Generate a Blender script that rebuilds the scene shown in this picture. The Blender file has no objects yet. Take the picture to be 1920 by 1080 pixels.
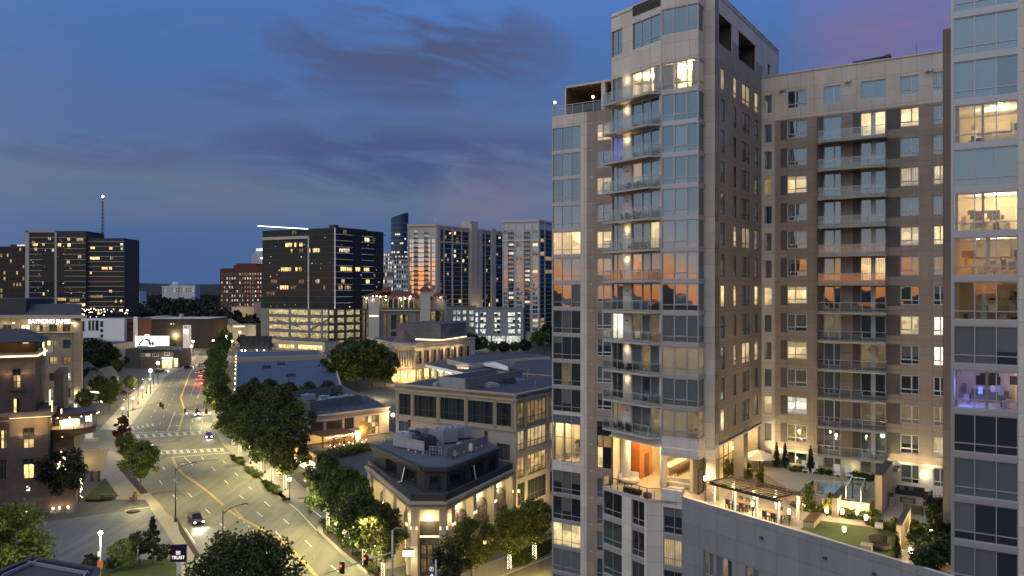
import bpy, math, random
from mathutils import Vector
rnd = random.Random(11)
S = bpy.context.scene
COL = S.collection
F, CH = 1477.0, 40.0
def V2(a, b=0.0, c=0.0): return Vector((a, b, c))
def G(px, py, z=0.0):
 "photo pixel -> point on the level z"
 Y = (CH - z) * F / (py - 540.0)
 return Vector(((px - 960.0) / F * Y, Y, z))
def ZY(py, Y): return CH - (py - 540.0) / F * Y
def XY(px, Y): return (px - 960.0) / F * Y
# ------------------------------------------------------------------ meshes
class MB:
 def __init__(s): s.v = []; s.f = []; s.m = []; s.sm = []
 def poly(s, pts, m=0, sm=False):
  b = len(s.v); s.v += [tuple(p) for p in pts]
  s.f.append(tuple(range(b, b + len(pts)))); s.m.append(m); s.sm.append(sm)
 def box(s, a, b, m=0, mt=None):
  x0, y0, z0 = a; x1, y1, z1 = b
  if x0 > x1: x0, x1 = x1, x0
  if y0 > y1: y0, y1 = y1, y0
  if z0 > z1: z0, z1 = z1, z0
  i = len(s.v)
  s.v += [(x0,y0,z0),(x1,y0,z0),(x1,y1,z0),(x0,y1,z0),(x0,y0,z1),(x1,y0,z1),(x1,y1,z1),(x0,y1,z1)]
  for k, q in enumerate(((0,3,2,1),(4,5,6,7),(0,1,5,4),(1,2,6,5),(2,3,7,6),(3,0,4,7))):
   s.f.append(tuple(i + j for j in q)); s.m.append(mt if (k == 1 and mt is not None) else m); s.sm.append(False)
 def bar(s, p, q, w, h, m=0):
  "square bar from p to q, w sideways and h upwards, centred"
  p = Vector(p); q = Vector(q); d = (q - p)
  if d.length < 1e-6: return
  d.normalize(); up = Vector((0,0,1)) if abs(d.z) < .95 else Vector((0,1,0))
  r = d.cross(up).normalized() * (w / 2); t = r.cross(d).normalized() * (h / 2)
  i = len(s.v)
  for c in (p, q):
   for a, b in ((-1,-1),(1,-1),(1,1),(-1,1)): s.v.append(tuple(c + r * a + t * b))
  for fq in ((0,1,2,3),(7,6,5,4),(0,4,5,1),(1,5,6,2),(2,6,7,3),(3,7,4,0)):
   s.f.append(tuple(i + j for j in fq)); s.m.append(m); s.sm.append(False)
 def tube(s, p, q, r0, r1=None, n=8, m=0, cap=True):
  p = Vector(p); q = Vector(q); r1 = r0 if r1 is None else r1
  d = (q - p).normalized(); up = Vector((0,0,1)) if abs(d.z) < .95 else Vector((1,0,0))
  a = d.cross(up).normalized(); b = a.cross(d).normalized(); i = len(s.v)
  for c, r in ((p, r0), (q, r1)):
   for k in range(n):
    t = 2 * math.pi * k / n
    s.v.append(tuple(c + a * (r * math.cos(t)) + b * (r * math.sin(t))))
  for k in range(n):
   k2 = (k + 1) % n
   s.f.append((i + k, i + k2, i + n + k2, i + n + k)); s.m.append(m); s.sm.append(True)
  if cap:
   s.f.append(tuple(i + k for k in range(n))[::-1]); s.m.append(m); s.sm.append(False)
   s.f.append(tuple(i + n + k for k in range(n))); s.m.append(m); s.sm.append(False)
 def path(s, pts, r, n=6, m=0):
  for a, b in zip(pts, pts[1:]): s.tube(a, b, r, r, n, m)
 def lathe(s, prof, c=(0,0,0), n=12, m=0, sm=True):
  i = len(s.v); c = Vector(c)
  for r, z in prof:
   for k in range(n):
    t = 2 * math.pi * k / n
    s.v.append((c.x + r * math.cos(t), c.y + r * math.sin(t), c.z + z))
  for j in range(len(prof) - 1):
   for k in range(n):
    k2 = (k + 1) % n
    s.f.append((i + j*n + k, i + j*n + k2, i + (j+1)*n + k2, i + (j+1)*n + k)); s.m.append(m); s.sm.append(sm)
  s.f.append(tuple(i + k for k in range(n))[::-1]); s.m.append(m); s.sm.append(False)
  s.f.append(tuple(i + (len(prof)-1)*n + k for k in range(n))); s.m.append(m); s.sm.append(False)
 def prism(s, pts, z0, z1, m=0, mt=None, bottom=False):
  pts = [(p[0], p[1]) for p in pts]
  A = sum(pts[k][0]*pts[(k+1) % len(pts)][1] - pts[(k+1) % len(pts)][0]*pts[k][1] for k in range(len(pts)))
  if A < 0: pts = pts[::-1]
  n = len(pts); i = len(s.v)
  s.v += [(x, y, z0) for x, y in pts] + [(x, y, z1) for x, y in pts]
  for k in range(n):
   k2 = (k + 1) % n
   s.f.append((i+k, i+k2, i+n+k2, i+n+k)); s.m.append(m); s.sm.append(False)
  s.f.append(tuple(range(i+n, i+2*n))); s.m.append(m if mt is None else mt); s.sm.append(False)
  if bottom: s.f.append(tuple(range(i, i+n))[::-1]); s.m.append(m); s.sm.append(False)
 def ball(s, c, r, n=8, m=0, sz=1.0):
  c = Vector(c); k = n // 2
  s.lathe([(max(.001, r * math.sin(math.pi * j / k)), -r * sz * math.cos(math.pi * j / k)) for j in range(k + 1)], c, n, m)
 def mesh(s, name, mats):
  me = bpy.data.meshes.new(name)
  me.from_pydata(s.v, [], s.f)
  for a in mats: me.materials.append(a)
  me.polygons.foreach_set('material_index', s.m)
  me.polygons.foreach_set('use_smooth', s.sm)
  me.update(); return me
 def build(s, name, mats, parent=None, loc=(0,0,0), rot=0.0, local=False):
  if not isinstance(mats, (list, tuple)): mats = [mats]
  return put(name, s.mesh(name, mats), parent, loc, rot, local)
def wloc(o):
 p = Vector((0,0,0))
 while o is not None: p += o.location; o = o.parent
 return p
def put(name, me, parent=None, loc=(0,0,0), rot=0.0, local=False):
 o = bpy.data.objects.new(name, me); COL.objects.link(o)
 l = Vector(loc)
 if parent is not None:
  o.parent = parent
  if not local: l = l - wloc(parent)
 o.location = l; o.rotation_euler = (0, 0, rot)
 return o
def tag(o, label=None, cat=None, group=None, kind=None):
 if label: o['label'] = label
 if cat: o['category'] = cat
 if group: o['group'] = group
 if kind: o['kind'] = kind
 return o
def thing(name, label, cat, loc=(0,0,0), group=None, rot=0.0):
 o = put(name, None, None, loc, rot); o.empty_display_size = .3
 return tag(o, label, cat, group)
def dup(src, loc, rot=None, label=None, scale=None):
 def cp(o, par):
  c = o.copy(); COL.objects.link(c)
  if par is not None: c.parent = par
  for ch in o.children: cp(ch, c)
  return c
 c = cp(src, None); c.location = loc
 if rot is not None: c.rotation_euler = (0, 0, rot)
 if scale is not None: c.scale = scale
 if label: c['label'] = label
 return c
def lamp(loc, power, col=(1,.72,.36), r=.15, parent=None, local=False, spot=None, name='lamp_light', aim=None):
 L = bpy.data.lights.new(name, 'SPOT' if spot else 'POINT')
 L.energy = power; L.color = col; L.shadow_soft_size = r
 if spot: L.spot_size = math.radians(spot); L.spot_blend = .6
 o = bpy.data.objects.new(name, L); COL.objects.link(o); l = Vector(loc)
 if parent is not None:
  o.parent = parent
  if not local: l = l - wloc(parent)
 o.location = l
 if aim is not None:
  o.rotation_euler = Vector(aim).to_track_quat('-Z', 'Y').to_euler()
 return o
# ------------------------------------------------------------------ materials
MATS = {}
def newmat(name):
 m = bpy.data.materials.new(name); m.use_nodes = True
 nt = m.node_tree; nt.nodes.clear()
 return m, nt, nt.nodes, nt.links
def nd(ns, t, **kw):
 n = ns.new(t)
 for k, v in kw.items():
  if hasattr(n, k) and k not in n.inputs: setattr(n, k, v)
  else: n.inputs[k].default_value = v
 return n
def math_(ns, ls, op, a, b=None, c=None):
 n = ns.new('ShaderNodeMath'); n.operation = op
 for i, x in enumerate((a, b, c)):
  if x is None: continue
  if isinstance(x, (int, float)): n.inputs[i].default_value = x
  else: ls.new(x, n.inputs[i])
 return n.outputs[0]
def mixc(ns, ls, f, a, b, mode='MIX'):
 n = ns.new('ShaderNodeMix'); n.data_type = 'RGBA'; n.blend_type = mode
 for s, x in ((n.inputs[0], f), (n.inputs[6], a), (n.inputs[7], b)):
  if isinstance(x, (int, float)): s.default_value = x
  elif isinstance(x, (tuple, list)): s.default_value = (x[0], x[1], x[2], 1)
  else: ls.new(x, s)
 return n.outputs[2]
def mat(name, col, rough=.75, var=.25, scale=.6, metal=0.0, spec=.3, fine=0.0, coord='Object', stretch=(1,1,1)):
 "matt material with soft blotches and a finer grain"
 if name in MATS: return MATS[name]
 m, nt, ns, ls = newmat(name)
 out = ns.new('ShaderNodeOutputMaterial'); b = ns.new('ShaderNodeBsdfPrincipled')
 tc = ns.new('ShaderNodeTexCoord'); mp = ns.new('ShaderNodeMapping'); mp.inputs['Scale'].default_value = stretch
 ls.new(tc.outputs[coord], mp.inputs[0])
 n1 = nd(ns, 'ShaderNodeTexNoise', Scale=scale, Detail=6.0, Roughness=.62); ls.new(mp.outputs[0], n1.inputs['Vector'])
 f = math_(ns, ls, 'MULTIPLY_ADD', n1.outputs[0], 2 * var, 1 - var)
 if fine:
  n2 = nd(ns, 'ShaderNodeTexNoise', Scale=scale * 14, Detail=3.0); ls.new(mp.outputs[0], n2.inputs['Vector'])
  f2 = math_(ns, ls, 'MULTIPLY_ADD', n2.outputs[0], 2 * fine, 1 - fine); f = math_(ns, ls, 'MULTIPLY', f, f2)
 c = mixc(ns, ls, 1.0, col, f, 'MULTIPLY')
 ls.new(c, b.inputs['Base Color'])
 b.inputs['Roughness'].default_value = rough; b.inputs['Metallic'].default_value = metal
 b.inputs['Specular IOR Level'].default_value = spec
 ls.new(b.outputs[0], out.inputs[0]); MATS[name] = m; return m
def panel(name, col, pw=1.5, ph=3.11, z0=25.2, joint=.035, var=.15, dark=.55, half=False, rough=.65):
 "cladding panels: thin open joints, each panel a shade of its own (object x along the wall, z up)"
 if name in MATS: return MATS[name]
 m, nt, ns, ls = newmat(name)
 out = ns.new('ShaderNodeOutputMaterial'); b = ns.new('ShaderNodeBsdfPrincipled')
 tc = ns.new('ShaderNodeTexCoord'); sx = ns.new('ShaderNodeSeparateXYZ'); ls.new(tc.outputs['Object'], sx.inputs[0])
 x = math_(ns, ls, 'DIVIDE', sx.outputs[0], pw); z = math_(ns, ls, 'DIVIDE', math_(ns, ls, 'SUBTRACT', sx.outputs[2], z0), ph)
 fx = math_(ns, ls, 'FRACT', x); fz = math_(ns, ls, 'FRACT', z)
 jx = math_(ns, ls, 'LESS_THAN', fx, joint / pw); jz = math_(ns, ls, 'LESS_THAN', fz, joint / ph)
 j = math_(ns, ls, 'MAXIMUM', jx, jz)
 cb = ns.new('ShaderNodeCombineXYZ'); ls.new(math_(ns, ls, 'FLOOR', x), cb.inputs[0]); ls.new(math_(ns, ls, 'FLOOR', z), cb.inputs[1])
 wn = ns.new('ShaderNodeTexWhiteNoise'); wn.noise_dimensions = '2D'; ls.new(cb.outputs[0], wn.inputs['Vector'])
 n1 = nd(ns, 'ShaderNodeTexNoise', Scale=.35, Detail=6.0, Roughness=.65)
 mp = ns.new('ShaderNodeMapping'); mp.inputs['Scale'].default_value = (1.6, 1.6, .35); ls.new(tc.outputs['Object'], mp.inputs[0]); ls.new(mp.outputs[0], n1.inputs['Vector'])
 f = math_(ns, ls, 'MULTIPLY_ADD', wn.outputs[0], var, 1 - var / 2)
 f = math_(ns, ls, 'MULTIPLY', f, math_(ns, ls, 'MULTIPLY_ADD', n1.outputs[0], .56, .72))
 f = math_(ns, ls, 'MULTIPLY', f, math_(ns, ls, 'MULTIPLY_ADD', j, -(1 - dark), 1.0))
 c = mixc(ns, ls, 1.0, col, f, 'MULTIPLY'); ls.new(c, b.inputs['Base Color'])
 b.inputs['Roughness'].default_value = rough; b.inputs['Specular IOR Level'].default_value = .3
 ls.new(b.outputs[0], out.inputs[0]); MATS[name] = m; return m
def brickm(name, c1, c2, cm, sc=1.0, bw=.5, bh=.2, rough=.85):
 if name in MATS: return MATS[name]
 m, nt, ns, ls = newmat(name)
 out = ns.new('ShaderNodeOutputMaterial'); b = ns.new('ShaderNodeBsdfPrincipled')
 tc = ns.new('ShaderNodeTexCoord'); sx = ns.new('ShaderNodeSeparateXYZ'); ls.new(tc.outputs['Object'], sx.inputs[0])
 cb = ns.new('ShaderNodeCombineXYZ'); ls.new(math_(ns, ls, 'ADD', sx.outputs[0], sx.outputs[1]), cb.inputs[0]); ls.new(sx.outputs[2], cb.inputs[1])
 br = ns.new('ShaderNodeTexBrick'); ls.new(cb.outputs[0], br.inputs['Vector'])
 br.inputs['Color1'].default_value = (*c1, 1); br.inputs['Color2'].default_value = (*c2, 1); br.inputs['Mortar'].default_value = (*cm, 1)
 br.inputs['Scale'].default_value = sc; br.inputs['Mortar Size'].default_value = .012; br.inputs['Brick Width'].default_value = bw; br.inputs['Row Height'].default_value = bh
 n1 = nd(ns, 'ShaderNodeTexNoise', Scale=.4, Detail=5.0); ls.new(tc.outputs['Object'], n1.inputs['Vector'])
 c = mixc(ns, ls, 1.0, br.outputs[0], math_(ns, ls, 'MULTIPLY_ADD', n1.outputs[0], .6, .7), 'MULTIPLY')
 ls.new(c, b.inputs['Base Color']); b.inputs['Roughness'].default_value = rough
 ls.new(b.outputs[0], out.inputs[0]); MATS[name] = m; return m
def glow(name, col, strength):
 if name in MATS: return MATS[name]
 m, nt, ns, ls = newmat(name)
 out = ns.new('ShaderNodeOutputMaterial'); e = nd(ns, 'ShaderNodeEmission', Strength=strength); e.inputs[0].default_value = (*col, 1)
 ls.new(e.outputs[0], out.inputs[0]); MATS[name] = m; return m
def glossmix(ns, ls, base, refl, tint=(1,1,1), rough=.02, wavy=.012):
 "glass over something: a mirror layer whose share grows at grazing angles; panes are a little wavy"
 tc = ns.new('ShaderNodeTexCoord')
 n1 = nd(ns, 'ShaderNodeTexNoise', Scale=.5, Detail=1.0); ls.new(tc.outputs['Object'], n1.inputs['Vector'])
 bp = nd(ns, 'ShaderNodeBump', Strength=1.0, Distance=wavy); ls.new(n1.outputs[0], bp.inputs['Height'])
 ge = ns.new('ShaderNodeNewGeometry'); wn = ns.new('ShaderNodeTexWhiteNoise'); wn.noise_dimensions = '2D'; cq = ns.new('ShaderNodeCombineXYZ'); oj = ns.new('ShaderNodeObjectInfo')
 ls.new(ge.outputs['Random Per Island'], cq.inputs[0]); ls.new(oj.outputs['Random'], cq.inputs[1]); ls.new(cq.outputs[0], wn.inputs['Vector'])
 vm = ns.new('ShaderNodeVectorMath'); vm.operation = 'MULTIPLY_ADD'; ls.new(wn.outputs['Color'], vm.inputs[0]); vm.inputs[1].default_value = (.02, .02, .02); vm.inputs[2].default_value = (-.01, -.01, -.01)
 va = ns.new('ShaderNodeVectorMath'); va.operation = 'ADD'; ls.new(vm.outputs[0], va.inputs[0]); ls.new(ge.outputs['Normal'], va.inputs[1]); ls.new(va.outputs[0], bp.inputs['Normal'])
 g = nd(ns, 'ShaderNodeBsdfGlossy', Roughness=rough); g.inputs[0].default_value = (*tint, 1); ls.new(bp.outputs[0], g.inputs['Normal'])
 fr = nd(ns, 'ShaderNodeFresnel', IOR=1.5)
 fac = math_(ns, ls, 'MULTIPLY_ADD', fr.outputs[0], 1 - refl, refl)
 mx = ns.new('ShaderNodeMixShader'); ls.new(fac, mx.inputs[0]); ls.new(base, mx.inputs[1]); ls.new(g.outputs[0], mx.inputs[2])
 return mx.outputs[0]
def pane(name, col, refl=.22, emit=None, es=0.0, blind=None, thr=(.2,.8), curtain=False, tint=(1,1,1), contrast=.7, ns_=1.3):
 """window pane. col: what lies behind (blind, dark room); emit/es: light in the room;
 blind: colour of a roller blind pulled down to a height of its own in each window"""
 if name in MATS: return MATS[name]
 m, nt, ns, ls = newmat(name)
 out = ns.new('ShaderNodeOutputMaterial'); tc = ns.new('ShaderNodeTexCoord'); oi = ns.new('ShaderNodeObjectInfo')
 sx = ns.new('ShaderNodeSeparateXYZ'); ls.new(tc.outputs['Generated'], sx.inputs[0])
 mp = ns.new('ShaderNodeMapping'); ls.new(tc.outputs['Object'], mp.inputs[0])
 off = math_(ns, ls, 'MULTIPLY', oi.outputs['Random'], 57.0); cx = ns.new('ShaderNodeCombineXYZ')
 for k in range(3): ls.new(off, cx.inputs[k])
 ls.new(cx.outputs[0], mp.inputs['Location'])
 base = ns.new('ShaderNodeRGB'); base.outputs[0].default_value = (*col, 1); c = base.outputs[0]
 n1 = nd(ns, 'ShaderNodeTexNoise', Scale=ns_, Detail=3.0, Roughness=.6); ls.new(mp.outputs[0], n1.inputs['Vector'])
 fac = None
 if curtain:
  wv = ns.new('ShaderNodeTexWave'); wv.inputs['Scale'].default_value = 1.4; wv.inputs['Distortion'].default_value = 2.5; wv.inputs['Detail'].default_value = 1.0
  ls.new(mp.outputs[0], wv.inputs['Vector'])
  c = mixc(ns, ls, 1.0, c, math_(ns, ls, 'MULTIPLY_ADD', wv.outputs[1], .5, .6), 'MULTIPLY')
 if blind is not None:
  t = math_(ns, ls, 'MULTIPLY_ADD', oi.outputs['Random'], thr[1] - thr[0], thr[0])
  fac = math_(ns, ls, 'GREATER_THAN', sx.outputs[2], t); c = mixc(ns, ls, fac, c, blind)
 df = ns.new('ShaderNodeBsdfDiffuse'); ls.new(c, df.inputs[0]); sh = df.outputs[0]
 if emit is not None:
  st = math_(ns, ls, 'MULTIPLY_ADD', n1.outputs[0], es * 2 * contrast, es * (1 - contrast))
  st = math_(ns, ls, 'MULTIPLY', st, math_(ns, ls, 'MULTIPLY_ADD', oi.outputs['Random'], .8, .5))
  vc = ns.new('ShaderNodeTexVoronoi'); vc.distance = 'CHEBYCHEV'; vc.inputs['Scale'].default_value = .95; ls.new(mp.outputs[0], vc.inputs['Vector']); sc_ = ns.new('ShaderNodeSeparateColor'); ls.new(vc.outputs['Color'], sc_.inputs[0])
  st = math_(ns, ls, 'MULTIPLY', st, math_(ns, ls, 'MULTIPLY_ADD', sc_.outputs[0], contrast * 1.5, 1.05 - contrast * .75))
  st = math_(ns, ls, 'MULTIPLY', st, math_(ns, ls, 'MULTIPLY_ADD', math_(ns, ls, 'MINIMUM', math_(ns, ls, 'MULTIPLY', sx.outputs[2], 2.2), 1.0), .5, .55))
  if curtain: st = math_(ns, ls, 'MULTIPLY', st, math_(ns, ls, 'MULTIPLY_ADD', wv.outputs[1], .6, .5))
  if fac is not None: st = math_(ns, ls, 'MULTIPLY', st, math_(ns, ls, 'MULTIPLY_ADD', fac, -.72, 1.0))
  e = ns.new('ShaderNodeEmission'); ls.new(mixc(ns, ls, math_(ns, ls, 'MULTIPLY', oi.outputs['Random'], .45), emit, (emit[0], emit[1]*.80, emit[2]*.45)), e.inputs[0]); ls.new(st, e.inputs[1])
  ad = ns.new('ShaderNodeAddShader'); ls.new(sh, ad.inputs[0]); ls.new(e.outputs[0], ad.inputs[1]); sh = ad.outputs[0]
 ls.new(glossmix(ns, ls, sh, refl, tint), out.inputs[0])
 MATS[name] = m; return m
def clear(name, refl=.08, tint=(.93,.96,.95)):
 if name in MATS: return MATS[name]
 m, nt, ns, ls = newmat(name)
 out = ns.new('ShaderNodeOutputMaterial'); t = ns.new('ShaderNodeBsdfTransparent'); t.inputs[0].default_value = (*tint, 1)
 ls.new(glossmix(ns, ls, t.outputs[0], refl), out.inputs[0]); MATS[name] = m; return m
# ------------------------------------------------------------------ wall frames
class Fr:
 "a wall's own axes: u to the right as seen from outside, y into the building, z up"
 def __init__(s, o, u):
  s.o = Vector((o[0], o[1], 0)); s.u = Vector((u[0], u[1], 0)).normalized()
  s.n = Vector((s.u.y, -s.u.x, 0)); s.a = math.atan2(s.u.y, s.u.x)
 def P(s, u, y=0.0, z=0.0): return s.o + s.u * u - s.n * y + Vector((0, 0, z))
 def U(s, px):
  r = (px - 960.0) / F
  return (r * s.o.y - s.o.x) / (s.u.x - r * s.u.y)
 def Z(s, px, py): return ZY(py, s.P(s.U(px)).y)
 def sub(s, y): return Fr(s.P(0, y), s.u)
def az(d): return Vector((math.sin(math.radians(d)), math.cos(math.radians(d)), 0))
A_R = -az(-57.0)     # along the tower fronts, to the right
B_R = az(33.0)       # along the tower's side, away
def wallgrid(mb, u0, u1, z0, z1, ops=(), zones=(), depth=.22, m=0, mrev=None, yb=None):
 "a wall skin with real openings and their reveals, in a frame's own axes"
 us = sorted({round(x, 3) for x in [u0, u1] + [o[i] for o in ops for i in (0, 1)] + [q[i] for q in zones for i in (0, 1)] if u0 - 1e-4 <= x <= u1 + 1e-4})
 zs = sorted({round(x, 3) for x in [z0, z1] + [o[i] for o in ops for i in (2, 3)] + [q[i] for q in zones for i in (2, 3)] if z0 - 1e-4 <= x <= z1 + 1e-4})
 for a, b in zip(us, us[1:]):
  um = (a + b) / 2
  run = None
  for c, d in zip(zs, zs[1:]):
   zm = (c + d) / 2
   if any(o[0] < um < o[1] and o[2] < zm < o[3] for o in ops): run = None; continue
   mm = m
   for q in zones:
    if q[0] < um < q[1] and q[2] < zm < q[3]: mm = q[4]
   mb.poly([(a,0,c),(b,0,c),(b,0,d),(a,0,d)], mm)
 r = m if mrev is None else mrev
 for a, b, c, d in [o[:4] for o in ops]:
  y = depth
  mb.poly([(a,0,c),(a,y,c),(b,y,c),(b,0,c)][::-1], r); mb.poly([(a,0,d),(b,0,d),(b,y,d),(a,y,d)][::-1], r)
  mb.poly([(a,0,c),(a,0,d),(a,y,d),(a,y,c)][::-1], r); mb.poly([(b,0,c),(b,y,c),(b,y,d),(b,0,d)][::-1], r)
WCACHE = {}
def winmesh(w, h, cols, rows, fw, fmat, panes, sash=None, name='window'):
 """frame bars and panes; cols/rows: inner fractions; panes: one material per cell, row by row from below (cycled);
 sash: index of a column with an opening light in its upper cell"""
 key = (round(w,2), round(h,2), tuple(cols), tuple(rows), fw, fmat.name, tuple(p.name for p in panes), sash, name)
 if key in WCACHE: return WCACHE[key]
 mb = MB(); us = [-w/2] + [-w/2 + w*c for c in cols] + [w/2]; zs = [0] + [h*r for r in rows] + [h]
 um = []
 for p in panes:
  if p not in um: um.append(p)
 k = 0
 for j in range(len(zs)-1):
  for i in range(len(us)-1):
   mi = 1 + um.index(panes[k % len(panes)]); k += 1
   mb.poly([(us[i],0,zs[j]),(us[i+1],0,zs[j]),(us[i+1],0,zs[j+1]),(us[i],0,zs[j+1])], mi)
   if sash == i and j == len(zs)-2:
    a, b, c, d = us[i]+fw*.5, us[i+1]-fw*.5, zs[j]+fw*.5, zs[j+1]-fw*.5; t = fw*.9
    mb.box((a,-.09,c),(a+t,-.01,d)); mb.box((b-t,-.09,c),(b,-.01,d)); mb.box((a+t,-.09,c),(b-t,-.01,c+t)); mb.box((a+t,-.09,d-t),(b-t,-.01,d))
 f = fw/2
 for i, x in enumerate(us):
  e = f if 0 < i < len(us)-1 else fw
  lo = x - f if 0 < i < len(us)-1 else (x if i == 0 else x - e)
  mb.box((lo, -.07, 0), (lo + (fw if 0 < i < len(us)-1 else e), .02, h))
 for j, z in enumerate(zs):
  lo = z - f if 0 < j < len(zs)-1 else (z if j == 0 else z - fw)
  mb.box((-w/2 + fw, -.062, lo), (w/2 - fw, .015, lo + fw))
 me = mb.mesh(name, [fmat] + um); WCACHE[key] = me; return me
def window(parent, fr, u0, u1, z0, z1, panes, cols=(), rows=(), fw=.06, fmat=None, y=.2, sash=None, name='window'):
 me = winmesh(u1-u0, z1-z0, cols, rows, fw, fmat, panes, sash, name)
 return put(name, me, parent, fr.P((u0+u1)/2, y, z0), fr.a)
# ------------------------------------------------------------------ palette
M = {}
M['beige'] = panel('pale_panel', (.54,.49,.44), 1.45, 1.555)
M['taupe'] = panel('taupe_panel', (.29,.235,.20), 1.45, 1.555)
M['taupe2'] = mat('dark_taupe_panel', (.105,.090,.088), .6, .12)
M['podium'] = panel('slate_panel', (.21,.215,.235), 2.2, 1.9, 19.0)
M['whitewall'] = mat('white_render', (.62,.59,.54), .8, .12, .5)
M['brownpier'] = panel('brown_pier', (.20,.165,.145), 3.0, 3.11)
M['silver'] = mat('silver_frame', (.37,.37,.385), .38, .06, 3, metal=.5, spec=.5)
M['whiteframe'] = mat('white_frame', (.55,.54,.53), .5, .05, 3)
M['darkframe'] = mat('dark_frame', (.06,.055,.052), .45, .1, 3)
M['bronze'] = mat('bronze_frame', (.10,.078,.058), .45, .1, 3)
M['slab'] = mat('balcony_slab', (.36,.355,.34), .7, .12, 1.2)
M['rail'] = mat('grey_rail', (.40,.41,.43), .4, .05, 3, metal=.5)
M['roofgrey'] = mat('grey_roof', (.058,.061,.072), .85, .22, .12, fine=.08)
M['roofdark'] = mat('dark_roof', (.055,.056,.062), .85, .25, .15, fine=.1)
M['ceil'] = mat('white_plaster', (.75,.72,.66), .8, .04)
M['floorw'] = mat('pale_floor', (.52,.44,.33), .45, .15, .8)
M['wood'] = mat('warm_wood', (.46,.15,.045), .45, .35, 1.2, stretch=(.4,.4,6))
M['darkwood'] = mat('dark_wood', (.10,.06,.035), .55, .25, 2)
M['cream'] = mat('cream_stucco', (.46,.39,.30), .85, .14, .25, fine=.04)
M['stone'] = mat('buff_stone', (.36,.30,.22), .85, .16, .3, fine=.05)
M['white'] = mat('white_paint', (.75,.74,.71), .55, .06, 1)
M['black'] = mat('black_metal', (.02,.02,.021), .45, .1, 3)
M['charcoal'] = mat('charcoal_paint', (.045,.044,.046), .6, .2, .6)
M['steel'] = mat('galvanised_steel', (.38,.40,.43), .4, .12, 2, metal=.6)
M['concrete'] = mat('concrete', (.40,.38,.34), .85, .15, .2, fine=.05)
M['fabric'] = mat('pale_fabric', (.62,.57,.48), .9, .08, 3)
M['darkfabric'] = mat('dark_wicker', (.055,.045,.038), .9, .2, 3)
# panes
TG = (.70,.86,.96)
WARM = (1.0,.70,.33); WARM2 = (1.0,.76,.40); COOL = (.92,.97,1.0)
M['p_blind'] = pane('glass_grey_blind', (.125,.13,.135), .22, tint=TG)
M['p_blindl'] = pane('glass_pale_blind', (.085,.105,.125), .22, tint=TG)
M['p_blindw'] = pane('glass_lit_blind', (.24,.21,.17), .16, WARM2, .12, contrast=.3, tint=TG)
M['p_dark'] = pane('glass_dark_room', (.022,.023,.026), .22, tint=TG)
M['p_mix'] = pane('glass_half_blind', (.02,.021,.024), .22, tint=TG, blind=(.14,.148,.155), thr=(.1,.75))
M['p_curt'] = pane('glass_curtain', (.13,.14,.14), .20, curtain=True, tint=TG)
M['p_lit'] = pane('glass_lit_room', (.20,.15,.09), .10, WARM2, .85, contrast=.6)
M['p_lit2'] = pane('glass_lit_part_blind', (.20,.15,.09), .12, WARM2, .85, blind=(.3,.26,.2), thr=(.3,1.1), contrast=.5)
M['p_litc'] = pane('glass_lit_curtain', (.3,.22,.12), .12, WARM2, .6, curtain=True, contrast=.4)
M['p_dim'] = pane('glass_dim_room', (.06,.05,.04), .20, WARM, .16)
M['p_litw'] = pane('glass_white_lit', (.2,.2,.2), .08, (1,.93,.8), 1.2, contrast=.7)
M['p_blue'] = pane('glass_blue_lit', (.03,.03,.12), .10, (.16,.20,1.0), .4, contrast=.8)
M['p_off'] = pane('office_dark_glass', (.036,.040,.040), .03, tint=(.10,.12,.13))
M['p_offb'] = pane('office_blue_glass', (.016,.020,.024), .12, tint=(.24,.29,.32))
M['p_offlit'] = pane('office_lit_glass', (.05,.04,.03), .02, (1.0,.68,.30), .42, contrast=.9, tint=(.2,.2,.2))
M['p_offdim'] = pane('office_dim_glass', (.02,.018,.015), .02, (1.0,.72,.36), .12, contrast=.95, tint=(.2,.2,.2))
M['p_garage'] = pane('garage_lit_bay', (.2,.18,.12), .0, (1.0,.86,.50), .27, contrast=.97, ns_=.22)
M['p_garagew'] = pane('garage_white_bay', (.2,.2,.2), .0, (.92,.97,1.0), .62, contrast=.98, ns_=.35)
M['p_shop'] = pane('shop_lit_glass', (.2,.15,.1), .05, (1.0,.66,.27), 1.5, contrast=.75)
M['p_arch'] = pane('arched_window_glass', (.06,.045,.03), .08, (1.0,.62,.25), .10, contrast=.8)
M['clear'] = clear('clear_glass', .05)
M['railglass'] = clear('balustrade_glass', .06, (.82,.87,.88))
# glows
M['g_warm'] = glow('warm_bulb', (1.0,.74,.38), 14)
M['g_white'] = glow('white_bulb', (1.0,.92,.78), 22)
M['g_strip'] = glow('warm_strip', (1.0,.78,.40), 2.2)
M['g_coolstrip'] = glow('cool_strip', (.8,.9,1.0), 4)
M['g_string'] = glow('string_bulbs', (1.0,.80,.50), 6)
M['g_red'] = glow('red_lens', (1.0,.06,.03), 6)
M['g_head'] = glow('headlight_lens', (1.0,.95,.85), 20)
M['g_board'] = glow('billboard_face', (1.0,1.0,.97), 1.6)
M['g_sign'] = glow('sign_letters', (1.0,.95,.85), 2.2)
M['g_blue'] = glow('blue_tube', (.35,.45,1.0), 5)
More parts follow.
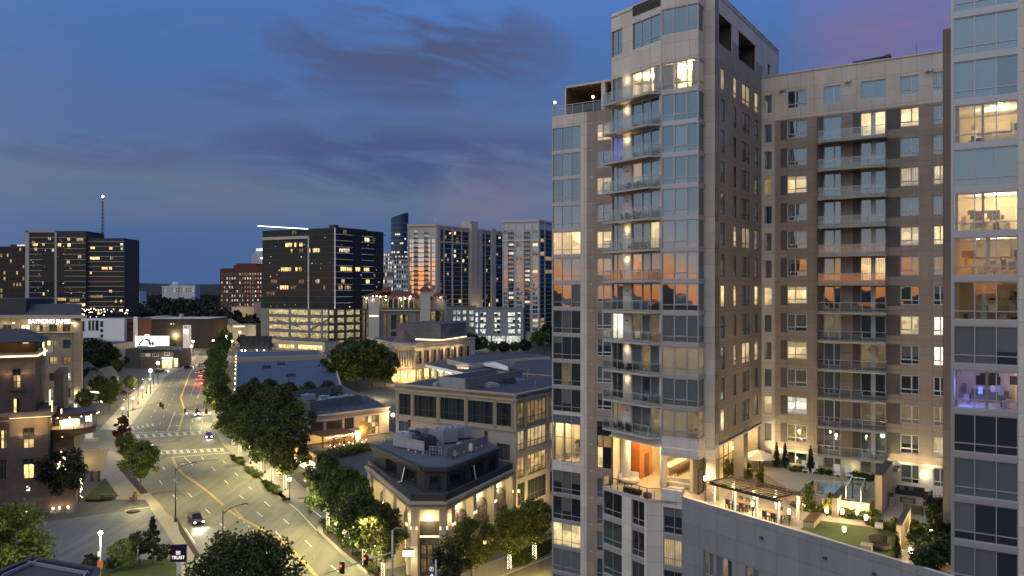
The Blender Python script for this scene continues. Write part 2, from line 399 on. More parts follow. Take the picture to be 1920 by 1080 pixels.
# ------------------------------------------------------------------ sky, afterglow, camera
W = bpy.data.worlds.new('World'); S.world = W; W.use_nodes = True
nt = W.node_tree; ns = nt.nodes; ls = nt.links; ns.clear()
out = ns.new('ShaderNodeOutputWorld'); bg = ns.new('ShaderNodeBackground'); ls.new(bg.outputs[0], out.inputs[0])
tc = ns.new('ShaderNodeTexCoord'); sp = ns.new('ShaderNodeSeparateXYZ'); ls.new(tc.outputs['Generated'], sp.inputs[0])
X, Y, Z = sp.outputs
WEST = az(-128)
def ramp(fac, stops, interp='EASE'):
 r = ns.new('ShaderNodeValToRGB'); r.color_ramp.interpolation = interp
 e = r.color_ramp.elements
 while len(e) < len(stops): e.new(.5)
 for i, (p, c) in enumerate(stops):
  e[i].position = p; e[i].color = (*c, 1) if isinstance(c, tuple) else (c, c, c, 1)
 ls.new(fac, r.inputs[0]); return r.outputs[0]
hl = math_(ns, ls, 'SQRT', math_(ns, ls, 'ADD', math_(ns, ls, 'MULTIPLY', X, X), math_(ns, ls, 'MULTIPLY', Y, Y)))
hl = math_(ns, ls, 'MAXIMUM', hl, .02)
wd = math_(ns, ls, 'DIVIDE', math_(ns, ls, 'ADD', math_(ns, ls, 'MULTIPLY', X, WEST.x), math_(ns, ls, 'MULTIPLY', Y, WEST.y)), hl)
wfac = ramp(math_(ns, ls, 'MULTIPLY_ADD', wd, .5, .5), [(.40, 0.0), (.50, .06), (.68, .8), (.9, 1.0)])
el = math_(ns, ls, 'MAXIMUM', Z, 0.0)
east = ramp(el, [(0.0, (.050,.105,.245)), (.05, (.056,.110,.250)), (.12, (.090,.140,.245)), (.19, (.070,.125,.275)), (.26, (.058,.128,.315)), (.36, (.064,.155,.42)), (.7, (.05,.14,.45)), (1.0, (.04,.12,.40))])
# sky behind the camera: warm at the horizon, unseen top brightened for ambient light
west = ramp(el, [(0.0, (1.9,.52,.10)), (.016, (1.7,.66,.24)), (.034, (1.05,.66,.50)), (.060, (.66,.60,.60)), (.10, (.50,.56,.63)), (.20, (.40,.53,.68)), (.30, (.46,.58,.74)), (.42, (.85,.92,1.02)), (.7, (1.0,1.05,1.12)), (1.0, (.8,.9,1.05))])
base = mixc(ns, ls, wfac, east, west)
# cloud sheets: noise laid on a level far above, so they foreshorten towards the horizon
den = math_(ns, ls, 'ADD', Z, .10)
cv = ns.new('ShaderNodeCombineXYZ')
ls.new(math_(ns, ls, 'DIVIDE', X, den), cv.inputs[0]); ls.new(math_(ns, ls, 'DIVIDE', Y, den), cv.inputs[1])
mp = ns.new('ShaderNodeMapping'); mp.inputs['Scale'].default_value = (.55, .8, 1); mp.inputs['Location'].default_value = (3.9, 1.35, 0); mp.inputs['Rotation'].default_value = (0, 0, .25)
ls.new(cv.outputs[0], mp.inputs[0])
c1 = nd(ns, 'ShaderNodeTexNoise', Scale=1.15, Detail=7.0, Roughness=.58, Distortion=.5); ls.new(mp.outputs[0], c1.inputs['Vector'])
c2 = nd(ns, 'ShaderNodeTexNoise', Scale=2.6, Detail=8.0, Roughness=.6, Distortion=.9); ls.new(mp.outputs[0], c2.inputs['Vector'])
m1 = ramp(c1.outputs[0], [(.44, 0.0), (.60, .85), (.75, 1.0)])
m2 = ramp(c2.outputs[0], [(.48, 0.0), (.68, .7), (.85, 1.0)])
lift = ramp(el, [(0.0, .12), (.03, .25), (.10, .8), (.3, 1.0)])
m1 = math_(ns, ls, 'MULTIPLY', m1, lift); m2 = math_(ns, ls, 'MULTIPLY', m2, lift)
dkc = mixc(ns, ls, wfac, (.052,.078,.18), (.34,.40,.50))
ltc = mixc(ns, ls, wfac, (.150,.165,.225), (.60,.60,.62))
col = mixc(ns, ls, math_(ns, ls, 'MULTIPLY', m1, .20), base, dkc)
col = mixc(ns, ls, math_(ns, ls, 'MULTIPLY', m2, math_(ns, ls, 'MULTIPLY_ADD', wfac, .28, .10)), col, ltc)
# rosy patches ahead, right of the view's middle
def lobe(a, e, w, amt, c, nz):
 global col
 d = Vector((math.sin(math.radians(a))*math.cos(math.radians(e)), math.cos(math.radians(a))*math.cos(math.radians(e)), math.sin(math.radians(e))))
 dt = math_(ns, ls, 'ADD', math_(ns, ls, 'ADD', math_(ns, ls, 'MULTIPLY', X, d.x), math_(ns, ls, 'MULTIPLY', Y, d.y)), math_(ns, ls, 'MULTIPLY', Z, d.z))
 f = math_(ns, ls, 'MULTIPLY', math_(ns, ls, 'SUBTRACT', dt, math.cos(math.radians(w))), 1 / (1 - math.cos(math.radians(w))))
 f = math_(ns, ls, 'MULTIPLY', math_(ns, ls, 'MAXIMUM', f, 0.0), amt)
 f = math_(ns, ls, 'MULTIPLY', f, nz)
 col = mixc(ns, ls, math_(ns, ls, 'MINIMUM', f, 1.0), col, c)
nz = ramp(c2.outputs[0], [(.30, .35), (.62, 1.0)])
lobe(26.0, 17.0, 7.0, .45, (.27,.125,.215), nz)
# cloud banks ahead: ragged patches given by azimuth and elevation
azd = math_(ns, ls, 'MULTIPLY', math_(ns, ls, 'ARCTAN2', X, Y), 57.3); eld = math_(ns, ls, 'MULTIPLY', math_(ns, ls, 'ARCSINE', Z), 57.3)
pv = ns.new('ShaderNodeCombineXYZ'); ls.new(math_(ns, ls, 'MULTIPLY', azd, .085), pv.inputs[0]); ls.new(math_(ns, ls, 'MULTIPLY_ADD', azd, .05, math_(ns, ls, 'MULTIPLY', eld, .34)), pv.inputs[1])
c3 = nd(ns, 'ShaderNodeTexNoise', Scale=1.25, Detail=9.0, Roughness=.6, Distortion=.7); ls.new(pv.outputs[0], c3.inputs['Vector'])
def patch(a, e, wa, we, amt, c, lo=.36, hi=.60):
 global col
 q = [math_(ns, ls, 'POWER', math_(ns, ls, 'ABSOLUTE', math_(ns, ls, 'MULTIPLY_ADD', v, 1 / w, -o / w)), 2.0) for v, o, w in ((azd, a, wa), (eld, e, we))]
 f = math_(ns, ls, 'MAXIMUM', math_(ns, ls, 'SUBTRACT', 1.0, math_(ns, ls, 'ADD', q[0], q[1])), 0.0)
 f = math_(ns, ls, 'MULTIPLY', math_(ns, ls, 'POWER', f, .6), ramp(c3.outputs[0], [(lo, 0.0), (hi, 1.0)]))
 col = mixc(ns, ls, math_(ns, ls, 'MULTIPLY', f, amt), col, c)
patch(-26, 6.6, 11, 2.6, .55, (.112,.145,.21)); patch(-12, 6.2, 14, 1.8, .5, (.115,.14,.205))
patch(-6.5, 16.6, 11.5, 4.0, .95, (.062,.078,.165)); patch(-7, 9.2, 15, 3.2, .95, (.050,.080,.190)); patch(-27, 8.6, 8, 1.2, .6, (.060,.090,.20)); patch(-17, 13.5, 7, 1.4, .5, (.062,.090,.21))
patch(-3, 11.8, 9, 1.2, .35, (.10,.125,.22))
lobe(-1.0, 4.0, 7, .38, (.20,.145,.20), nz)
# a trace of the physical sky, sun just under the horizon behind the camera
sk = ns.new('ShaderNodeTexSky'); sk.sky_type = 'NISHITA'; sk.sun_disc = False
sk.sun_elevation = math.radians(1.0); sk.sun_rotation = math.radians(-128); sk.air_density = 1.2; sk.dust_density = 2.0
col = mixc(ns, ls, 1.0, col, mixc(ns, ls, 1.0, sk.outputs[0], (.004,.004,.004), 'MULTIPLY'), 'ADD')
ls.new(col, bg.inputs[0]); bg.inputs[1].default_value = 1.0
sl = bpy.data.lights.new('afterglow_sun', 'SUN'); sl.energy = .09; sl.angle = math.radians(20); sl.color = (1.0,.62,.40)
so = bpy.data.objects.new('afterglow_sun', sl); COL.objects.link(so)
_sd = az(-56)
so.rotation_euler = (-Vector((_sd.x, _sd.y, math.tan(math.radians(9))))).to_track_quat('-Z', 'Y').to_euler()
cam = bpy.data.cameras.new('camera'); co = bpy.data.objects.new('camera', cam); COL.objects.link(co)
co.location = (0, 0, CH); co.rotation_euler = (math.radians(90), 0, 0)
cam.sensor_width = 36; cam.lens = 36 * F / 1920; cam.clip_start = .5; cam.clip_end = 20000
S.camera = co
S.render.resolution_x, S.render.resolution_y = 1024, 576
S.view_settings.view_transform = 'Standard'; S.view_settings.look = 'None'; S.view_settings.gamma = 1
S.view_settings.exposure = 0.30
S.render.engine = 'CYCLES'
S.cycles.use_denoising = True
try: S.cycles.denoiser = 'OPENIMAGEDENOISE'
except Exception: pass
S.cycles.max_bounces = 6; S.cycles.diffuse_bounces = 3; S.cycles.glossy_bounces = 3; S.cycles.transparent_max_bounces = 12
S.cycles.sample_clamp_indirect = 4.0; S.cycles.caustics_reflective = False; S.cycles.caustics_refractive = False
S.cycles.use_light_tree = True
# ------------------------------------------------------------------ the tall apartment complex on the right
def L(k): return 25.2 + 3.11 * k
ZT = 19.0                                   # roof terrace level
M['furn'] = mat('grey_upholstery', (.20,.18,.16), .9, .1, 3)
M['cab'] = mat('pale_cabinet', (.50,.42,.32), .5, .1, 1)
M['curtainw'] = mat('white_curtain', (.62,.56,.46), .9, .15, 1.5, stretch=(6,6,.2))
M['roomwall'] = mat('warm_wall', (.66,.56,.42), .8, .05)
M['spotlit'] = glow('ceiling_spots', (1.0,.85,.6), 18)
RP = 1.7
def room(parent, fr, u0, u1, z0, z1, dep=5.0, power=120, kind=0, seed=0, side=None, col=(1,.76,.42), y0=.35):
 "a real lit room behind clear glass: shell, ceiling lamps, a few pieces of furniture"
 r = random.Random(seed); w = u1 - u0
 mb = MB(); a, b, c, d = 0, w, y0, dep; h = z1 - z0
 mb.poly([(a,c,0),(b,c,0),(b,d,0),(a,d,0)], 1); mb.poly([(a,c,h),(a,d,h),(b,d,h),(b,c,h)], 2)
 mb.poly([(a,d,0),(b,d,0),(b,d,h),(a,d,h)], 0)
 mb.poly([(a,c,0),(a,d,0),(a,d,h),(a,c,h)], 0)
 mb.poly([(b,c,0),(b,c,h),(b,d,h),(b,d,0)], 0)
 for k in range(3):                       # recessed lamps
  x = w * (.25 + .25 * k)
  mb.lathe([(.09, h - .03), (.09, h - .005)], (x, dep * .45, 0), 8, 3)
 if kind == 0:                            # kitchen wall
  mb.box((w*.2, d-.65, 0), (w*.95, d-.05, .92), 4); mb.box((w*.2, d-.4, 1.5), (w*.62, d-.05, 2.2), 4)
  mb.box((w*.3, d-2.2, 0), (w*.8, d-1.5, .95), 5); mb.box((w*.66, d-.45, 1.55), (w*.84, d-.05, 2.0), 6)
 if kind == 1:                            # living room
  mb.box((w*.15, d-1.6, 0), (w*.6, d-.7, .45), 5); mb.box((w*.15, d-.9, .45), (w*.6, d-.7, .85), 5)
  mb.box((w*.2, d-.1, 1.1), (w*.5, d-.05, 1.8), 6); mb.box((w*.7, d-1.4, 0), (w*.9, d-.6, .7), 4)
  mb.tube((w*.85, d-.9, .7), (w*.85, d-.9, 1.1), .03, .03, 6, 6); mb.lathe([(.22, 1.1), (.13, 1.5)], (w*.85, d-.9, 0), 10, 3)
 if kind == 2:                            # curtains drawn over part of the glass
  mb.box((w*.02, c+.05, .05), (w*.28, c+.14, h-.1), 7); mb.box((w*.82, c+.05, .05), (w*.98, c+.14, h-.1), 7)
  mb.box((w*.35, d-1.2, 0), (w*.75, d-.3, .6), 5); mb.box((w*.4, d-.1, 1.2), (w*.62, d-.05, 2.0), 6)
 mb.box((w*.5, d-.06, 0), (w*.5+.9, d-.02, 2.05), 4)
 for _ in range(16):
  x, q, s_ = r.uniform(.1, w - .6), r.uniform(1.2, d - .3), r.uniform(.12, .5); zq_ = r.choice((0, 0, .45, .9)); mb.box((x, q, zq_), (x + s_, q + s_*.7, zq_ + r.uniform(.15, .75)), r.choice((4, 5, 6, 7)))
 for _ in range(4): x = r.uniform(.1, w - .7); q = r.uniform(1.1, 1.7); mb.box((x, d-.09, q), (x + r.uniform(.3, .7), d-.03, q + r.uniform(.3, .7)), 6)
 for x in (.03, w*r.uniform(.3, .36), w - .3): mb.box((x, y0 + .06, .05), (x + r.uniform(.15, .32), y0 + .13, h - .08), 7)
 o = mb.build('room_interior', [M['roomwall'], M['floorw'], M['ceil'], M['spotlit'], M['cab'], M['furn'], M['darkfabric'], M['curtainw']], parent, fr.P(u0, 0, z0), fr.a)
 p = fr.P((u0+u1)/2, dep*.5, z0 + h - .45)
 lamp(p, power * RP, col, .25, parent, name='room_light')
 return o
def band(parent, name, fr, u0, u1, z0, z1, y0, y1, m):
 mb = MB(); mb.box((u0, y0, z0), (u1, y1, z1)); return mb.build(name, m, parent, fr.P(0), fr.a)
# frames ------------------------------------------------------------
P1 = Vector((14.8, 78.1, 0)); C0 = Vector((18.0, 76.0, 0))
FB = Fr(P1, A_R); WB = (C0 - P1).length
FP = Fr((10.6, 84.1), -az(-35)); WP = (P1 - FP.o).length; FP = Fr((10.6, 84.1), P1 - FP.o)
C1 = C0 + B_R * 1.86; FRT = Fr(C0, B_R)
C2 = C1 + A_R * .98; FCOL = Fr(C1, A_R)
FS = Fr(C2, B_R); WS = 24.0; ZR = 69.2
C3 = FS.P(16.3)
FW = Fr(C3, A_R); WW = 24.0; ZW = 64.2
FL = Fr((4.8, 94.6), A_R); WL = 9.6
FR_ = Fr((31.2, 56.0), A_R)
tower = thing('apartment_tower', 'tall pale corner tower with stacked glass balconies and a lit penthouse storey', 'tower', (20, 88, 0))
# ---- bay of glass
def code(s): return {'b': M['p_blind'], 'l': M['p_blindl'], 'w': M['p_blindw'], 'd': M['p_dark'], 'm': M['p_mix'], 'c': M['p_curt'], 'L': M['p_lit'], 'P': M['p_lit2'], 'C': M['p_litc'], 'i': M['p_dim'], 'B': M['p_blue'], 'W': M['p_litw'], 'o': M['clear']}[s]
mb = MB(); ops = [(.0, WB, L(k) + .12, L(k+1) - .30) for k in range(12)] + [(.0, WB, 65.0, 67.55)]
ops = [(a + .06, b - .06, c, d) for a, b, c, d in ops]
wallgrid(mb, 0, WB, 23.4, ZR, ops, [(0, WB, L(k) - .30, L(k) + .12, 1) for k in range(1, 11)] + [(-.1, .07, 25, 62, 1), (WB - .07, WB + .1, 25, 62, 1)], .16)
mb.poly([(0,0,ZR),(WB,0,ZR),(WB,3,ZR),(0,3,ZR)], 0); mb.poly([(0,0,23.4),(0,3,23.4),(WB,3,23.4),(WB,0,23.4)], 0)
mb.build('bay_wall', [M['beige'], M['silver']], tower, FB.P(0), FB.a)
bayc = {11: 'oooooo', 10: 'dddldd', 9: 'dbdlld', 8: 'ddddld', 7: 'lldlbl', 6: 'bblbbl', 5: 'lblblb', 4: 'dlbddm', 3: 'bbbbbb', 2: 'wwwwww', 1: 'bbbbbb', 0: 'wwiwwi'}
for k in range(12):
 r = bayc[k]; low = {'l': 'b', 'o': 'o'}
 window(tower, FB, .06, WB - .06, L(k) + .12, L(k+1) - .30, [code(c) for c in r[3:] + r[:3]], (.335, .70), (.22,), .07, M['silver'], .14, 1, 'bay_window')
window(tower, FB, .06, WB - .06, 65.0, 67.55, [code('d')] * 3, (.335, .70), (), .07, M['silver'], .14, None, 'bay_window')
room(tower, FB, .1, WB - .1, L(11) + .1, L(12) - .3, 5, 260, 2, 3)
# ---- return of the bay
mb = MB(); wr = 1.86
ops = [(.10, wr - .08, L(k) + .12, L(k+1) - .30) for k in range(12)] + [(.1, wr - .3, 65.0, 67.55)]
wallgrid(mb, 0, wr, 23.4, ZR, ops, [(0, wr, L(k) - .30, L(k) + .12, 1) for k in range(1, 11)] + [(-.1, .1, 25, 62, 1)], .14)
mb.build('bay_return_wall', [M['beige'], M['silver']], tower, FRT.P(0), FRT.a)
for k in range(12):
 p = {11: 'L', 2: 'w', 0: 'i', 3: 'm', 8: 'b'}.get(k, 'd')
 window(tower, FRT, .10, wr - .08, L(k) + .12, L(k+1) - .30, [code(p)], (), (.22,), .06, M['silver'], .12, None, 'corner_window')
window(tower, FRT, .10, wr - .3, 65.0, 67.55, [code('d')], (), (), .06, M['silver'], .12, None, 'corner_window')
# ---- corner pier
mb = MB(); mb.box((0, 0, 23.2), (.98, 1.2, ZR), 0); mb.box((-.02, .3, 0), (.97, 1.2, 23.2), 1)
mb.build('corner_pier', [M['beige'], M['brownpier']], tower, FCOL.P(0), FCOL.a)
# ---- balcony side
u = {n: FP.U(x) for n, x in dict(a=1150, b=1168, c=1184, d=1236).items()}
mb = MB(); ops = []
for k in range(12): ops += [(.12, u['b'], L(k) + .1, L(k+1) - .32), (u['c'], u['d'], L(k) + .1, L(k+1) - .32)]
topw = (.05, FP.U(1167), 64.6, 67.3); topw2 = (FP.U(1186), WP - .1, 64.6, 67.3); lou = (FP.U(1186), WP - .1, 68.0, 69.1)
wallgrid(mb, 0, WP, 24.3, ZR, ops + [topw, topw2], [lou + (1,)], .18)
mb.poly([(0,0,ZR),(WP,0,ZR),(WP,3,ZR),(0,3,ZR)], 0)
mb.build('balcony_wall', [M['beige'], M['darkframe']], tower, FP.P(0), FP.a)
doorc = {11: 'ooo', 10: 'ddd', 9: 'ddd', 8: 'icb', 7: 'dlb', 6: 'dcC', 5: 'icl', 4: 'bdd', 3: 'ibi', 2: 'bib', 1: 'bdb', 0: 'cbi'}
sidec = {11: 'o', 10: 'b', 9: 'B', 8: 'b', 7: 'd', 6: 'd', 5: 'm', 4: 'b', 3: 'W', 2: 'd', 1: 'd', 0: 'w'}
for k in range(12):
 window(tower, FP, .12, u['b'], L(k) + .1, L(k+1) - .32, [code(sidec[k])], (.42,), (), .06, M['silver'], .16, None, 'window')
 window(tower, FP, u['c'], u['d'], L(k) + .1, L(k+1) - .32, [code(c) for c in doorc[k]], (.36, .68), (), .07, M['silver'], .16, 1, 'balcony_door')
window(tower, FP, *topw, [code('d')], (.5,), (.18,), .06, M['silver'], .16, None, 'window')
window(tower, FP, *topw2, [code('d')], (.3, .62), (.2,), .06, M['silver'], .16, None, 'window')
mb = MB()
for j in range(9): mb.box((lou[0] + .05, -.05, lou[2] + .03 + j*.12), (lou[1] - .05, .0, lou[2] + .09 + j*.12))
mb.build('louvre', M['darkframe'], tower, FP.P(0), FP.a)
room(tower, FP, .1, WP - .1, L(11) + .08, L(12) - .3, 4.5, 380, 2, 5)
# balconies: slab with a skewed end, railing with glass
OFF = 1.15; uL = -.15; uR = WP - 1.45 + .75
def balcony_parts():
 mb = MB(); pl = [(-.05, 0), (uL, -OFF), (uR, -OFF), (WP + .02, -.02), (WP, 0)]
 mb.prism([(p[0], p[1]) for p in pl], -.20, .02, 0, None, True); sl_ = mb.mesh('balcony', [M['slab']])
 mb = MB(); run = [(-.02, -.1), (uL + .06, -OFF + .06), (uR - .02, -OFF + .06), (WP - .08, -.12)]
 for (a, b), (c, d) in zip(run, run[1:]):
  n = max(1, round(math.hypot(c-a, d-b) / 1.15))
  for j in range(n + 1):
   x, y = a + (c-a)*j/n, b + (d-b)*j/n
   mb.bar((x, y, .02), (x, y, 1.08), .05, .05)
  mb.bar((a, b, 1.1), (c, d, 1.1), .07, .05); mb.bar((a, b, .95), (c, d, .95), .035, .03); mb.bar((a, b, .14), (c, d, .14), .035, .035)
  mb.poly([(a, b, .17), (c, d, .17), (c, d, .93), (a, b, .93)], 1)
 rl = mb.mesh('railing', [M['rail'], M['railglass']])
 return sl_, rl
bsl, brl = balcony_parts()
def chairset(parent, fr, u0, z, seed):
 r = random.Random(seed); mb = MB(); x = 0
 for j in range(2):
  x = j * 1.25 + r.uniform(-.15, .15)
  mb.box((x - .28, -.72, .18), (x + .28, -.18, .40)); mb.box((x - .28, -.24, .40), (x + .28, -.16, .82))
  for a in (-.25, .25):
   mb.box((x + a - .03, -.72, 0), (x + a + .03, -.66, .58)); mb.box((x + a - .03, -.22, 0), (x + a + .03, -.16, .58)); mb.box((x + a - .03, -.72, .56), (x + a + .03, -.2, .60))
 mb.lathe([(.05, 0), (.05, .42), (.26, .44), (.26, .47)], (x + .7, -.5, 0), 10)
 return mb.build('patio_chairs', M['darkfabric'], parent, fr.P(u0, 0, z), fr.a)
M['g_sconce'] = glow('wall_sconce', (1.0,.78,.45), 9)
for k in range(12):
 b = put('balcony', bsl, tower, FP.P(0, 0, L(k)), FP.a); put('railing', brl, b, (0, 0, 0), 0, True)
 mb = MB(); us = (u['b'] + u['c']) / 2
 mb.box((us - .16, -.10, 2.05), (us + .16, 0, 2.13)); lit = k in (11, 10, 9, 6, 5, 2, 1)
 if lit: mb.box((us - .12, -.08, 2.131), (us + .12, -.02, 2.15), 1); mb.box((us - .12, -.08, 2.02), (us + .12, -.02, 2.049), 1)
 mb.build('wall_sconce', [M['darkframe'], M['g_sconce']], tower, FP.P(0, 0, L(k)), FP.a)
 if lit: lamp(FP.P(us, -.28, L(k) + 2.2), 13, (1, .74, .38), .06, tower, name='sconce_light')
for k, uu in ((7, 2.6), (6, 3.5), (8, 3.0), (2, 1.6), (0, 1.4)):
 chairset(tower, FP, uu, L(k) + .03, k)
# ---- right-hand side
cols = [(1350, 1359, 0), (1382*0 + 1351, 1359, 0)]
sc = [(FS.U(1351.5), FS.U(1359.5)), (FS.U(1375.5), FS.U(1381.5)), (FS.U(1391.5), FS.U(1406)), (FS.U(1415), FS.U(1421.8))]
mb = MB(); ops = []
for k in range(0, 12):
 for a, b in sc: ops.append((a, b, L(k) + .42, L(k) + 2.66))
holes = [(FS.U(1348), FS.U(1373), 64.3, 67.3), (FS.U(1385), FS.U(1417), 64.3, 67.3)]
hole3 = [(19.0, 20.2, 65.3, 66.5)]
wallgrid(mb, 0, WS, 24.6, ZR, ops + holes + hole3, [(0, 16.9, 24.6, 62.6 + 3.0, 1), (0, 1.0, 24.6, 70, 1)] + [(16.9, 24, 24, 70, 0)], .12)
mb.build('side_wall', [M['beige'], M['taupe']], tower, FS.P(0), FS.a)
sidep = {11: 'CCCC', 10: 'bdbb', 9: 'bdmb', 8: 'bdbb', 7: 'bdcb', 6: 'bPCi', 5: 'bbbb', 4: 'LPbP', 3: 'bbbb', 2: 'bPLP', 1: 'bbcb', 0: 'Pbcb'}
for k in range(12):
 for j, (a, b) in enumerate(sc):
  c = code(sidep[k][j])
  window(tower, FS, a, b, L(k) + .42, L(k) + 2.66, [c], (.5,) if j == 2 else (), () if j in (0,) else (.25,), .07, M['bronze'], .10, None, 'window')
# open plant loggias behind the two holes
mb = MB()
for a, b, c, d in holes:
 mb.poly([(a-.3,3.5,c),(b+.3,3.5,c),(b+.3,3.5,d),(a-.3,3.5,d)], 0); mb.poly([(a-.3,.3,c),(b+.3,.3,c),(b+.3,3.5,c),(a-.3,3.5,c)], 0)
 mb.poly([(a-.3,.3,d),(a-.3,3.5,d),(b+.3,3.5,d),(b+.3,.3,d)], 0); mb.poly([(b+.3,.3,c),(b+.3,.3,d),(b+.3,3.5,d),(b+.3,3.5,c)], 0); mb.poly([(a-.3,.3,c),(a-.3,3.5,c),(a-.3,3.5,d),(a-.3,.3,d)], 0)
 mb.box((a + .5, 1.2, c), (a + 2.2, 2.6, c + 1.3), 1); mb.tube((a + .3, 1.5, d - .5), (b - .3, 1.9, d - .5), .28, .28, 10, 1)
mb.box((19.05, .12, 65.35), (20.15, .3, 66.45), 2)
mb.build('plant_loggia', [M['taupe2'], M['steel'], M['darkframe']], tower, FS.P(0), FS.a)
# roof and unseen backs
mb = MB()
b1 = FP.o; ring = [FP.o, P1, C0, C1, C2, FS.P(WS), FS.P(WS) - A_R * 13, FP.o + B_R * 20]
mb.prism([(p.x, p.y) for p in ring], ZR - .5, ZR - .3, 0, 1, True)
mb.prism([(p.x - 0, p.y) for p in [FP.o + B_R * .4 - A_R * -.6, FP.o + B_R * 20 - A_R * -.6, FS.P(WS) - A_R * 13]], 25, ZR - .5, 0, None, True)
for p, q in ((FP.o, FP.o + B_R * 20), (FP.o + B_R * 20, FS.P(WS) - A_R * 13), (FS.P(WS) - A_R * 13, FS.P(WS))):
 mb.poly([(p.x,p.y,0),(p.x,p.y,ZR),(q.x,q.y,ZR),(q.x,q.y,0)], 0)
# parapet cap along the side
mb.build('roof', [M['beige'], M['roofgrey']], tower)
band(tower, 'coping', FS, -.05, WS, ZR, ZR + .12, -.06, .35, M['beige'])
# ---- left wing
ug0, ug1 = .10, FL.U(1088.5); uw0 = FL.U(1100); ua, ub = FL.U(1119), FL.U(1147)
mb = MB(); ops = []
floors = list(range(1, 11))
for k in range(0, 11): ops += [(ug0, ug1, L(k) + .10, L(k+1) - .30), (ua, ub, L(k) + .75, L(k) + 2.70)]
ops += [(ug0, ug1, 19.35, 24.9), (ua, ub, 19.2, 24.6)]
for k in range(-7, -2): ops += [(ug0, ug1, L(k) - .35, L(k+1) - .75), (ua, ub, L(k) - .1, L(k) + 2.2)]
zon = [(uw0, WL, 0, 70, 1)] + [(0, ug1, L(k) - .30, L(k) + .10, 2) for k in range(1, 11)] + [(0, ug1, L(k) - .75, L(k) - .35, 2) for k in range(-7, -2)]
wallgrid(mb, 0, WL, 0, 60.6, ops, zon, .16)
mb.poly([(0,0,60.3),(WL,0,60.3),(WL,14,60.3),(0,14,60.3)], 0)
mb.poly([(0,0,0),(0,0,60.6),(0,14,60.6),(0,14,0)], 0)
mb.build('wing_wall', [M['beige'], M['taupe'], M['silver']], tower, FL.P(0), FL.a)
lg = {10: 'ddc', 9: 'dld', 8: 'dcd', 7: 'bbb', 6: 'CCL', 5: 'bbb', 4: 'dbb', 3: 'dcd', 2: 'mdd', 1: 'did', 0: 'dmd'}
lw = {10: 'P', 9: 'l', 8: 'C', 7: 'b', 6: 'C', 5: 'w', 4: 'm', 3: 'b', 2: 'm', 1: 'b', 0: 'm'}
for k in range(0, 11):
 window(tower, FL, ug0, ug1, L(k) + .10, L(k+1) - .30, [code(c) for c in lg[k]], (.333, .667), (.22,), .06, M['silver'], .13, None, 'wing_window')
 window(tower, FL, ua, ub, L(k) + .75, L(k) + 2.70, [code(lw[k])], (.38,), (.2,), .07, M['whiteframe'], .13, 1, 'window')
window(tower, FL, ug0, ug1, 19.35, 24.9, [M['clear']] * 9 + [M['p_blind']] * 3, (.333, .667), (.12, .52, .82), .07, M['silver'], .13, None, 'lounge_window')
window(tower, FL, ua, ub, 19.2, 24.6, [code(c) for c in 'Ldiidd'], (.4,), (.45, .7), .07, M['darkframe'], .13, None, 'lounge_window')
room(tower, FL, ug0, ug1, 19.2, 24.3, 5.5, 420, 1, 9, y0=.3)
lower = {-3: ('mbm', 'b'), -4: ('dmd', 'b'), -5: ('LPL', 'm'), -6: ('bbb', 'd'), -7: ('bbb', 'd')}
for k, (a, b) in lower.items():
 window(tower, FL, ug0, ug1, L(k) - .35, L(k+1) - .75, [code(c) for c in a], (.333, .667), (.22,), .06, M['silver'], .13, None, 'wing_window')
 window(tower, FL, ua, ub, L(k) - .1, L(k) + 2.2, [code(b)], (.4,), (.25,), .07, M['silver'], .13, 1, 'window')
# small twin vents beside the windows
mb = MB()
for k in range(-6, 11):
 for d in (0, .22): mb.lathe([(.07, -.02), (.07, .05)], (0, 0, 0), 6) if False else mb.box((uw0 + .45 + d, -.05, L(k) + 2.75), (uw0 + .57 + d, .0, L(k) + 2.87))
mb.build('vent', M['whiteframe'], tower, FL.P(0), FL.a)
# roof terrace of the wing: railing, brown box, lamps
mb = MB()
for j in range(8): mb.bar((j * WL / 7, .1, 60.6), (j * WL / 7, .1, 61.75), .05, .05)
mb.bar((0, .1, 61.75), (WL, .1, 61.75), .06, .06); mb.poly([(0, .1, 60.7), (WL, .1, 60.7), (WL, .1, 61.6), (0, .1, 61.6)], 1)
mb.bar((0, .1, 61.75), (0, 9, 61.75), .06, .06); mb.poly([(0, .1, 60.7), (0, 9, 60.7), (0, 9, 61.6), (0, .1, 61.6)], 1)
mb.build('roof_railing', [M['rail'], M['railglass']], tower, FL.P(0), FL.a)
M['brownwall'] = mat('brown_render', (.16,.095,.055), .8, .12)
fl2 = FL.sub(1.5); q0, q1 = fl2.U(1059), fl2.U(1146)
mb = MB(); zt = 64.3
mb.box((q0, 0, 60.3), (q0 + .18, 7, zt), 0); mb.box((q0, 6.8, 60.3), (q1, 7, zt), 1); mb.box((q0, 0, zt - .12), (q1 + 4, 7, zt + .1), 0)
mb.box((fl2.U(1128), -.1, 60.3), (fl2.U(1135), .5, zt), 0); mb.box((q0 + .18, .02, 60.3), (q0 + .2, 6.8, zt - .14), 1)
for j in range(7): mb.box((q0 + .3, .5 + j * .9, zt - .3), (q1 + 3, .62 + j * .9, zt - .13), 1)
mb.build('roof_pavilion', [M['beige'], M['brownwall']], tower, fl2.P(0), fl2.a)
for uu in (.25, FL.U(1110)):
 mb = MB(); mb.tube((0,0,0), (0,0,1.1), .04, .04, 6, 0); mb.ball((0,0,1.3), .15, 10, 1)
 mb.build('globe_lamp', [M['darkframe'], M['g_warm']], tower, FL.P(uu, .25, 61.0))
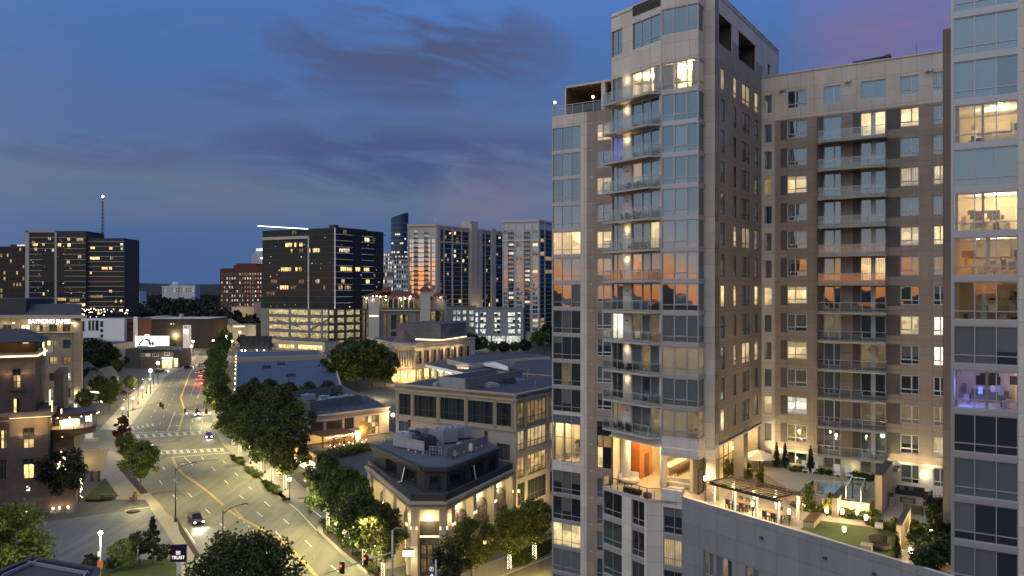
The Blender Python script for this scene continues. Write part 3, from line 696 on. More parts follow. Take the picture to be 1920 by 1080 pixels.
# ---- lower front, below the club deck
FPL = Fr(FP.P(uL + .02, -OFF + .03), FP.u); wpl = FP.U(1225) + .35
FBL = FB
mb = MB()
cl = [(.05, FPL.U(1166)), (FPL.U(1184), FPL.U(1208))]; opl = []
for k in range(-7, -2):
 for a, b in cl: opl.append((a, b, L(k) + .2, L(k) + 2.75))
zon = [(a, b, 0, 17.6, 1) for a, b in cl]
wallgrid(mb, 0, wpl, 0, 18.75, opl, zon, .2)
mb.build('lower_wall', [M['beige'], M['silver']], tower, FPL.P(0), FPL.a)
e0 = FPL.P(wpl); e1 = FB.P(FB.U(1241), .0)
FQ = Fr(e0, e1 - e0); wq = (e1 - e0).length
u2 = FB.U(1279)
mb = MB(); mb.poly([(0,0,0),(wq,0,0),(wq,0,18.75),(0,0,18.75)]); mb.build('lower_return_wall', M['beige'], tower, FQ.P(0), FQ.a)
ca = (FB.U(1243.5), FB.U(1279))
opl = [(ca[0], ca[1], L(k) - .1, L(k) + 2.5) for k in range(-7, -2)]
mb = MB(); wallgrid(mb, FB.U(1241), u2, 0, 20.1, opl, [(ca[0], ca[1], 0, 17.3, 1)], .2)
mb.poly([(FB.U(1241),0,20.1),(u2,0,20.1),(u2,.3,20.1),(FB.U(1241),.3,20.1)]); mb.poly([(FB.U(1241),.3,19),(FB.U(1241),.3,20.1),(u2,.3,20.1),(u2,.3,19)])
mb.build('lower_bay_wall', [M['beige'], M['silver']], tower, FB.P(0), FB.a)
lowc = {-3: 'ddm', -4: 'ddC', -5: 'ddd', -6: 'dbd', -7: 'ddd'}
for k in range(-7, -2):
 for j, (a, b) in enumerate(cl):
  window(tower, FPL, a, b, L(k) + .2, L(k) + 2.75, [code(lowc[k][j])], (.5,), (.25,), .06, M['silver'], .17, None, 'window')
 window(tower, FB, ca[0], ca[1], L(k) - .1, L(k) + 2.5, [code(lowc[k][2])], (.58,), (.25,), .07, M['silver'], .17, None, 'window')
# ---- the club under the tower: deck, columns, timber core, bar, real light
mb = MB()
deck = [FPL.P(0), FPL.P(wpl), e1, FB.P(u2), C1 + A_R * 1.0, FS.P(16.3), FS.P(22), FP.o + B_R * 18, FP.o + A_R*.2]
mb.prism([(p.x, p.y) for p in deck], 18.7, ZT, 0, 1, True)
cel = [FP.P(0, -.3), FP.P(WP - .6, -.3), P1, C0, C1, C2, FS.P(16.3), FS.P(22), FP.o + B_R * 18]
mb.prism([(p.x, p.y) for p in cel], 24.2, 24.35, 2, None, True)
mb.build('club_deck', [M['slab'], M['floorw'], M['ceil']], tower)
mb = MB()
inn = [FP.o + A_R * .2, FP.o + B_R * 17 + A_R * .2, FS.P(18) ]
mb.poly([(inn[0].x, inn[0].y, ZT), (inn[1].x, inn[1].y, ZT), (inn[1].x, inn[1].y, 24.2), (inn[0].x, inn[0].y, 24.2)], 0)
mb.poly([(inn[1].x, inn[1].y, ZT), (inn[2].x, inn[2].y, ZT), (inn[2].x, inn[2].y, 24.2), (inn[1].x, inn[1].y, 24.2)], 0)
k0 = FP.P(0, .1); mb.build('club_wall', [M['roomwall'], M['wood']], tower)
core = [Vector((14.0, 86.3, 0)), Vector((15.9, 89.2, 0)), Vector((13.6, 92.8, 0)), Vector((11.9, 89.3, 0))]
core[3] = core[0] + az(-35) * 2.7; core[2] = core[3] + (core[1] - core[0])
mb = MB(); mb.prism([(p.x, p.y) for p in core], ZT, 24.2, 0)
d0 = core[0] + (core[1] - core[0]) * .35; d1 = core[0] + (core[1] - core[0]) * .72; nn = Vector((.03, -.02, 0))
mb.poly([(d0.x+nn.x, d0.y+nn.y, ZT), (d1.x+nn.x, d1.y+nn.y, ZT), (d1.x+nn.x, d1.y+nn.y, ZT+2.6), (d0.x+nn.x, d0.y+nn.y, ZT+2.6)], 1)
mb.build('timber_core', [M['wood'], M['darkwood']], tower)
for x_, y_, r_ in ((16.0, 83.2, .36), (12.35, 85.6, .55)): mb = MB(); mb.tube((x_, y_, ZT), (x_, y_, 24.25), r_, r_, 16); mb.build('club_column', M['ceil'], tower)
for p, e in ((Vector((14.3, 84.0, 23.6)), 260), (Vector((17.6, 85.5, 23.6)), 330), (Vector((19.5, 89.5, 23.6)), 330), (Vector((12.6, 87.0, 23.8)), 110), (Vector((23.5, 88.0, 23.0)), 200)):
 lamp(p, e * 1.8, (1, .68, .28), .35, tower, name='club_ceiling_light')
mb = MB()
for p in (Vector((14.3, 84.0)), Vector((17.2, 84.0)), Vector((17.8, 86.5)), Vector((19.5, 89.5)), Vector((20.5, 86.5)), Vector((13.2, 85.4)), Vector((22.0, 90.0))):
 mb.lathe([(.14, 24.12), (.14, 24.19)], (p.x, p.y, 0), 10)
mb.build('ceiling_spot', M['spotlit'], tower)
# glass side of the club towards the terrace, under the overhang
FG = Fr(FS.P(2.0, 2.4), B_R); wg = 13.0
mb = MB()
for j in range(9):
 x = j * wg / 8; mb.box((x - .04, -.05, ZT), (x + .04, .05, 24.2), 0)
for z in (ZT + .05, ZT + 2.4, 24.1): mb.box((0, -.045, z - .04), (wg, .045, z + .04), 0)
mb.poly([(0,0,ZT),(wg,0,ZT),(wg,0,24.2),(0,0,24.2)], 1)
mb.build('club_glazing', [M['darkframe'], M['clear']], tower, FG.P(0), FG.a)
mb = MB(); mb.box((FS.U(1396) , .1, ZT), (FS.U(1404), 1.2, 24.6), 0); mb.box((15.2, .1, ZT), (16.3, 2.4, 24.6), 0)
mb.poly([(0, 0, 24.6), (0, 3, 24.6), (16.3, 3, 24.6), (16.3, 0, 24.6)], 1)
mb.box((FS.U(1356), 3.2, ZT), (FS.U(1396), 3.5, 24.2), 1)
mb.build('undercroft_pier', [M['brownpier'], M['roomwall']], tower, FS.P(0), FS.a)
lamp(FS.P(7.5, 1.0, 23.6), 420, (1, .74, .34), .2, tower, name='undercroft_light'); lamp(FS.P(13.5, 1.0, 23.6), 420, (1, .74, .34), .2, tower, name='undercroft_light')
# club deck railing
mb = MB(); run = [(.05, .9), (.06, .06), (wpl - .05, .06), ]
for (a, b), (c, d) in zip(run, run[1:]):
 n = max(1, round(math.hypot(c-a, d-b) / 1.1))
 for j in range(n + 1): mb.bar((a + (c-a)*j/n, b + (d-b)*j/n, ZT), (a + (c-a)*j/n, b + (d-b)*j/n, ZT + 1.1), .05, .05)
 mb.bar((a, b, ZT + 1.12), (c, d, ZT + 1.12), .08, .05); mb.poly([(a, b, ZT + .1), (c, d, ZT + .1), (c, d, ZT + 1.05), (a, b, ZT + 1.05)], 1)
mb.build('deck_railing', [M['darkframe'], M['railglass']], tower, FPL.P(0), FPL.a)
mb = MB(); a, c = (0.05, .05), (wq - .05, .05)
for j in range(3): mb.bar((a[0] + (c[0]-a[0])*j/2, .05, ZT), (a[0] + (c[0]-a[0])*j/2, .05, ZT + 1.1), .05, .05)
mb.bar((*a, ZT + 1.12), (*c, ZT + 1.12), .08, .05); mb.poly([(*a, ZT + .1), (*c, ZT + .1), (*c, ZT + 1.05), (*a, ZT + 1.05)], 1)
mb.build('deck_railing', [M['darkframe'], M['railglass']], tower, FQ.P(0), FQ.a)
# ------------------------------------------------------------------ the long wing behind the terrace
wing = thing('apartment_block', 'long brown apartment block with a pale top storey and a central stack of wide balconies', 'apartment block', (38, 86, 0))
wc = [(FW.U(1432), FW.U(1447.5)), (FW.U(1476), FW.U(1513)), (FW.U(1544), FW.U(1577)), (FW.U(1613.5), FW.U(1661)), (FW.U(1688), FW.U(1723)), (FW.U(1750), FW.U(1772))]
mb = MB(); ops = []; ustrip = FW.U(1453); zon = [(ustrip, WW, 0, 59.1, 1)]
for k in range(-2, 12):
 for j, (a, b) in enumerate(wc):
  lo, hi = (.60, 2.55)
  if j in (2, 3) and -1 <= k <= 10: lo, hi = (.06, 2.55)
  if j == 0: lo, hi = .35, 2.45
  ops.append((a, b, L(k) + lo + (.25 if k == 11 else 0), L(k) + hi + (.25 if k == 11 else 0)))
 if -1 <= k <= 10:
  for a, b in ((1463.5, 1476), (1531.5, 1544), (1599, 1613.5), (1662, 1688)):
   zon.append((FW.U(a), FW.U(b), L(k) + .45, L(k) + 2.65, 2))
zon.append((ustrip, WW, ZT, L(-1) - .35, 3))
wallgrid(mb, 0, WW, 0, ZW, ops, zon, .22)
mb.poly([(0,0,ZW-.4),(WW,0,ZW-.4),(WW,14,ZW-.4),(0,14,ZW-.4)], 4); mb.poly([(WW,0,0),(WW,0,ZW),(WW,14,ZW),(WW,14,0)][::-1], 1); mb.poly([(0,14,0),(WW,14,0),(WW,14,ZW),(0,14,ZW)][::-1], 1)
mb.build('wall', [M['beige'], M['taupe'], M['taupe2'], M['whitewall'], M['roofgrey']], wing, FW.P(0), FW.a)
band(wing, 'coping', FW, 0, WW, ZW, ZW + .14, -.08, .4, M['beige'])
wcodes = {11: 'bdllbc', 10: 'bdlPPl', 9: 'bcllll', 8: 'iPllCC', 7: 'dcllll', 6: 'bcccLL', 5: 'bmlClb', 4: 'LPmddm', 3: 'bbwdLW', 2: 'bPbimW', 1: 'bbbddd', 0: 'LWbiii', -1: 'bibbmL', -2: 'idbbbb'}
for k in range(-2, 12):
 for j, (a, b) in enumerate(wc):
  lo, hi = (.60, 2.55); rows = (.24,) ; cl_ = (.4,) if j == 1 else (.62,); sash = 1 if j == 1 else 0
  nm = 'window'
  if j in (2, 3) and -1 <= k <= 10: lo, hi = (.06, 2.55)
  if j == 0: lo, hi = .35, 2.45; cl_ = (); rows = (); sash = None
  if j == 3: cl_ = (.42, .55); sash = 2; rows = ()
  if j == 3 and k == 11: cl_ = (.5,); sash = None
  o_ = .25 if k == 11 else 0
  ps = [code(wcodes[k][j])]
  if j == 3: ps = [ps[0], M['whiteframe'], ps[0]] if len(cl_) == 2 else ps
  if j in (1, 4, 5) and wcodes[k][j] in 'lcb' and rnd.random() < .5: ps = ps + [M['p_mix']] + ps[:1] * 2
  window(wing, FW, a, b, L(k) + lo + o_, L(k) + hi + o_, ps, cl_, rows if j != 2 else (), .07, M['whiteframe'], .17, sash, 'balcony_door' if j == 3 else nm)
u0, u1 = FW.U(1531), FW.U(1661)
f2 = FW.sub(-1.45); v0, v1 = f2.U(1532.5) - 0, f2.U(1661.5)
mb = MB(); mb.prism([(u0 + .1, 0), (v0, -1.45), (v1, -1.45), (u1 + .15, 0)], -.18, .02, 0, None, True); wsl = mb.mesh('balcony', [M['slab']])
mb = MB(); n = 6
for (a, b), (c, d), n in (((v0 + .05, -1.4), (v1 - .05, -1.4), 6), ((u0 + .15, -.05), (v0 + .05, -1.4), 1), ((v1 - .05, -1.4), (u1 + .1, -.05), 1)):
 for j in range(n + 1): mb.bar((a + (c-a)*j/n, b + (d-b)*j/n, .02), (a + (c-a)*j/n, b + (d-b)*j/n, 1.08), .055, .055)
 mb.bar((a, b, 1.1), (c, d, 1.1), .07, .055); mb.bar((a, b, .1), (c, d, .1), .05, .05); mb.poly([(a, b, .12), (c, d, .12), (c, d, 1.05), (a, b, 1.05)], 1)
wrl = mb.mesh('railing', [M['rail'], M['railglass']])
for k in range(-1, 11):
 b = put('balcony', wsl, wing, FW.P(0, 0, L(k) - .3), FW.a); put('railing', wrl, b, (0, 0, 0), 0, True)
mb = MB()                                             # floodlights on the top band
for px in (1468, 1590, 1741): mb.box((FW.U(px) - .35, -.25, 62.45), (FW.U(px) + .35, -.1, 62.6)); mb.box((FW.U(px) - .3, -.4, 62.3), (FW.U(px) - .05, -.2, 62.55)); mb.box((FW.U(px) + .05, -.4, 62.3), (FW.U(px) + .3, -.2, 62.55))
mb.build('floodlight', M['steel'], wing, FW.P(0), FW.a)
mb = MB(); ux = FW.U(1632); mb.tube((ux - 1.6, 1, ZW + .3), (ux + 1.4, 1.6, ZW + .7), .28, .2, 10); mb.ball((ux + 1.5, 1.6, ZW + .7), .36, 8); mb.box((ux - 1.9, .8, ZW - .1), (ux - .5, 1.8, ZW + .55)); mb.build('roof_plant', M['charcoal'], wing, FW.P(0), FW.a); mb = MB(); mb.tube((FW.U(1716), 1, ZW - .4), (FW.U(1716), 1, ZW + 1.7), .025, .02, 6); mb.build('roof_antenna', M['charcoal'], wing, FW.P(0), FW.a)
M['ventm'] = mat('vent_stain', (.30,.28,.26), .7, .1)
mb = MB()
for k in range(-1, 11):
 for px in (1457, 1737): mb.box((FW.U(px), -.05, L(k) + 2.6), (FW.U(px) + .5, 0, L(k) + 2.68))
mb.build('vent', M['ventm'], wing, FW.P(0), FW.a)
# ------------------------------------------------------------------ glass-fronted tower at the right edge
rt = thing('glass_tower', 'glass-fronted apartment tower of three-pane storeys at the right edge of the photo', 'tower', (35, 58, 0))
wrt = FR_.U(1910); mb = MB(); ops = []; zon = []
for k in range(-7, 16):
 ops.append((.16, wrt - .02, L(k) + .12, L(k+1) - .30)); zon.append((0, wrt, L(k) - .30, L(k) + .12, 1))
wallgrid(mb, 0, wrt + 5, 0, 76, ops, zon + [(0, .16, 0, 76, 1)], .16)
mb.poly([(0,0,0),(0,0,76),(0,12,76),(0,12,0)], 0); mb.poly([(0,0,76),(wrt+5,0,76),(wrt+5,12,76),(0,12,76)], 0)
mb.build('wall', [M['beige'], M['silver']], rt, FR_.P(0), FR_.a)
rc = {12: 'bbb', 11: 'bbl', 10: 'bbb', 9: 'bbd', 8: 'ooo', 7: 'bbb', 6: 'ooo', 5: 'ooo', 4: 'ooo', 3: 'bbm', 2: 'ooo', 1: 'ddd', 0: 'bbb', -1: 'mdd', -2: 'bbd', -3: 'bbb'}
for k in range(-6, 16):
 r = rc.get(k, 'bbb')
 window(rt, FR_, .16, wrt - .02, L(k) + .12, L(k+1) - .30, [code(c) for c in r], (.335, .67), (.23,), .07, M['silver'], .13, None, 'window')
room(rt, FR_, .2, wrt + 1.5, L(8) + .1, L(9) - .25, 5.5, 130, 0, 21)
room(rt, FR_, .2, wrt + 1.5, L(6) + .1, L(7) - .25, 4.5, 190, 1, 22)
room(rt, FR_, .2, wrt + 1.5, L(5) + .1, L(6) - .25, 6.5, 55, 0, 23)
room(rt, FR_, .2, wrt + 1.5, L(4) + .1, L(5) - .25, 6.5, 12, 0, 24)
room(rt, FR_, .2, wrt + 1.5, L(2) + .1, L(3) - .25, 6.0, 12, 1, 25)
mb = MB(); mb.bar((.35, .5, L(2) + .3), (.35, .5, L(3) - .4), .05, .05); mb.build('light_tube', M['g_blue'], rt, FR_.P(0), FR_.a)
lamp(FR_.P(.8, .9, L(2) + 1.6), 260, (.10, .14, 1.0), .2, rt, name='blue_light')
# brown flank running back to the block
fp = Fr((35.55, 65.0), A_R)
mb = MB(); mb.box((0, 0, ZT + 1.2), (2.2, 9, 72 * 0 + ZY(55, 65)), 0); mb.build('brown_flank', M['brownpier'], rt, fp.P(0), fp.a)
# ------------------------------------------------------------------ podium carrying the roof terrace
pod = thing('podium', 'slate grey podium wing under the roof terrace, curving away to the lower right', 'podium', (24, 70, 0))
E0 = FB.P(u2, 0); E1 = Vector((29.6, 57.8, 0)); FD = Fr(E0, E1 - E0); wd_ = (E1 - E0).length
mb = MB(); wins = [(1312.5, 1321.5), (1343, 1352, )]
pc = [(FD.U(1319), FD.U(1338)), (FD.U(1343), FD.U(1372)), (FD.U(1398), FD.U(1423)), (FD.U(1474), FD.U(1502)), (FD.U(1516), FD.U(1547))]
ops = [(a, b, L(k) - .55, L(k) + 2.35) for k in range(-7, -2) for a, b in pc if True]
ops = [o for o in ops if o[3] < 16.4]
wallgrid(mb, 0, wd_ + 3, 0, 19.62, ops, (), .25)
mb.poly([(0,0,19.62),(wd_+3,0,19.62),(wd_+3,.35,19.62),(0,.35,19.62)], 1); mb.poly([(0,.35,ZT),(0,.35,19.62),(wd_+3,.35,19.62),(wd_+3,.35,ZT)], 0)
mb.build('wall', [M['podium'], M['beige']], pod, FD.P(0), FD.a)
r = random.Random(4)
for k in range(-7, -2):
 for j, (a, b) in enumerate(pc):
  if L(k) + 2.35 > 16.4: continue
  c = 'bdb'[j % 3] if r.random() < .8 else 'i'
  window(pod, FD, a, b, L(k) - .55, L(k) + 2.35, [code(c), code('d'), code(c), code('b')], (.5,) if j in (0, 2, 3) else (.36, .7), (.25,), .08, M['silver'], .2, None, 'window')
for px in (1429, 1548, 1640): mb = MB(); mb.box((FD.U(px) - .12, -.22, 18.0), (FD.U(px) + .12, 0, 18.2)); mb.build('drain_spout', M['darkframe'], pod, FD.P(0), FD.a)
M['paver'] = panel('terrace_paver', (.46,.40,.32), .9, .9, 0, .02, .12)
mb = MB()
tp = [FD.P(0, .35), FD.P(wd_ + 2, .35), FR_.P(-.1, 3), FR_.P(0, 14), FW.P(WW, 0), FW.P(0, 0), FS.P(0, -.02)]
mb.prism([(p.x, p.y) for p in tp], 18.4, ZT + .004, 0); mb.build('terrace_deck', M['paver2'] if 'paver2' in M else mat('terrace_paving', (.42,.36,.28), .7, .15, .8, fine=.05), pod)
# ------------------------------------------------------------------ foliage
def leafmat(name, c1, c2, c3, trans=.25):
 m, nt, ns, ls = newmat(name)
 out = ns.new('ShaderNodeOutputMaterial'); ge = ns.new('ShaderNodeNewGeometry'); oi = ns.new('ShaderNodeObjectInfo')
 r = ns.new('ShaderNodeValToRGB'); e = r.color_ramp.elements; e.new(.5)
 for i, (p, c) in enumerate(((0, c1), (.55, c2), (1, c3))): e[i].position = p; e[i].color = (*c, 1)
 ls.new(ge.outputs['Random Per Island'], r.inputs[0])
 hv = ns.new('ShaderNodeHueSaturation'); ls.new(r.outputs[0], hv.inputs['Color'])
 ls.new(math_(ns, ls, 'MULTIPLY_ADD', oi.outputs['Random'], .05, .465), hv.inputs['Hue']); ls.new(math_(ns, ls, 'MULTIPLY_ADD', oi.outputs['Random'], .7, .8), hv.inputs['Value'])
 d = ns.new('ShaderNodeBsdfPrincipled'); ls.new(hv.outputs[0], d.inputs['Base Color']); d.inputs['Roughness'].default_value = .55; d.inputs['Specular IOR Level'].default_value = .25
 t = ns.new('ShaderNodeBsdfTranslucent'); ls.new(hv.outputs[0], t.inputs[0])
 mx = ns.new('ShaderNodeMixShader'); mx.inputs[0].default_value = trans; ls.new(d.outputs[0], mx.inputs[1]); ls.new(t.outputs[0], mx.inputs[2]); ls.new(mx.outputs[0], out.inputs[0])
 MATS[name] = m; return m
M['leaf'] = leafmat('oak_leaves', (.018,.030,.008), (.045,.066,.016), (.10,.125,.030))
M['leaf2'] = leafmat('maple_leaves', (.040,.060,.012), (.080,.115,.022), (.17,.19,.04), .35)
M['leafr'] = leafmat('reddish_leaves', (.06,.022,.010), (.12,.045,.016), (.10,.07,.02))
M['leafd'] = leafmat('evergreen_leaves', (.010,.018,.009), (.020,.034,.014), (.042,.062,.022))
M['bark'] = mat('bark', (.085,.065,.048), .9, .3, 2)
def leafquad(mb, p, d, s, r, m=0):
 d = d.normalized(); t = Vector((r.gauss(0,1), r.gauss(0,1), r.gauss(0,1)))
 a = d.cross(t)
 if a.length < 1e-3: return
 a = a.normalized() * (s * .32); d = d * (s * .5)
 mb.poly([p - d, p + a, p + d, p - a], m)
def rdir(r):
 z = r.uniform(-1, 1); t = r.uniform(0, 6.2832); q = math.sqrt(1 - z*z); return Vector((q*math.cos(t), q*math.sin(t), z))
def cloud(mb, blobs, n, leaf, seed, droop=.35, m=0):
 "leaves spread through a set of clumps (centre, radius, vertical stretch)"
 r = random.Random(seed); tot = sum(b[1]**2 for b in blobs)
 for c, rad, sz in blobs:
  for _ in range(max(6, int(n * rad**2 / tot))):
   d = rdir(r); q = rad * (r.random() ** .40) * r.uniform(.8, 1.15) * (1.35 if r.random() < .10 else 1)
   p = c + Vector((d.x*q, d.y*q, d.z*q*sz))
   leafquad(mb, p, d * .7 + rdir(r) * .8 + Vector((0, 0, -droop)), leaf * r.uniform(.65, 1.3), r, m)
def tree_meshes(key, h, rc, hb, n, leaf, seed, leafm, trunk=.22, lumps=26, shape='oval', droop=.35):
 """crown: clumps with gaps, from height hb to h, half-width rc; trunk with limbs"""
 r = random.Random(seed); blobs = []; hc = h - hb
 for k in range(lumps):
  t = (k + r.random()) / lumps
  if shape == 'oval': w = math.sin(math.pi * min(1, .16 + t * .84)) ** .7
  elif shape == 'round': w = math.sqrt(max(.05, 1 - (2*t - 1)**2))
  elif shape == 'cone': w = max(.06, 1 - t)
  else: w = 1.0
  a = k * 2.39996 + r.uniform(-.6, .6); q = rc * w * r.uniform(.30, .95)
  b = rc * r.uniform(.15, .34) * (.55 + .45 * w)
  blobs.append((Vector((q*math.cos(a), q*math.sin(a), hb + hc * (.08 + .86*t))), b, r.uniform(.7, 1.1)))
 mb = MB(); cloud(mb, blobs, n, leaf, seed + 1, droop); crown = mb.mesh('crown', [leafm])
 mb = MB(); top = hb + hc * .55; kx, ky = r.uniform(-.2, .2), r.uniform(-.2, .2)
 mid = Vector((kx, ky, hb)); mb.tube((0, 0, -.1), mid, trunk, trunk*.75, 8); mb.tube(mid, (kx*1.5, ky*.5, top), trunk*.75, trunk*.3, 7)
 for b in blobs[::2]:
  st = Vector((kx, ky, min(top - .3, hb + max(0, b[0].z - hb) * .45))); mb.tube(st, b[0], trunk*.34, trunk*.08, 5, 0, False)
 return mb.mesh('trunk', [M['bark']]), crown
TREES = {}
def tree(kind, loc, label, group=None, s=1.0, rot=None, name='street_tree', sz=None):
 tm, cm = TREES[kind]
 t = thing(name, label, 'tree', loc, group, rnd.uniform(0, 6.28) if rot is None else rot)
 t.scale = (s, s, s if sz is None else sz)
 put('trunk', tm, t, (0,0,0), 0, True); put('crown', cm, t, (0,0,0), 0, True)
 return t
TREES['oak'] = tree_meshes('oak', 15.0, 5.0, 3.2, 6500, .58, 3, M['leaf'], .24, 60)
TREES['oak2'] = tree_meshes('oak2', 13.0, 4.7, 3.0, 6000, .56, 5, M['leaf'], .22, 52, 'round')
TREES['maple'] = tree_meshes('maple', 9.2, 3.9, 2.4, 5200, .42, 8, M['leaf2'], .15, 46, 'round')
TREES['dark'] = tree_meshes('dark', 9.0, 4.2, 2.0, 4200, .5, 12, M['leafd'], .18, 26, 'round')
TREES['red'] = tree_meshes('red', 9.0, 2.4, 2.2, 2600, .42, 15, M['leafr'], .13, 22)
TREES['far'] = tree_meshes('far', 14.0, 6.0, 2.5, 3400, .95, 17, M['leaf'], .25, 46, 'round')
TREES['fard'] = tree_meshes('fard', 14.0, 7.5, 2.0, 3400, 1.1, 19, M['leafd'], .3, 46, 'round')
TREES['pine'] = tree_meshes('pine', 7.0, 1.7, .6, 2600, .34, 23, M['leafd'], .12, 26, 'cone')
TREES['near'] = tree_meshes('near', 12.0, 6.3, 3.0, 17000, .40, 29, M['leaf'], .26, 90, 'round')
TREES['bushy'] = tree_meshes('bushy', 11.0, 5.2, 1.0, 11000, .40, 31, M['leaf2'], .2, 64, 'round')
SHR = {}
def shrubmesh(key, blobs, n, leaf, seed, lm):
 mb = MB(); cloud(mb, [(Vector(c), r_, s_) for c, r_, s_ in blobs], n, leaf, seed, 0); SHR[key] = mb.mesh('shrub', [lm])
r = random.Random(41)
shrubmesh('cyp', [((0,0,.35 + .28*k), .40*(1 - k/9.5) + .05, 1.2) for k in range(9)], 1500, .16, 1, M['leafd'])
shrubmesh('ball', [((r.uniform(-.15,.15), r.uniform(-.15,.15), .3 + .22*k), .42 - .05*k, 1.0) for k in range(5)], 900, .17, 2, M['leaf2'])
shrubmesh('low', [((r.uniform(-.7,.7), r.uniform(-.5,.5), .3), r.uniform(.25,.45), .8) for k in range(9)], 900, .2, 3, M['leaf'])
shrubmesh('bush', [((r.uniform(-1.1,1.1), r.uniform(-1.1,1.1), r.uniform(.4,1.5)), r.uniform(.45,.8), .9) for k in range(14)], 1800, .28, 4, M['leafd'])
def shrub(kind, loc, label, s=1.0, group=None, cat='shrub', name='shrub', sz=None, rot=None):
 o = put(name, SHR[kind], None, loc, rnd.uniform(0, 6.28) if rot is None else rot); o.scale = (s, s, s if sz is None else sz)
 return tag(o, label, cat, group)
# ------------------------------------------------------------------ roof terrace furniture
def T(px, py, dz=0.0): return G(px, py, ZT + dz)
ZD = 20.3                                   # the pool deck is a step higher
def TD(px, py): return G(px, py, ZD)
_dk = [FW.P(.2, .0), FW.P(FW.U(1668), 0), TD(1652, 926), TD(1630, 944), TD(1492, 928), TD(1432, 886)]
mb = MB(); mb.prism([(p.x, p.y) for p in _dk], ZT, ZD, 0, 1); mb.build('pool_deck', [M['taupe'], mat('terrace_paving', (.42,.36,.28))], pod)
M['water'] = pane('pool_water', (.10,.34,.30), .06, (.42,1.0,.70), 1.0, contrast=.5)  # the water itself emits, in place of lamps under it
M['turf'] = mat('lawn', (.055,.095,.022), .95, .3, 1.2, fine=.2)
M['sandstone'] = panel('sandstone_slab', (.42,.34,.25), 1.3, 1.2, 0, .02, .12)
M['cap'] = mat('dark_coping', (.10,.095,.09), .7, .12)
tl = thing('pergola', 'dark slatted pergola on white posts along the terrace edge', 'pergola', (19.3, 75.7, ZT))
fpg = Fr((19.25, 75.75), (.575, -.818)); Lp, Dp, Hp = 7.5, 3.1, 2.42
mb = MB()
for x in (0, Lp/2, Lp - .12): mb.box((x, -.35, Hp - .16), (x + .12, Dp + .25, Hp), 0)
for y in (-.35, 0.05, Dp - .1, Dp + .15): mb.box((-.2, y, Hp - .28), (Lp + .2, y + .1, Hp - .161), 0)
n = 19
for j in range(n):
 x = -.15 + j * (Lp + .3) / n
 mb.box((x, -.4, Hp + .002), (x + .15, Dp + .3, Hp + .06), 0)
mb.build('slatted_roof', mat('pergola_brown', (.035,.024,.017), .6, .2, 2), tl, fpg.P(0, 0, ZT), fpg.a)
mb = MB()
for x in (.05, 2.5, 4.95, Lp - .2):
 for y in (.05, Dp - .2):
  p = MB(); p.box((x, y, 0), (x + .17, y + .17, Hp - .28)); p.build('post', M['white'], tl, fpg.P(0, 0, ZT), fpg.a)
for x in (1.3, 3.6, 6.0):
 p = MB(); p.lathe([(.09, 0), (.05, .14)], (x, 1.5, Hp - .5), 8, 1); p.tube((x, 1.5, Hp - .36), (x, 1.5, Hp - .16), .012, .012, 5, 0)
 p.build('hanging_lamp', [M['black'], M['g_warm']], tl, fpg.P(0, 0, ZT), fpg.a); lamp(fpg.P(x, 1.5, ZT + Hp - .62), 320, (1,.70,.32), .08, tl, name='pergola_light')
def table(fr, u, y, w, d, lab, cat='table', h=.74, m=None, mt=None):
 t = thing('terrace_table', lab, cat, fr.P(u, y, ZT), None, fr.a); mt = mt or M['darkwood']
 p = MB(); p.box((-w/2, -d/2, h - .06), (w/2, d/2, h)); p.build('table_top', mt, t, local=True)
 for a in (-1, 1):
  for b in (-1, 1):
   p = MB(); p.box((a*(w/2 - .12) - .04, b*(d/2 - .12) - .04, 0), (a*(w/2 - .12) + .04, b*(d/2 - .12) + .04, h - .06)); p.build('leg', mt, t, local=True)
 return t
table(fpg, 2.2, 1.5, 2.4, .95, 'long dark dining table under the middle of the pergola')
table(fpg, 6.4, 1.3, 2.0, 1.4, 'square dark table under the near end of the pergola')
def chair(loc, rot, label, group):
 t = thing('terrace_chair', label, 'chair', loc, group, rot)
 p = MB(); p.box((-.24, -.24, .40), (.24, .24, .47)); p.build('seat', M['darkfabric'], t, local=True)
 p = MB(); p.box((-.24, .19, .47), (.24, .25, .92)); p.build('backrest', M['darkfabric'], t, local=True)
 for a in (-.2, .2):
  for b in (-.2, .2): p = MB(); p.box((a - .025, b - .025, 0), (a + .025, b + .025, .40)); p.build('leg', M['black'], t, local=True)
 return t
c0 = None
for u_, y_, ra in ((1.4,.75,0),(2.2,.75,0),(3.0,.75,0),(1.4,2.25,math.pi),(2.2,2.25,math.pi),(3.0,2.25,math.pi),(5.9,.35,0),(6.8,.35,0),(5.9,2.25,math.pi),(6.8,2.25,math.pi)):
 lab = 'dark wicker chair at the long dining table under the pergola' if u_ < 4 else 'dark wicker chair at the square table under the pergola'
 p = fpg.P(u_, y_, ZT); rr = fpg.a + math.pi + ra
 if c0 is None: c0 = chair(p, rr, lab, 'dining chairs under the pergola')
 else: dup(c0, p, rr, lab)
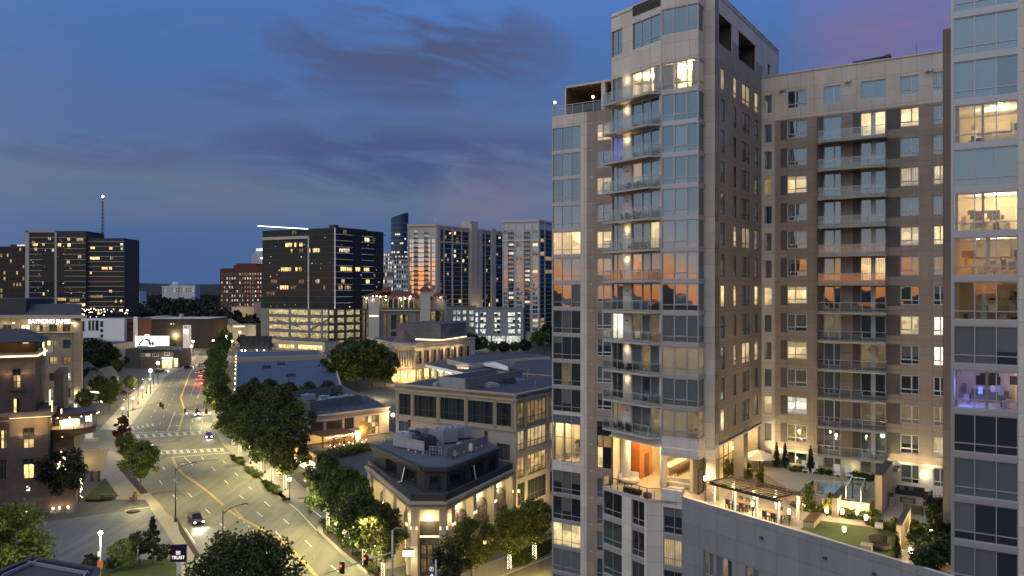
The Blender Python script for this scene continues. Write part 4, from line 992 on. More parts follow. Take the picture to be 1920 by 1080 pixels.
# parasol
t = thing('parasol', 'open cream parasol beside the rounded shrubs on the terrace', 'parasol', T(1422, 893))
mb = MB(); rad = 2.0;
for k in range(8):
 a, b = k * math.pi/4, (k+1) * math.pi/4
 mb.poly([(rad*math.cos(a), rad*math.sin(a), 2.25), (rad*math.cos(b), rad*math.sin(b), 2.25), (0,0,2.95)]); mb.poly([(rad*math.cos(a), rad*math.sin(a), 2.10), (rad*math.cos(b), rad*math.sin(b), 2.10), (rad*math.cos(b), rad*math.sin(b), 2.25), (rad*math.cos(a), rad*math.sin(a), 2.25)])
mb.build('canopy', M['fabric'], t, local=True)
mb = MB(); mb.tube((0,0,0), (0,0,3.0), .035, .03, 8); mb.build('pole', M['white'], t, local=True)
mb = MB(); mb.lathe([(.4,0),(.38,.08),(.08,.12)], (0,0,0), 12); mb.build('base', M['black'], t, local=True)
# loungers
def lounger(loc, rot, label):
 t = thing('sun_lounger', label, 'sun lounger', loc, 'white loungers along the pool', rot)
 p = MB(); p.box((-.33, -.95, .28), (.33, .45, .36)); p.build('seat', M['white'], t, local=True)
 p = MB(); p.poly([(-.33,.45,.36),(.33,.45,.36),(.33,.98,1.0),(-.33,.98,1.0)]); p.poly([(-.33,.50,.28),(-.33,1.03,.94),(.33,1.03,.94),(.33,.50,.28)]); p.poly([(-.33,.98,1.0),(.33,.98,1.0),(.33,1.03,.94),(-.33,1.03,.94)]); p.poly([(-.33,.45,.36),(-.33,.98,1.0),(-.33,1.03,.94),(-.33,.5,.28)]); p.poly([(.33,.45,.36),(.33,.5,.28),(.33,1.03,.94),(.33,.98,1.0)])
 p.build('backrest', M['white'], t, local=True)
 for a in (-.29, .29):
  for b in (-.85, .5): p = MB(); p.box((a - .03, b - .03, 0), (a + .03, b + .03, .28)); p.build('leg', M['white'], t, local=True)
 return t
wa = FW.a
labs = ['white sun lounger by the tall cypress pair, first of the pool row', 'white sun lounger beside the single cypress by the pool', 'white sun lounger third along the pool, under the middle balconies', 'white sun lounger last along the pool, nearest the tall stone wall']
l0 = None
for (px, py), lab in zip(((1509.6,884),(1528,885.5),(1570,892),(1591,894)), labs):
 if l0 is None: l0 = lounger(TD(px, py), wa + .25, lab)
 else: dup(l0, TD(px, py), wa + .25, lab)
# pool with coping
pq = [TD(1500,923.5), TD(1520,900), TD(1632,906.5), TD(1606,938)]
pl = thing('swimming_pool', 'small turquoise pool glowing on the roof terrace', 'pool', pq[0])
mb = MB(); mb.poly([(p.x, p.y, ZD + .03) for p in pq[::-1]] if False else [(p.x, p.y, ZD + .03) for p in pq]); o = mb.build('water', M['water'], pl)
mb = MB()
for a, b in zip(pq, pq[1:] + pq[:1]): mb.bar(a + Vector((0,0,.04)), b + Vector((0,0,.04)), .4, .08)
mb.build('coping', M['concrete'], pl)
cpool = sum(pq, Vector()) / 4; lamp(cpool + Vector((1.5,-1,2.2)), 30, (.55,1.0,.78), .3, pl, name='pool_fill_light'); lamp(cpool + Vector((-2,1,2.2)), 30, (.55,1.0,.78), .3, pl, name='pool_fill_light')  # added sources without fixtures, in the air over the water
mb = MB(); gq = [TD(1586,937), TD(1598,917), TD(1622,921), TD(1614,941)]
for a, b in zip(gq, gq[1:]):
 for q in (a, b): mb.bar(q, q + Vector((0,0,1.2)), .06, .06)
 mb.bar(a + Vector((0,0,1.2)), b + Vector((0,0,1.2)), .06, .05); mb.poly([a + Vector((0,0,.1)), b + Vector((0,0,.1)), b + Vector((0,0,1.15)), a + Vector((0,0,1.15))], 1)
tag(mb.build('pool_gate', [M['white'], M['railglass']]), 'white framed glass gate at the near end of the pool', 'gate')
# free-standing walls
def slabwall(px, py, length, h, th, lab, name='garden_wall', hole=None):
 o = T(px, py); f = Fr((o.x, o.y), B_R)
 t = thing(name, lab, 'wall', o)
 mb = MB()
 if hole:
  a, b, c, d = hole
  mb.box((0, -th/2, 0), (a, th/2, h)); mb.box((b, -th/2, 0), (length, th/2, h)); mb.box((a, -th/2, 0), (b, th/2, c)); mb.box((a, -th/2, d), (b, th/2, h))
 else: mb.box((0, -th/2, 0), (length, th/2, h))
 mb.build('wall', M['sandstone'], t, f.P(0, 0, ZT), f.a)
 mb = MB(); mb.box((-.05, -th/2 - .05, h), (length + .05, th/2 + .05, h + .09)); mb.build('coping', M['cap'], t, f.P(0, 0, ZT), f.a)
 return t
slabwall(1647, 963, 7.0, 3.55, .62, 'tallest free-standing stone wall, between the pool and the grills')
slabwall(1676, 925, 3.2, 2.2, .5, 'low stone wall tucked behind the tallest one, by the sofas')
slabwall(1565, 970, 4.8, 1.75, .5, 'stone wall lit by a floor lamp in front of the pool gate')
slabwall(1502, 957, 3.4, 1.5, .6, 'pale stone wall at the pool corner next to a leafy shrub')
slabwall(1685, 1030, 6.6, 1.9, .35, 'stone screen wall with a window-like opening beside the lawn', hole=(2.0, 5.2, .45, 1.5))
slabwall(1441, 906, 2.0, 1.15, .7, 'short pale block wall beside the parasol')
f = Fr((T(1506,988).x, T(1506,988).y), B_R); mb = MB(); mb.box((0, -.9, 0), (3.0, 0, .5), 0); mb.box((-.03, -.93, .5), (3.03, .03, .57), 1)
tag(mb.build('planter_bench', [M['sandstone'], M['darkwood']], None, f.P(0, 0, ZT), f.a), 'long stone bench with a wooden top at the lawn edge', 'bench')
f = Fr((T(1612,1033).x, T(1612,1033).y), B_R); mb = MB(); mb.box((0, -.85, 0), (1.0, 0, .42), 0); mb.box((-.02, -.87, .42), (1.02, .02, .47), 0)
tag(mb.build('stone_bench', [M['sandstone']], None, f.P(0, 0, ZT), f.a), 'small pale stone block on the lawn by the parapet', 'bench')
# lawn
mb = MB(); mb.poly([(p.x, p.y, ZT + .012) for p in (T(1500,992), T(1530,975), T(1622,987), T(1684,1001), T(1682,1050))])
tag(mb.build('lawn', M['turf']), kind='structure')
# lamps of the terrace
def bollard(h, head=.17):
 t = thing('garden_lamp', '', 'lamp', (0,0,0), 'lit garden lamps on the roof terrace')
 p = MB(); p.tube((0,0,0), (0,0,h), .045, .035, 8); p.build('post', M['black'], t, local=True)
 p = MB(); p.lathe([(head*.6, h), (head*.75, h + .36)], (0,0,0), 10); p.build('lamp_glass', M['g_warm'], t, local=True)
 p = MB(); p.lathe([(head*1.25, h + .37), (head*.9, h + .43)], (0,0,0), 10); p.build('cap', M['black'], t, local=True)
 return t
bl = {1.0: bollard(1.0), .35: bollard(.35, .22), 2.1: bollard(2.1)}
used = set()
spots = [(1322,941,2.1,30,'tall terrace lamp in front of the brown corner pier'), (1339,948,1.0,26,'terrace lamp at the far end of the pergola'), (1411,969,1.0,24,'terrace lamp in front of the pergola middle'),
 (1482,944,.35,40,'low globe lamp beside the near end of the pergola'), (1479.5,985,1.0,26,'post lamp standing at the parapet before the stone bench'), (1507,957,.35,22,'low lamp at the foot of the pale pool wall'),
 (1550,968,.35,16,'low lamp in front of the clipped shrub by the pool'), (1579,971,.35,26,'low lamp washing the stone wall by the pool gate'), (1608,972,.35,16,'low lamp on the paving just behind the lawn'), (1624,982,.35,36,'low lamp at the corner of the low hedge and lawn'),
 (1747,1008,.35,40,'low lamp among the dark shrubs under the brown flank'), (1708,1046,.35,36,'low lamp between the screen wall and the parapet'), (1583,1004,.35,14,'small lamp standing in the middle of the lawn'), (1415,868,2.1,50,'tall lamp by the lit club glazing behind the parasol'), (1374,876,2.1,44,'tall lamp behind the clipped conical shrubs')]
for px, py, h, e, lab in spots:
 if h not in used: o = bl[h]; o.location = T(px, py); o['label'] = lab; used.add(h)
 else: o = dup(bl[h], T(px, py), None, lab)
 lamp(T(px, py) + Vector((0, 0, h + .55)), e * 10, (1,.70,.30), .12, None, name='garden_light')
for i, (px, py, e) in enumerate(((1734,915,40),(1600,880,10),(1490,872,16))): lamp(FW.P(FW.U(px), .5 * -1, ZD + .4), e * 1.0, (1,.82,.40), .15, None, name='wall_washer_light')
for px in (1462, 1500, 1560, 1600, 1660, 1700, 1745): lamp(FW.P(FW.U(px), -1.1, ZD + .35), 420, (1,.78,.36), .12, None, spot=125, name='wall_wash_fill', aim=(0, 0, 1))  # sources without fixtures, added for the yellow wash up the wing
for x in (3, 7, 11): lamp(FS.P(x, -1.0, ZT + .5), 460, (1,.78,.34), .12, None, spot=125, name='wall_wash_fill', aim=(0, 0, 1))  # the same added wash on the tower's side wall
# shrubs
for px, py, lab in ((1456,876,'slim cypress nearest the club, left one of the pair by the loungers'), (1472,877,'slim cypress nearest the loungers, right one of the pair'), (1520,883,'slim cypress between the two pairs of loungers')): shrub('cyp', TD(px, py), lab, 1.0, 'cypresses along the pool wall')
for j, (px, py, s) in enumerate(((1364,893,1.15),(1375,894,1.2),(1383,899,1.1),(1392,896,1.2),(1404,899,1.1),(1427,905,1.05))):
 shrub('ball', T(px, py), ['clipped shrub at the left end of the row behind the pergola', 'second clipped shrub from the left behind the pergola', 'clipped shrub standing forward in the row behind the pergola', 'clipped shrub just left of the parasol pole', 'pointed shrub below the parasol canopy edge', 'pointed shrub right of the parasol pole by the block wall'][j], s, 'clipped shrubs behind the pergola', sz=s * 1.25)
shrub('ball', T(1517,959), 'loose leafy shrub at the pool corner beside the pale wall', 1.5, sz=1.9); shrub('ball', T(1555,965), 'upright clipped shrub before the pool', 1.1, sz=1.5)
for j, (px, py, s) in enumerate(((1495,884,.9),(1545,889,.9),(1610,897,1.0),(1630,901,1.0),(1640,985,.9),(1655,990,.9),(1670,994,.9),(1630,968,1.0),(1690,985,.9),(1705,990,1.0),(1725,998,1.0))):
 shrub('low', (TD if j < 4 else T)(px, py), ['low shrub bed left of the loungers', 'low shrub bed between the lounger pairs', 'low shrub bed right of the last lounger', 'low shrub bed at the foot of the tallest wall', 'low hedge piece at the near lawn edge by the lamp', 'low hedge piece in the middle of the lawn edge', 'low hedge piece touching the screen wall', 'low shrub in front of the tallest wall base', 'low shrub behind the screen wall end', 'low shrub behind the screen wall opening', 'low shrub next to the lamp among dark shrubs'][j], s, 'low shrubs on the terrace')
for j, (px, py, s) in enumerate(((1760,962,.8),(1762,985,.85),(1730,1030,.8),(1752,1042,.9),(1772,1062,.95),(1722,1062,.75),(1775,1015,.9),(1742,1075,.8))):
 shrub('bush', T(px, py), ['tall dark bush at the far end beside the sofas', 'tall dark bush against the brown flank wall', 'dark bush just right of the screen wall', 'dark bush in the middle of the corner planting', 'dark bush at the parapet corner by the glass tower', 'dark bush at the parapet nearest the screen wall', 'dark bush beside the glass tower frame', 'dark bush at the lowest corner of the terrace'][j], s, 'dark bushes in the terrace corner')
for j in range(7): shrub('low', T(1500 + 19*j, 953 + 3.2*j), 'low planting at the foot of the raised pool deck', 1.0, 'planting below the pool deck')
shrub('cyp', T(1683,1046), 'small cypress at the parapet in front of the screen wall', .75)
# sofas, grill, lounge chair
def sofa(px, py, w, rot, lab, m=None):
 t = thing('sofa', lab, 'sofa', T(px, py), None, rot); m = m or M['darkfabric']
 p = MB(); p.box((-w/2, -.4, .08), (w/2, .4, .42)); p.build('seat', m, t, local=True)
 p = MB(); p.box((-w/2, .25, .42), (w/2, .42, .8)); p.build('backrest', m, t, local=True)
 for a in (-1, 1): p = MB(); p.box((a*w/2 - .12*(a > 0), -.4, .42), (a*w/2 + .12*(a < 0), .25, .62)); p.build('armrest', m, t, local=True)
 for k in range(max(1, int(w/.9))):
  p = MB(); x = -w/2 + .35 + k*.85; p.box((x, .05, .43), (x + .42, .22, .78)); p.build('cushion', M['furn'], t, local=True)
 return t
sofa(1706, 928, 2.6, wa, 'dark sofa with grey cushions against the white wall'); sofa(1740, 938, 2.0, wa - 1.5, 'dark sofa with cushions along the tall dark bush'); sofa(1712, 962, 1.6, wa + math.pi, 'dark sofa with its back to the screen wall')
f = Fr(T(1702,942).to_2d(), A_R); table(f, 0, 0, 1.4, .8, 'low dark coffee table between the terrace sofas', h=.42); table(f, 1.8, -.2, 1.0, .8, 'second low table by the sofa along the bush', h=.42)
t = thing('grill', 'stainless barbecue grill with a domed lid beside the tallest wall', 'grill', T(1668, 945), None, wa - 1.0)
p = MB(); p.box((-.6, -.32, 0), (.6, .32, .85)); p.build('cabinet', M['steel'], t, local=True)
p = MB();
for k in range(6):
 a, b = math.pi*k/6, math.pi*(k+1)/6
 p.poly([(-.45, -.3*math.cos(a), .85 + .35*math.sin(a)), (.45, -.3*math.cos(a), .85 + .35*math.sin(a)), (.45, -.3*math.cos(b), .85 + .35*math.sin(b)), (-.45, -.3*math.cos(b), .85 + .35*math.sin(b))])
p.build('lid', M['steel'], t, local=True); p = MB(); p.bar((-.35, -.36, 1.0), (.35, -.36, 1.0), .03, .03); p.build('handle', M['black'], t, local=True)
mb = MB(); mb.lathe([(.24,0),(.26,.75),(.22,.82)], (0,0,0), 14); tag(mb.build('litter_bin', M['steel'], None, T(1654, 958)), 'round steel litter bin at the end of the tallest wall', 'bin')
t = thing('lounge_chair', 'dark round lounge chair with a pale lamp behind it on the lawn', 'chair', T(1652, 1030), None, wa + .6)
p = MB(); p.lathe([(.6,0),(.75,.25),(.78,.42),(.5,.42)], (0,0,0), 16); p.build('seat', M['darkfabric'], t, local=True)
p = MB()
for k in range(8):
 a = .3 + k*.32; p.bar((.72*math.cos(a), .72*math.sin(a), .4), (.78*math.cos(a), .78*math.sin(a), .95), .26, .1)
p.build('backrest', M['darkfabric'], t, local=True)
t = thing('floor_lamp', 'pale drum-shaded floor lamp behind the round lounge chair', 'lamp', T(1648, 1012)); p = MB(); p.tube((0,0,0), (0,0,1.0), .03, .03, 6); p.build('stem', M['black'], t, local=True); p = MB(); p.lathe([(.33,1.0),(.30,1.4)], (0,0,0), 12); p.build('lamp_shade', M['fabric'], t, local=True)
# furniture on the club deck
fd = Fr(FPL.P(0), FPL.u)
def CD(px, py): return G(px, py, ZT)
t = thing('daybed', 'round white wicker daybed at the corner of the lit club deck', 'daybed', CD(1181, 905)); p = MB(); p.lathe([(.95,.1),(1.05,.45),(.9,.5)], (0,0,0), 18); p.build('seat', M['fabric'], t, local=True); p = MB()
for k in range(10):
 a = .5 + k*.3; p.bar((1.0*math.cos(a), 1.0*math.sin(a), .4), (1.02*math.cos(a), 1.02*math.sin(a), 1.0), .32, .09)
p.build('backrest', M['white'], t, local=True)
ot = None
for (px, py), lab in zip(((1176,921),(1185.5,924),(1196,926.5),(1214,932)), ('dark round ottoman nearest the white daybed', 'second dark round ottoman along the deck railing', 'third dark round ottoman along the deck railing', 'paler round stool by the deck railing corner')):
 p = MB(); p.lathe([(.40,0),(.44,.2),(.42,.42),(.2,.45)], (0,0,0), 14); tag(p.build('ottoman', M['darkfabric'] if px < 1210 else M['furn'], None, CD(px, py)), lab, 'ottoman', 'ottomans on the club deck')
t = thing('sofa', 'long pale sofa inside the lit club behind the column', 'sofa', G(1268, 912, ZT), None, FB.a)
p = MB(); p.box((-1.7, -.45, .1), (1.7, .45, .45)); p.build('seat', M['fabric'], t, local=True); p = MB(); p.box((-1.7, .3, .45), (1.7, .48, .85)); p.build('backrest', M['fabric'], t, local=True)
mb = MB(); mb.box((-.75, -.4, 0), (.75, .4, .4)); tag(mb.build('coffee_table', M['fabric'], None, G(1268, 921, ZT), FB.a), 'pale block coffee table before the long club sofa', 'table')
fbar = Fr(G(1254, 893, ZT).to_2d(), B_R)
t = thing('bar_counter', 'long white bar counter in the lit club', 'bar', fbar.P(0, 0, ZT)); p = MB(); p.box((0, -.0, 0), (5.6, .75, 1.0)); p.build('counter', M['cab'], t, fbar.P(0, 0, ZT), fbar.a); p = MB(); p.box((-.1, -.3, 1.0), (5.7, .85, 1.1)); p.build('counter_top', M['white'], t, fbar.P(0, 0, ZT), fbar.a)
b0 = None
for k in range(8):
 lab = 'brown bar stool in the row along the white club counter'
 if b0 is None:
  b0 = thing('bar_stool', lab, 'stool', fbar.P(.4, -.75, ZT), 'bar stools along the club counter', fbar.a)
  p = MB(); p.box((-.2, -.2, .68), (.2, .2, .76)); p.build('seat', M['darkwood'], b0, local=True); p = MB(); p.box((-.2, -.22, .76), (.2, -.16, 1.05)); p.build('backrest', M['darkwood'], b0, local=True)
  for a in (-.16, .16):
   for b in (-.16, .16): p = MB(); p.box((a-.02, b-.02, 0), (a+.02, b+.02, .68)); p.build('leg', M['black'], b0, local=True)
 else: dup(b0, fbar.P(.4 + k*.68, -.75, ZT), None, lab)
# ------------------------------------------------------------------ ground, streets, pavements, painted lines
def asphalt(name, col, wear=(1.35,)):
 m, nt, ns, ls = newmat(name)
 out = ns.new('ShaderNodeOutputMaterial'); b = ns.new('ShaderNodeBsdfPrincipled'); tc = ns.new('ShaderNodeTexCoord')
 n1 = nd(ns, 'ShaderNodeTexNoise', Scale=.10, Detail=5.0, Roughness=.6); ls.new(tc.outputs['Object'], n1.inputs['Vector'])
 mp = ns.new('ShaderNodeMapping'); mp.inputs['Rotation'].default_value = (0, 0, math.radians(-30)); mp.inputs['Scale'].default_value = (.9, .05, 1)
 ls.new(tc.outputs['Object'], mp.inputs[0])
 n2 = nd(ns, 'ShaderNodeTexNoise', Scale=.9, Detail=4.0, Roughness=.6); ls.new(mp.outputs[0], n2.inputs['Vector'])
 n3 = nd(ns, 'ShaderNodeTexNoise', Scale=9.0, Detail=2.0); ls.new(tc.outputs['Object'], n3.inputs['Vector'])
 vo = ns.new('ShaderNodeTexVoronoi'); vo.feature = 'F1'; vo.inputs['Scale'].default_value = .045; ls.new(tc.outputs['Object'], vo.inputs['Vector'])
 f = math_(ns, ls, 'MULTIPLY_ADD', n1.outputs[0], .5, .75); f = math_(ns, ls, 'MULTIPLY', f, math_(ns, ls, 'MULTIPLY_ADD', n2.outputs[0], 1.3, .35))
 f = math_(ns, ls, 'MULTIPLY', f, math_(ns, ls, 'MULTIPLY_ADD', n3.outputs[0], .3, .85))
 sc_ = ns.new('ShaderNodeSeparateColor'); ls.new(vo.outputs['Color'], sc_.inputs[0]); f = math_(ns, ls, 'MULTIPLY', f, math_(ns, ls, 'MULTIPLY_ADD', sc_.outputs[0], .22, .89))
 ls.new(mixc(ns, ls, 1.0, col, f, 'MULTIPLY'), b.inputs['Base Color']); b.inputs['Roughness'].default_value = .72; b.inputs['Specular IOR Level'].default_value = .35
 ls.new(b.outputs[0], out.inputs[0]); MATS[name] = m; return m
M['asphalt'] = asphalt('asphalt', (.115,.110,.080)); M['asphalt2'] = asphalt('dark_asphalt', (.045,.045,.046)); M['lot'] = asphalt('lot_concrete', (.095,.097,.106))
M['pave'] = panel('pavement_slabs', (.22,.195,.155), 1.6, 1.6, 0, .03, .10)
M['kerb'] = mat('kerb_stone', (.36,.34,.30), .85, .15, .6)
M['grass'] = mat('grass', (.030,.045,.012), .95, .35, .5, fine=.25)
M['mulch'] = mat('mulch', (.035,.026,.018), .95, .3, 1.5, fine=.3)
M['paint'] = mat('white_road_paint', (.62,.60,.52), .7, .25, 1.2)
M['ypaint'] = mat('yellow_road_paint', (.62,.42,.05), .7, .25, 1.2)
M['yard'] = mat('block_paving', (.075,.072,.066), .9, .3, .08, fine=.15)
M['earth'] = mat('dark_earth', (.022,.026,.016), .95, .35, .01)
def sheet(name, pts, z, m, kind='structure'):
 mb = MB(); mb.poly([(p[0], p[1], z) for p in pts]); n = mb.mesh(name, [m] if not isinstance(m, list) else m)
 if n.polygons[0].normal.z < 0: n.flip_normals()
 o = put(name, n); return tag(o, kind=kind)
R9 = 9000
mb = MB(); mb.poly([(-R9,-R9,0),(R9,-R9,0),(R9,R9,0),(-R9,R9,0)]); tag(mb.build('ground', M['earth']), kind='structure')
road = sheet('road', [(-8,60),(-40,60),(-75,95),G(150,905),G(60,850),G(-260,842),G(-260,812),G(120,805),G(225,790),G(300,690),G(340,655),G(385,618),G(440,612),G(440,640),G(425,700),G(440,800),G(480,850),G(620,900),G(780,900),G(800,1000),(30,128),(44,128),(10,88)], .004, M['asphalt'])
# side street to the lower right (between the corner building and the towers)
def slab(name, pts, m, z=.13, kerb=None):
 mb = MB(); mb.prism([(p[0], p[1]) for p in pts], -.05, z, 1, 0); o = mb.build(name, [m, M['kerb']]); tag(o, kind='structure')
 return o
RK1 = [G(x, y) for x, y in ((573,943),(556,943),(543,940.5),(529,938.5),(508,918),(482,891),(452,865),(427,843),(417,832),(411,822),(404,806),(397,782),(392,750),(389,725),(388,700),(391,681),(399,657),(411,637),(428,620))]
blk1 = RK1 + [G(600,612), (-40,470), (40,330), (60,200), (20,170), G(760,878), G(700,905), G(640,925)]
slab('block_ground', blk1, M['yard'])
RK2 = [G(x, y) for x, y in ((640,950),(615,964),(604,973),(597,982),(594,993),(600,1002),(635,1036),(687,1077))]
e_ = G(687,1077); blk2 = RK2 + [(-15.0,101.0), (-12.5,98.6), (-9.5,98.8), G(958,1074), G(1031,1045), (40,150), (50,170), (0,160), G(775,905)]
slab('block_ground', blk2, M['yard'])
LK1 = [G(x, y) for x, y in ((226,853),(236,862),(248,880),(262,903),(281,927),(300,946),(310,960),(345,990),(375,1040),(408,1085))]
blk3 = LK1 + [(-36,88), (-60,66), (-110,60), (-160,120), G(-200,853)]
slab('block_ground', blk3, M['yard'])
LK2 = [G(x, y) for x, y in ((240,806),(246.7,796),(263,774),(287,737.5),(298.5,726.5),(308,710),(316,702.5),(341,691.5),(360,679),(368,670),(382,652),(397,634),(416,618))]
blk4 = LK2 + [G(300,618), G(0,640), G(-300,690), G(-260,812), G(120,808)]
slab('block_ground', blk4, M['yard'])
ZP = .140
def strip(pts, w, side, m=None, z=.134):
 P = [Vector((p[0], p[1], 0)) for p in pts]; Q = []
 for i, p in enumerate(P):
  d = (P[min(i+1, len(P)-1)] - P[max(i-1, 0)]).normalized(); Q.append(p + Vector((-d.y, d.x, 0)) * w * side)
 mb = MB()
 for i in range(len(P) - 1):
  q = [P[i], P[i+1], Q[i+1], Q[i]]
  if side < 0: q = q[::-1]
  mb.poly([(a.x, a.y, z) for a in q])
 tag(mb.build('pavement', m or M['pave']), kind='structure')
strip(RK1[3:], 6.0, -1); strip(RK2[4:] , 6.5, 1); strip(LK1, 6.0, -1); strip(LK2, 7.5, 1)
strip(RK1[:4] , 2.0, -1, z=.1365); strip(RK2[:5], 4.0, 1, z=.1365); strip(blk2[len(RK2):len(RK2)+6], 5.0, 1, z=.1365)
sheet('pavement', [G(x, y) for x, y in ((190,842),(232,853),(265,929),(300,948),(320,972),(345,995),(328,1018),(282,951),(221,932),(182,892))], .1375, M['pave'])
def on(name, pts, m, z=ZP): return sheet(name, [G(x, y) for x, y in pts], z, m)
on('lawn', ((160,935),(197,897),(222,931),(208,941),(160,943)), M['grass'])
on('planting_strip', ((217,872),(232,868),(254,897),(279,925),(264,928),(240,900)), M['mulch'])
on('driveway', ((40,960),(40,938),(272,938),(282,951),(62,982)), M['asphalt2'])
on('parking_lot', ((-60,1075),(30,982),(62,983),(281,953),(322,1015),(345,1052),(240,1075),(30,1085)), M['lot'], ZP)
on('grass_verge', ((330,968),(345,995),(378,1046),(366,1046),(337,1000)), M['mulch'], ZP + .004)
on('lawn', ((150,1080),(190,1052),(320,1050),(340,1066),(330,1095),(150,1095)), M['grass'], ZP + .004)
on('planting_strip', ((432,855),(440,855),(480,890),(520,930),(545,940),(528,936),(482,892),(452,867)), M['mulch'])
on('planting_strip', ((604,980),(618,975),(640,1000),(700,1058),(712,1085),(692,1075),(640,1032),(606,1001)), M['mulch'])
on('planting_strip', ((960,1068),(1031,1040),(1031,1022),(985,1043)), M['mulch'])
# painted lines: one part of the road
mk = MB()
def stripe(a, b, w=.14, m=0, z=.010):
 a = Vector((a.x, a.y, 0)); b = Vector((b.x, b.y, 0)); d = (b - a)
 if d.length < .01: return
 d.normalize(); n = Vector((-d.y, d.x, 0)) * (w / 2)
 q = [a + n, a - n, b - n, b + n]; mk.poly([(p.x, p.y, z) for p in q], m)
def sp(x1, y1, x2, y2, w=.14, m=0, z=.010): stripe(G(x1, y1), G(x2, y2), w, m, z)
for s in ((292.5,853.7,295.5,858.7),(305,875,309.5,881),(299,901,304,908),(325,899,331,905),(324,927.5,331,935),(352.5,924.5,360,932),(385,954,394,962.5),(412.5,981,420.5,990),(379,987.5,386,996),
          (377.5,856,382,862),(397.5,876,404,883),(421,900.5,428,907),(449,929,457,935),(482,960,492,969.5),(517,996.7,527,1008),(418,864.5,424,869.5),(440,886,446,892.5),(466,912.5,472.5,918),
          (495.5,940.5,506,949),(531.5,973,542,983),(572,1013,584.5,1025),(620,1060,634.5,1072),(345.5,857,362,873.5)): sp(*s, .17)
for k, x in enumerate(range(5)): sp(438 + 9*k, 962 + 8*k, 441 + 9*k, 964.6 + 8*k, .16)
def poly_line(pts, w, m, off=0):
 P = [G(x, y) for x, y in pts]
 for a, b in zip(P, P[1:]):
  d = (b - a).normalized(); n = Vector((-d.y, d.x, 0)) * off; stripe(a + n, b + n, w, m)
yl = ((323,857.5),(331,876),(346,891),(370,907),(395,926),(420,947.5))
for o_ in (-.14, .14): poly_line(yl, .12, 1, o_)
yl2 = ((427,956),(447,969),(480,986.5),(527,1013),(549,1033),(570,1053),(600,1088))
for o_ in (-.14, .14): poly_line(yl2, .12, 1, o_)
for o_ in (-.12, .12): poly_line(((439,954),(455,971)), .1, 1, o_)
poly_line(((347,990),(366,1019)), .14, 0)
poly_line(((543,944),(560,958),(594,995)), .12, 0)
poly_line(((322,857.5),(431,848.5)), .38, 0)
# crosswalks: two edge lines and paired bars
def crosswalk(a, b, c, d, n):
 "a-b far line, c-d near line (photo points)"
 A, B, C, D = G(*a), G(*b), G(*c), G(*d)
 stripe(A, B, .22); stripe(C, D, .22)
 for k in range(n):
  for e in (-.012, .012):
   t = (k + .5) / n + e; stripe(A.lerp(B, t), C.lerp(D, t), .22, 0, .0125)
crosswalk((280,846),(421,840.5), (284,852),(424,846), 11)
crosswalk((250,815.5),(380,808), (253,822),(384,813.5), 9)
poly_line(((248,812),(336,808)), .4, 0)
crosswalk((243,801.5),(290,794), (246,806),(292,798), 5)
for k in range(8): sp(580 + 6.5*k, 946.5 + 3.1*k, 598 + 5.2*k, 943.5 + 2.4*k, .45)
poly_line(((574,947),(602,969)), .2, 0)
# lines beyond the junction
poly_line(((335,808),(346,768)), .12, 1, -.16); poly_line(((335,808),(346,768)), .12, 1, .16)
poly_line(((346,768),(339,746),(355,702),(362,690)), .5, 1)
poly_line(((314,808),(328,771)), .14, 0); poly_line(((357,743),(372,703)), .14, 0); poly_line(((372,744),(386,703)), .14, 0)
poly_line(((348,733),(362,733)), .3, 0); poly_line(((365,733),(377,733)), .3, 0)
def dashes(x0, y0, x1, y1, n, f=.3):
 A, B = G(x0, y0), G(x1, y1)
 for k in range(n): stripe(A.lerp(B, k / n), A.lerp(B, (k + f) / n), .16)
dashes(266, 812, 330, 700, 12); dashes(292, 811, 346, 700, 12); dashes(357, 806, 372, 738, 6); dashes(377, 806, 386, 750, 5)
def arrow(px, py, ang, s=1.0):
 c = G(px, py); d = az(ang); n = Vector((d.y, -d.x, 0))
 stripe(c - d*1.2*s, c + d*.3*s, .22*s); p = [c + d*1.3*s, c + d*.2*s + n*.5*s, c + d*.2*s - n*.5*s]
 mk.poly([(q.x, q.y, .0105) for q in p]); stripe(c - d*1.2*s, c - d*1.2*s + n*1.2*s, .22*s, 0, .0117)
arrow(347, 869.5, -120, 1.1); arrow(328, 798, 60, 1.2); arrow(335, 777, 60, 1.2); arrow(320, 1074, -120, 1.2)
for pts in (((340,1000),(372,972),(427,954),(470,948),(540,960),(590,1000),(640,1050),(560,1100),(400,1100)),):
 mb = MB(); mb.poly([(G(x, y).x, G(x, y).y, .0065) for x, y in pts]); n_ = mb.mesh('resurfaced_patch', [asphalt('newer_asphalt', (.135,.128,.098))])
 if n_.polygons[0].normal.z < 0: n_.flip_normals()
 put('resurfaced_patch', n_, road)
for k, (x, y, w_, d_) in enumerate(((310,923,2.4,1.0),(452,872,3.5,1.2),(468,868,2.0,3.5),(375,865,4,.8),(300,830,5,.5))):
 c = G(x, y); mb = MB(); mb.poly([(-w_,-d_,0),(w_,-d_,0),(w_,d_,0),(-w_,d_,0)]); mb.build('tar_patch', M['asphalt2'], road, (c.x, c.y, .0068), .5)
o = mk.build('lane_markings', [M['paint'], M['ypaint']], road)
mb = MB()
for x, y, r_ in ((298, 827, .45), (250, 961, 0), (470, 903, .4), (337, 926, .5)):
 if r_: c = G(x, y); mb.lathe([(r_, .005), (r_, .011)], (c.x, c.y, 0), 12)
mb.build('manhole_cover', M['asphalt2'], road)
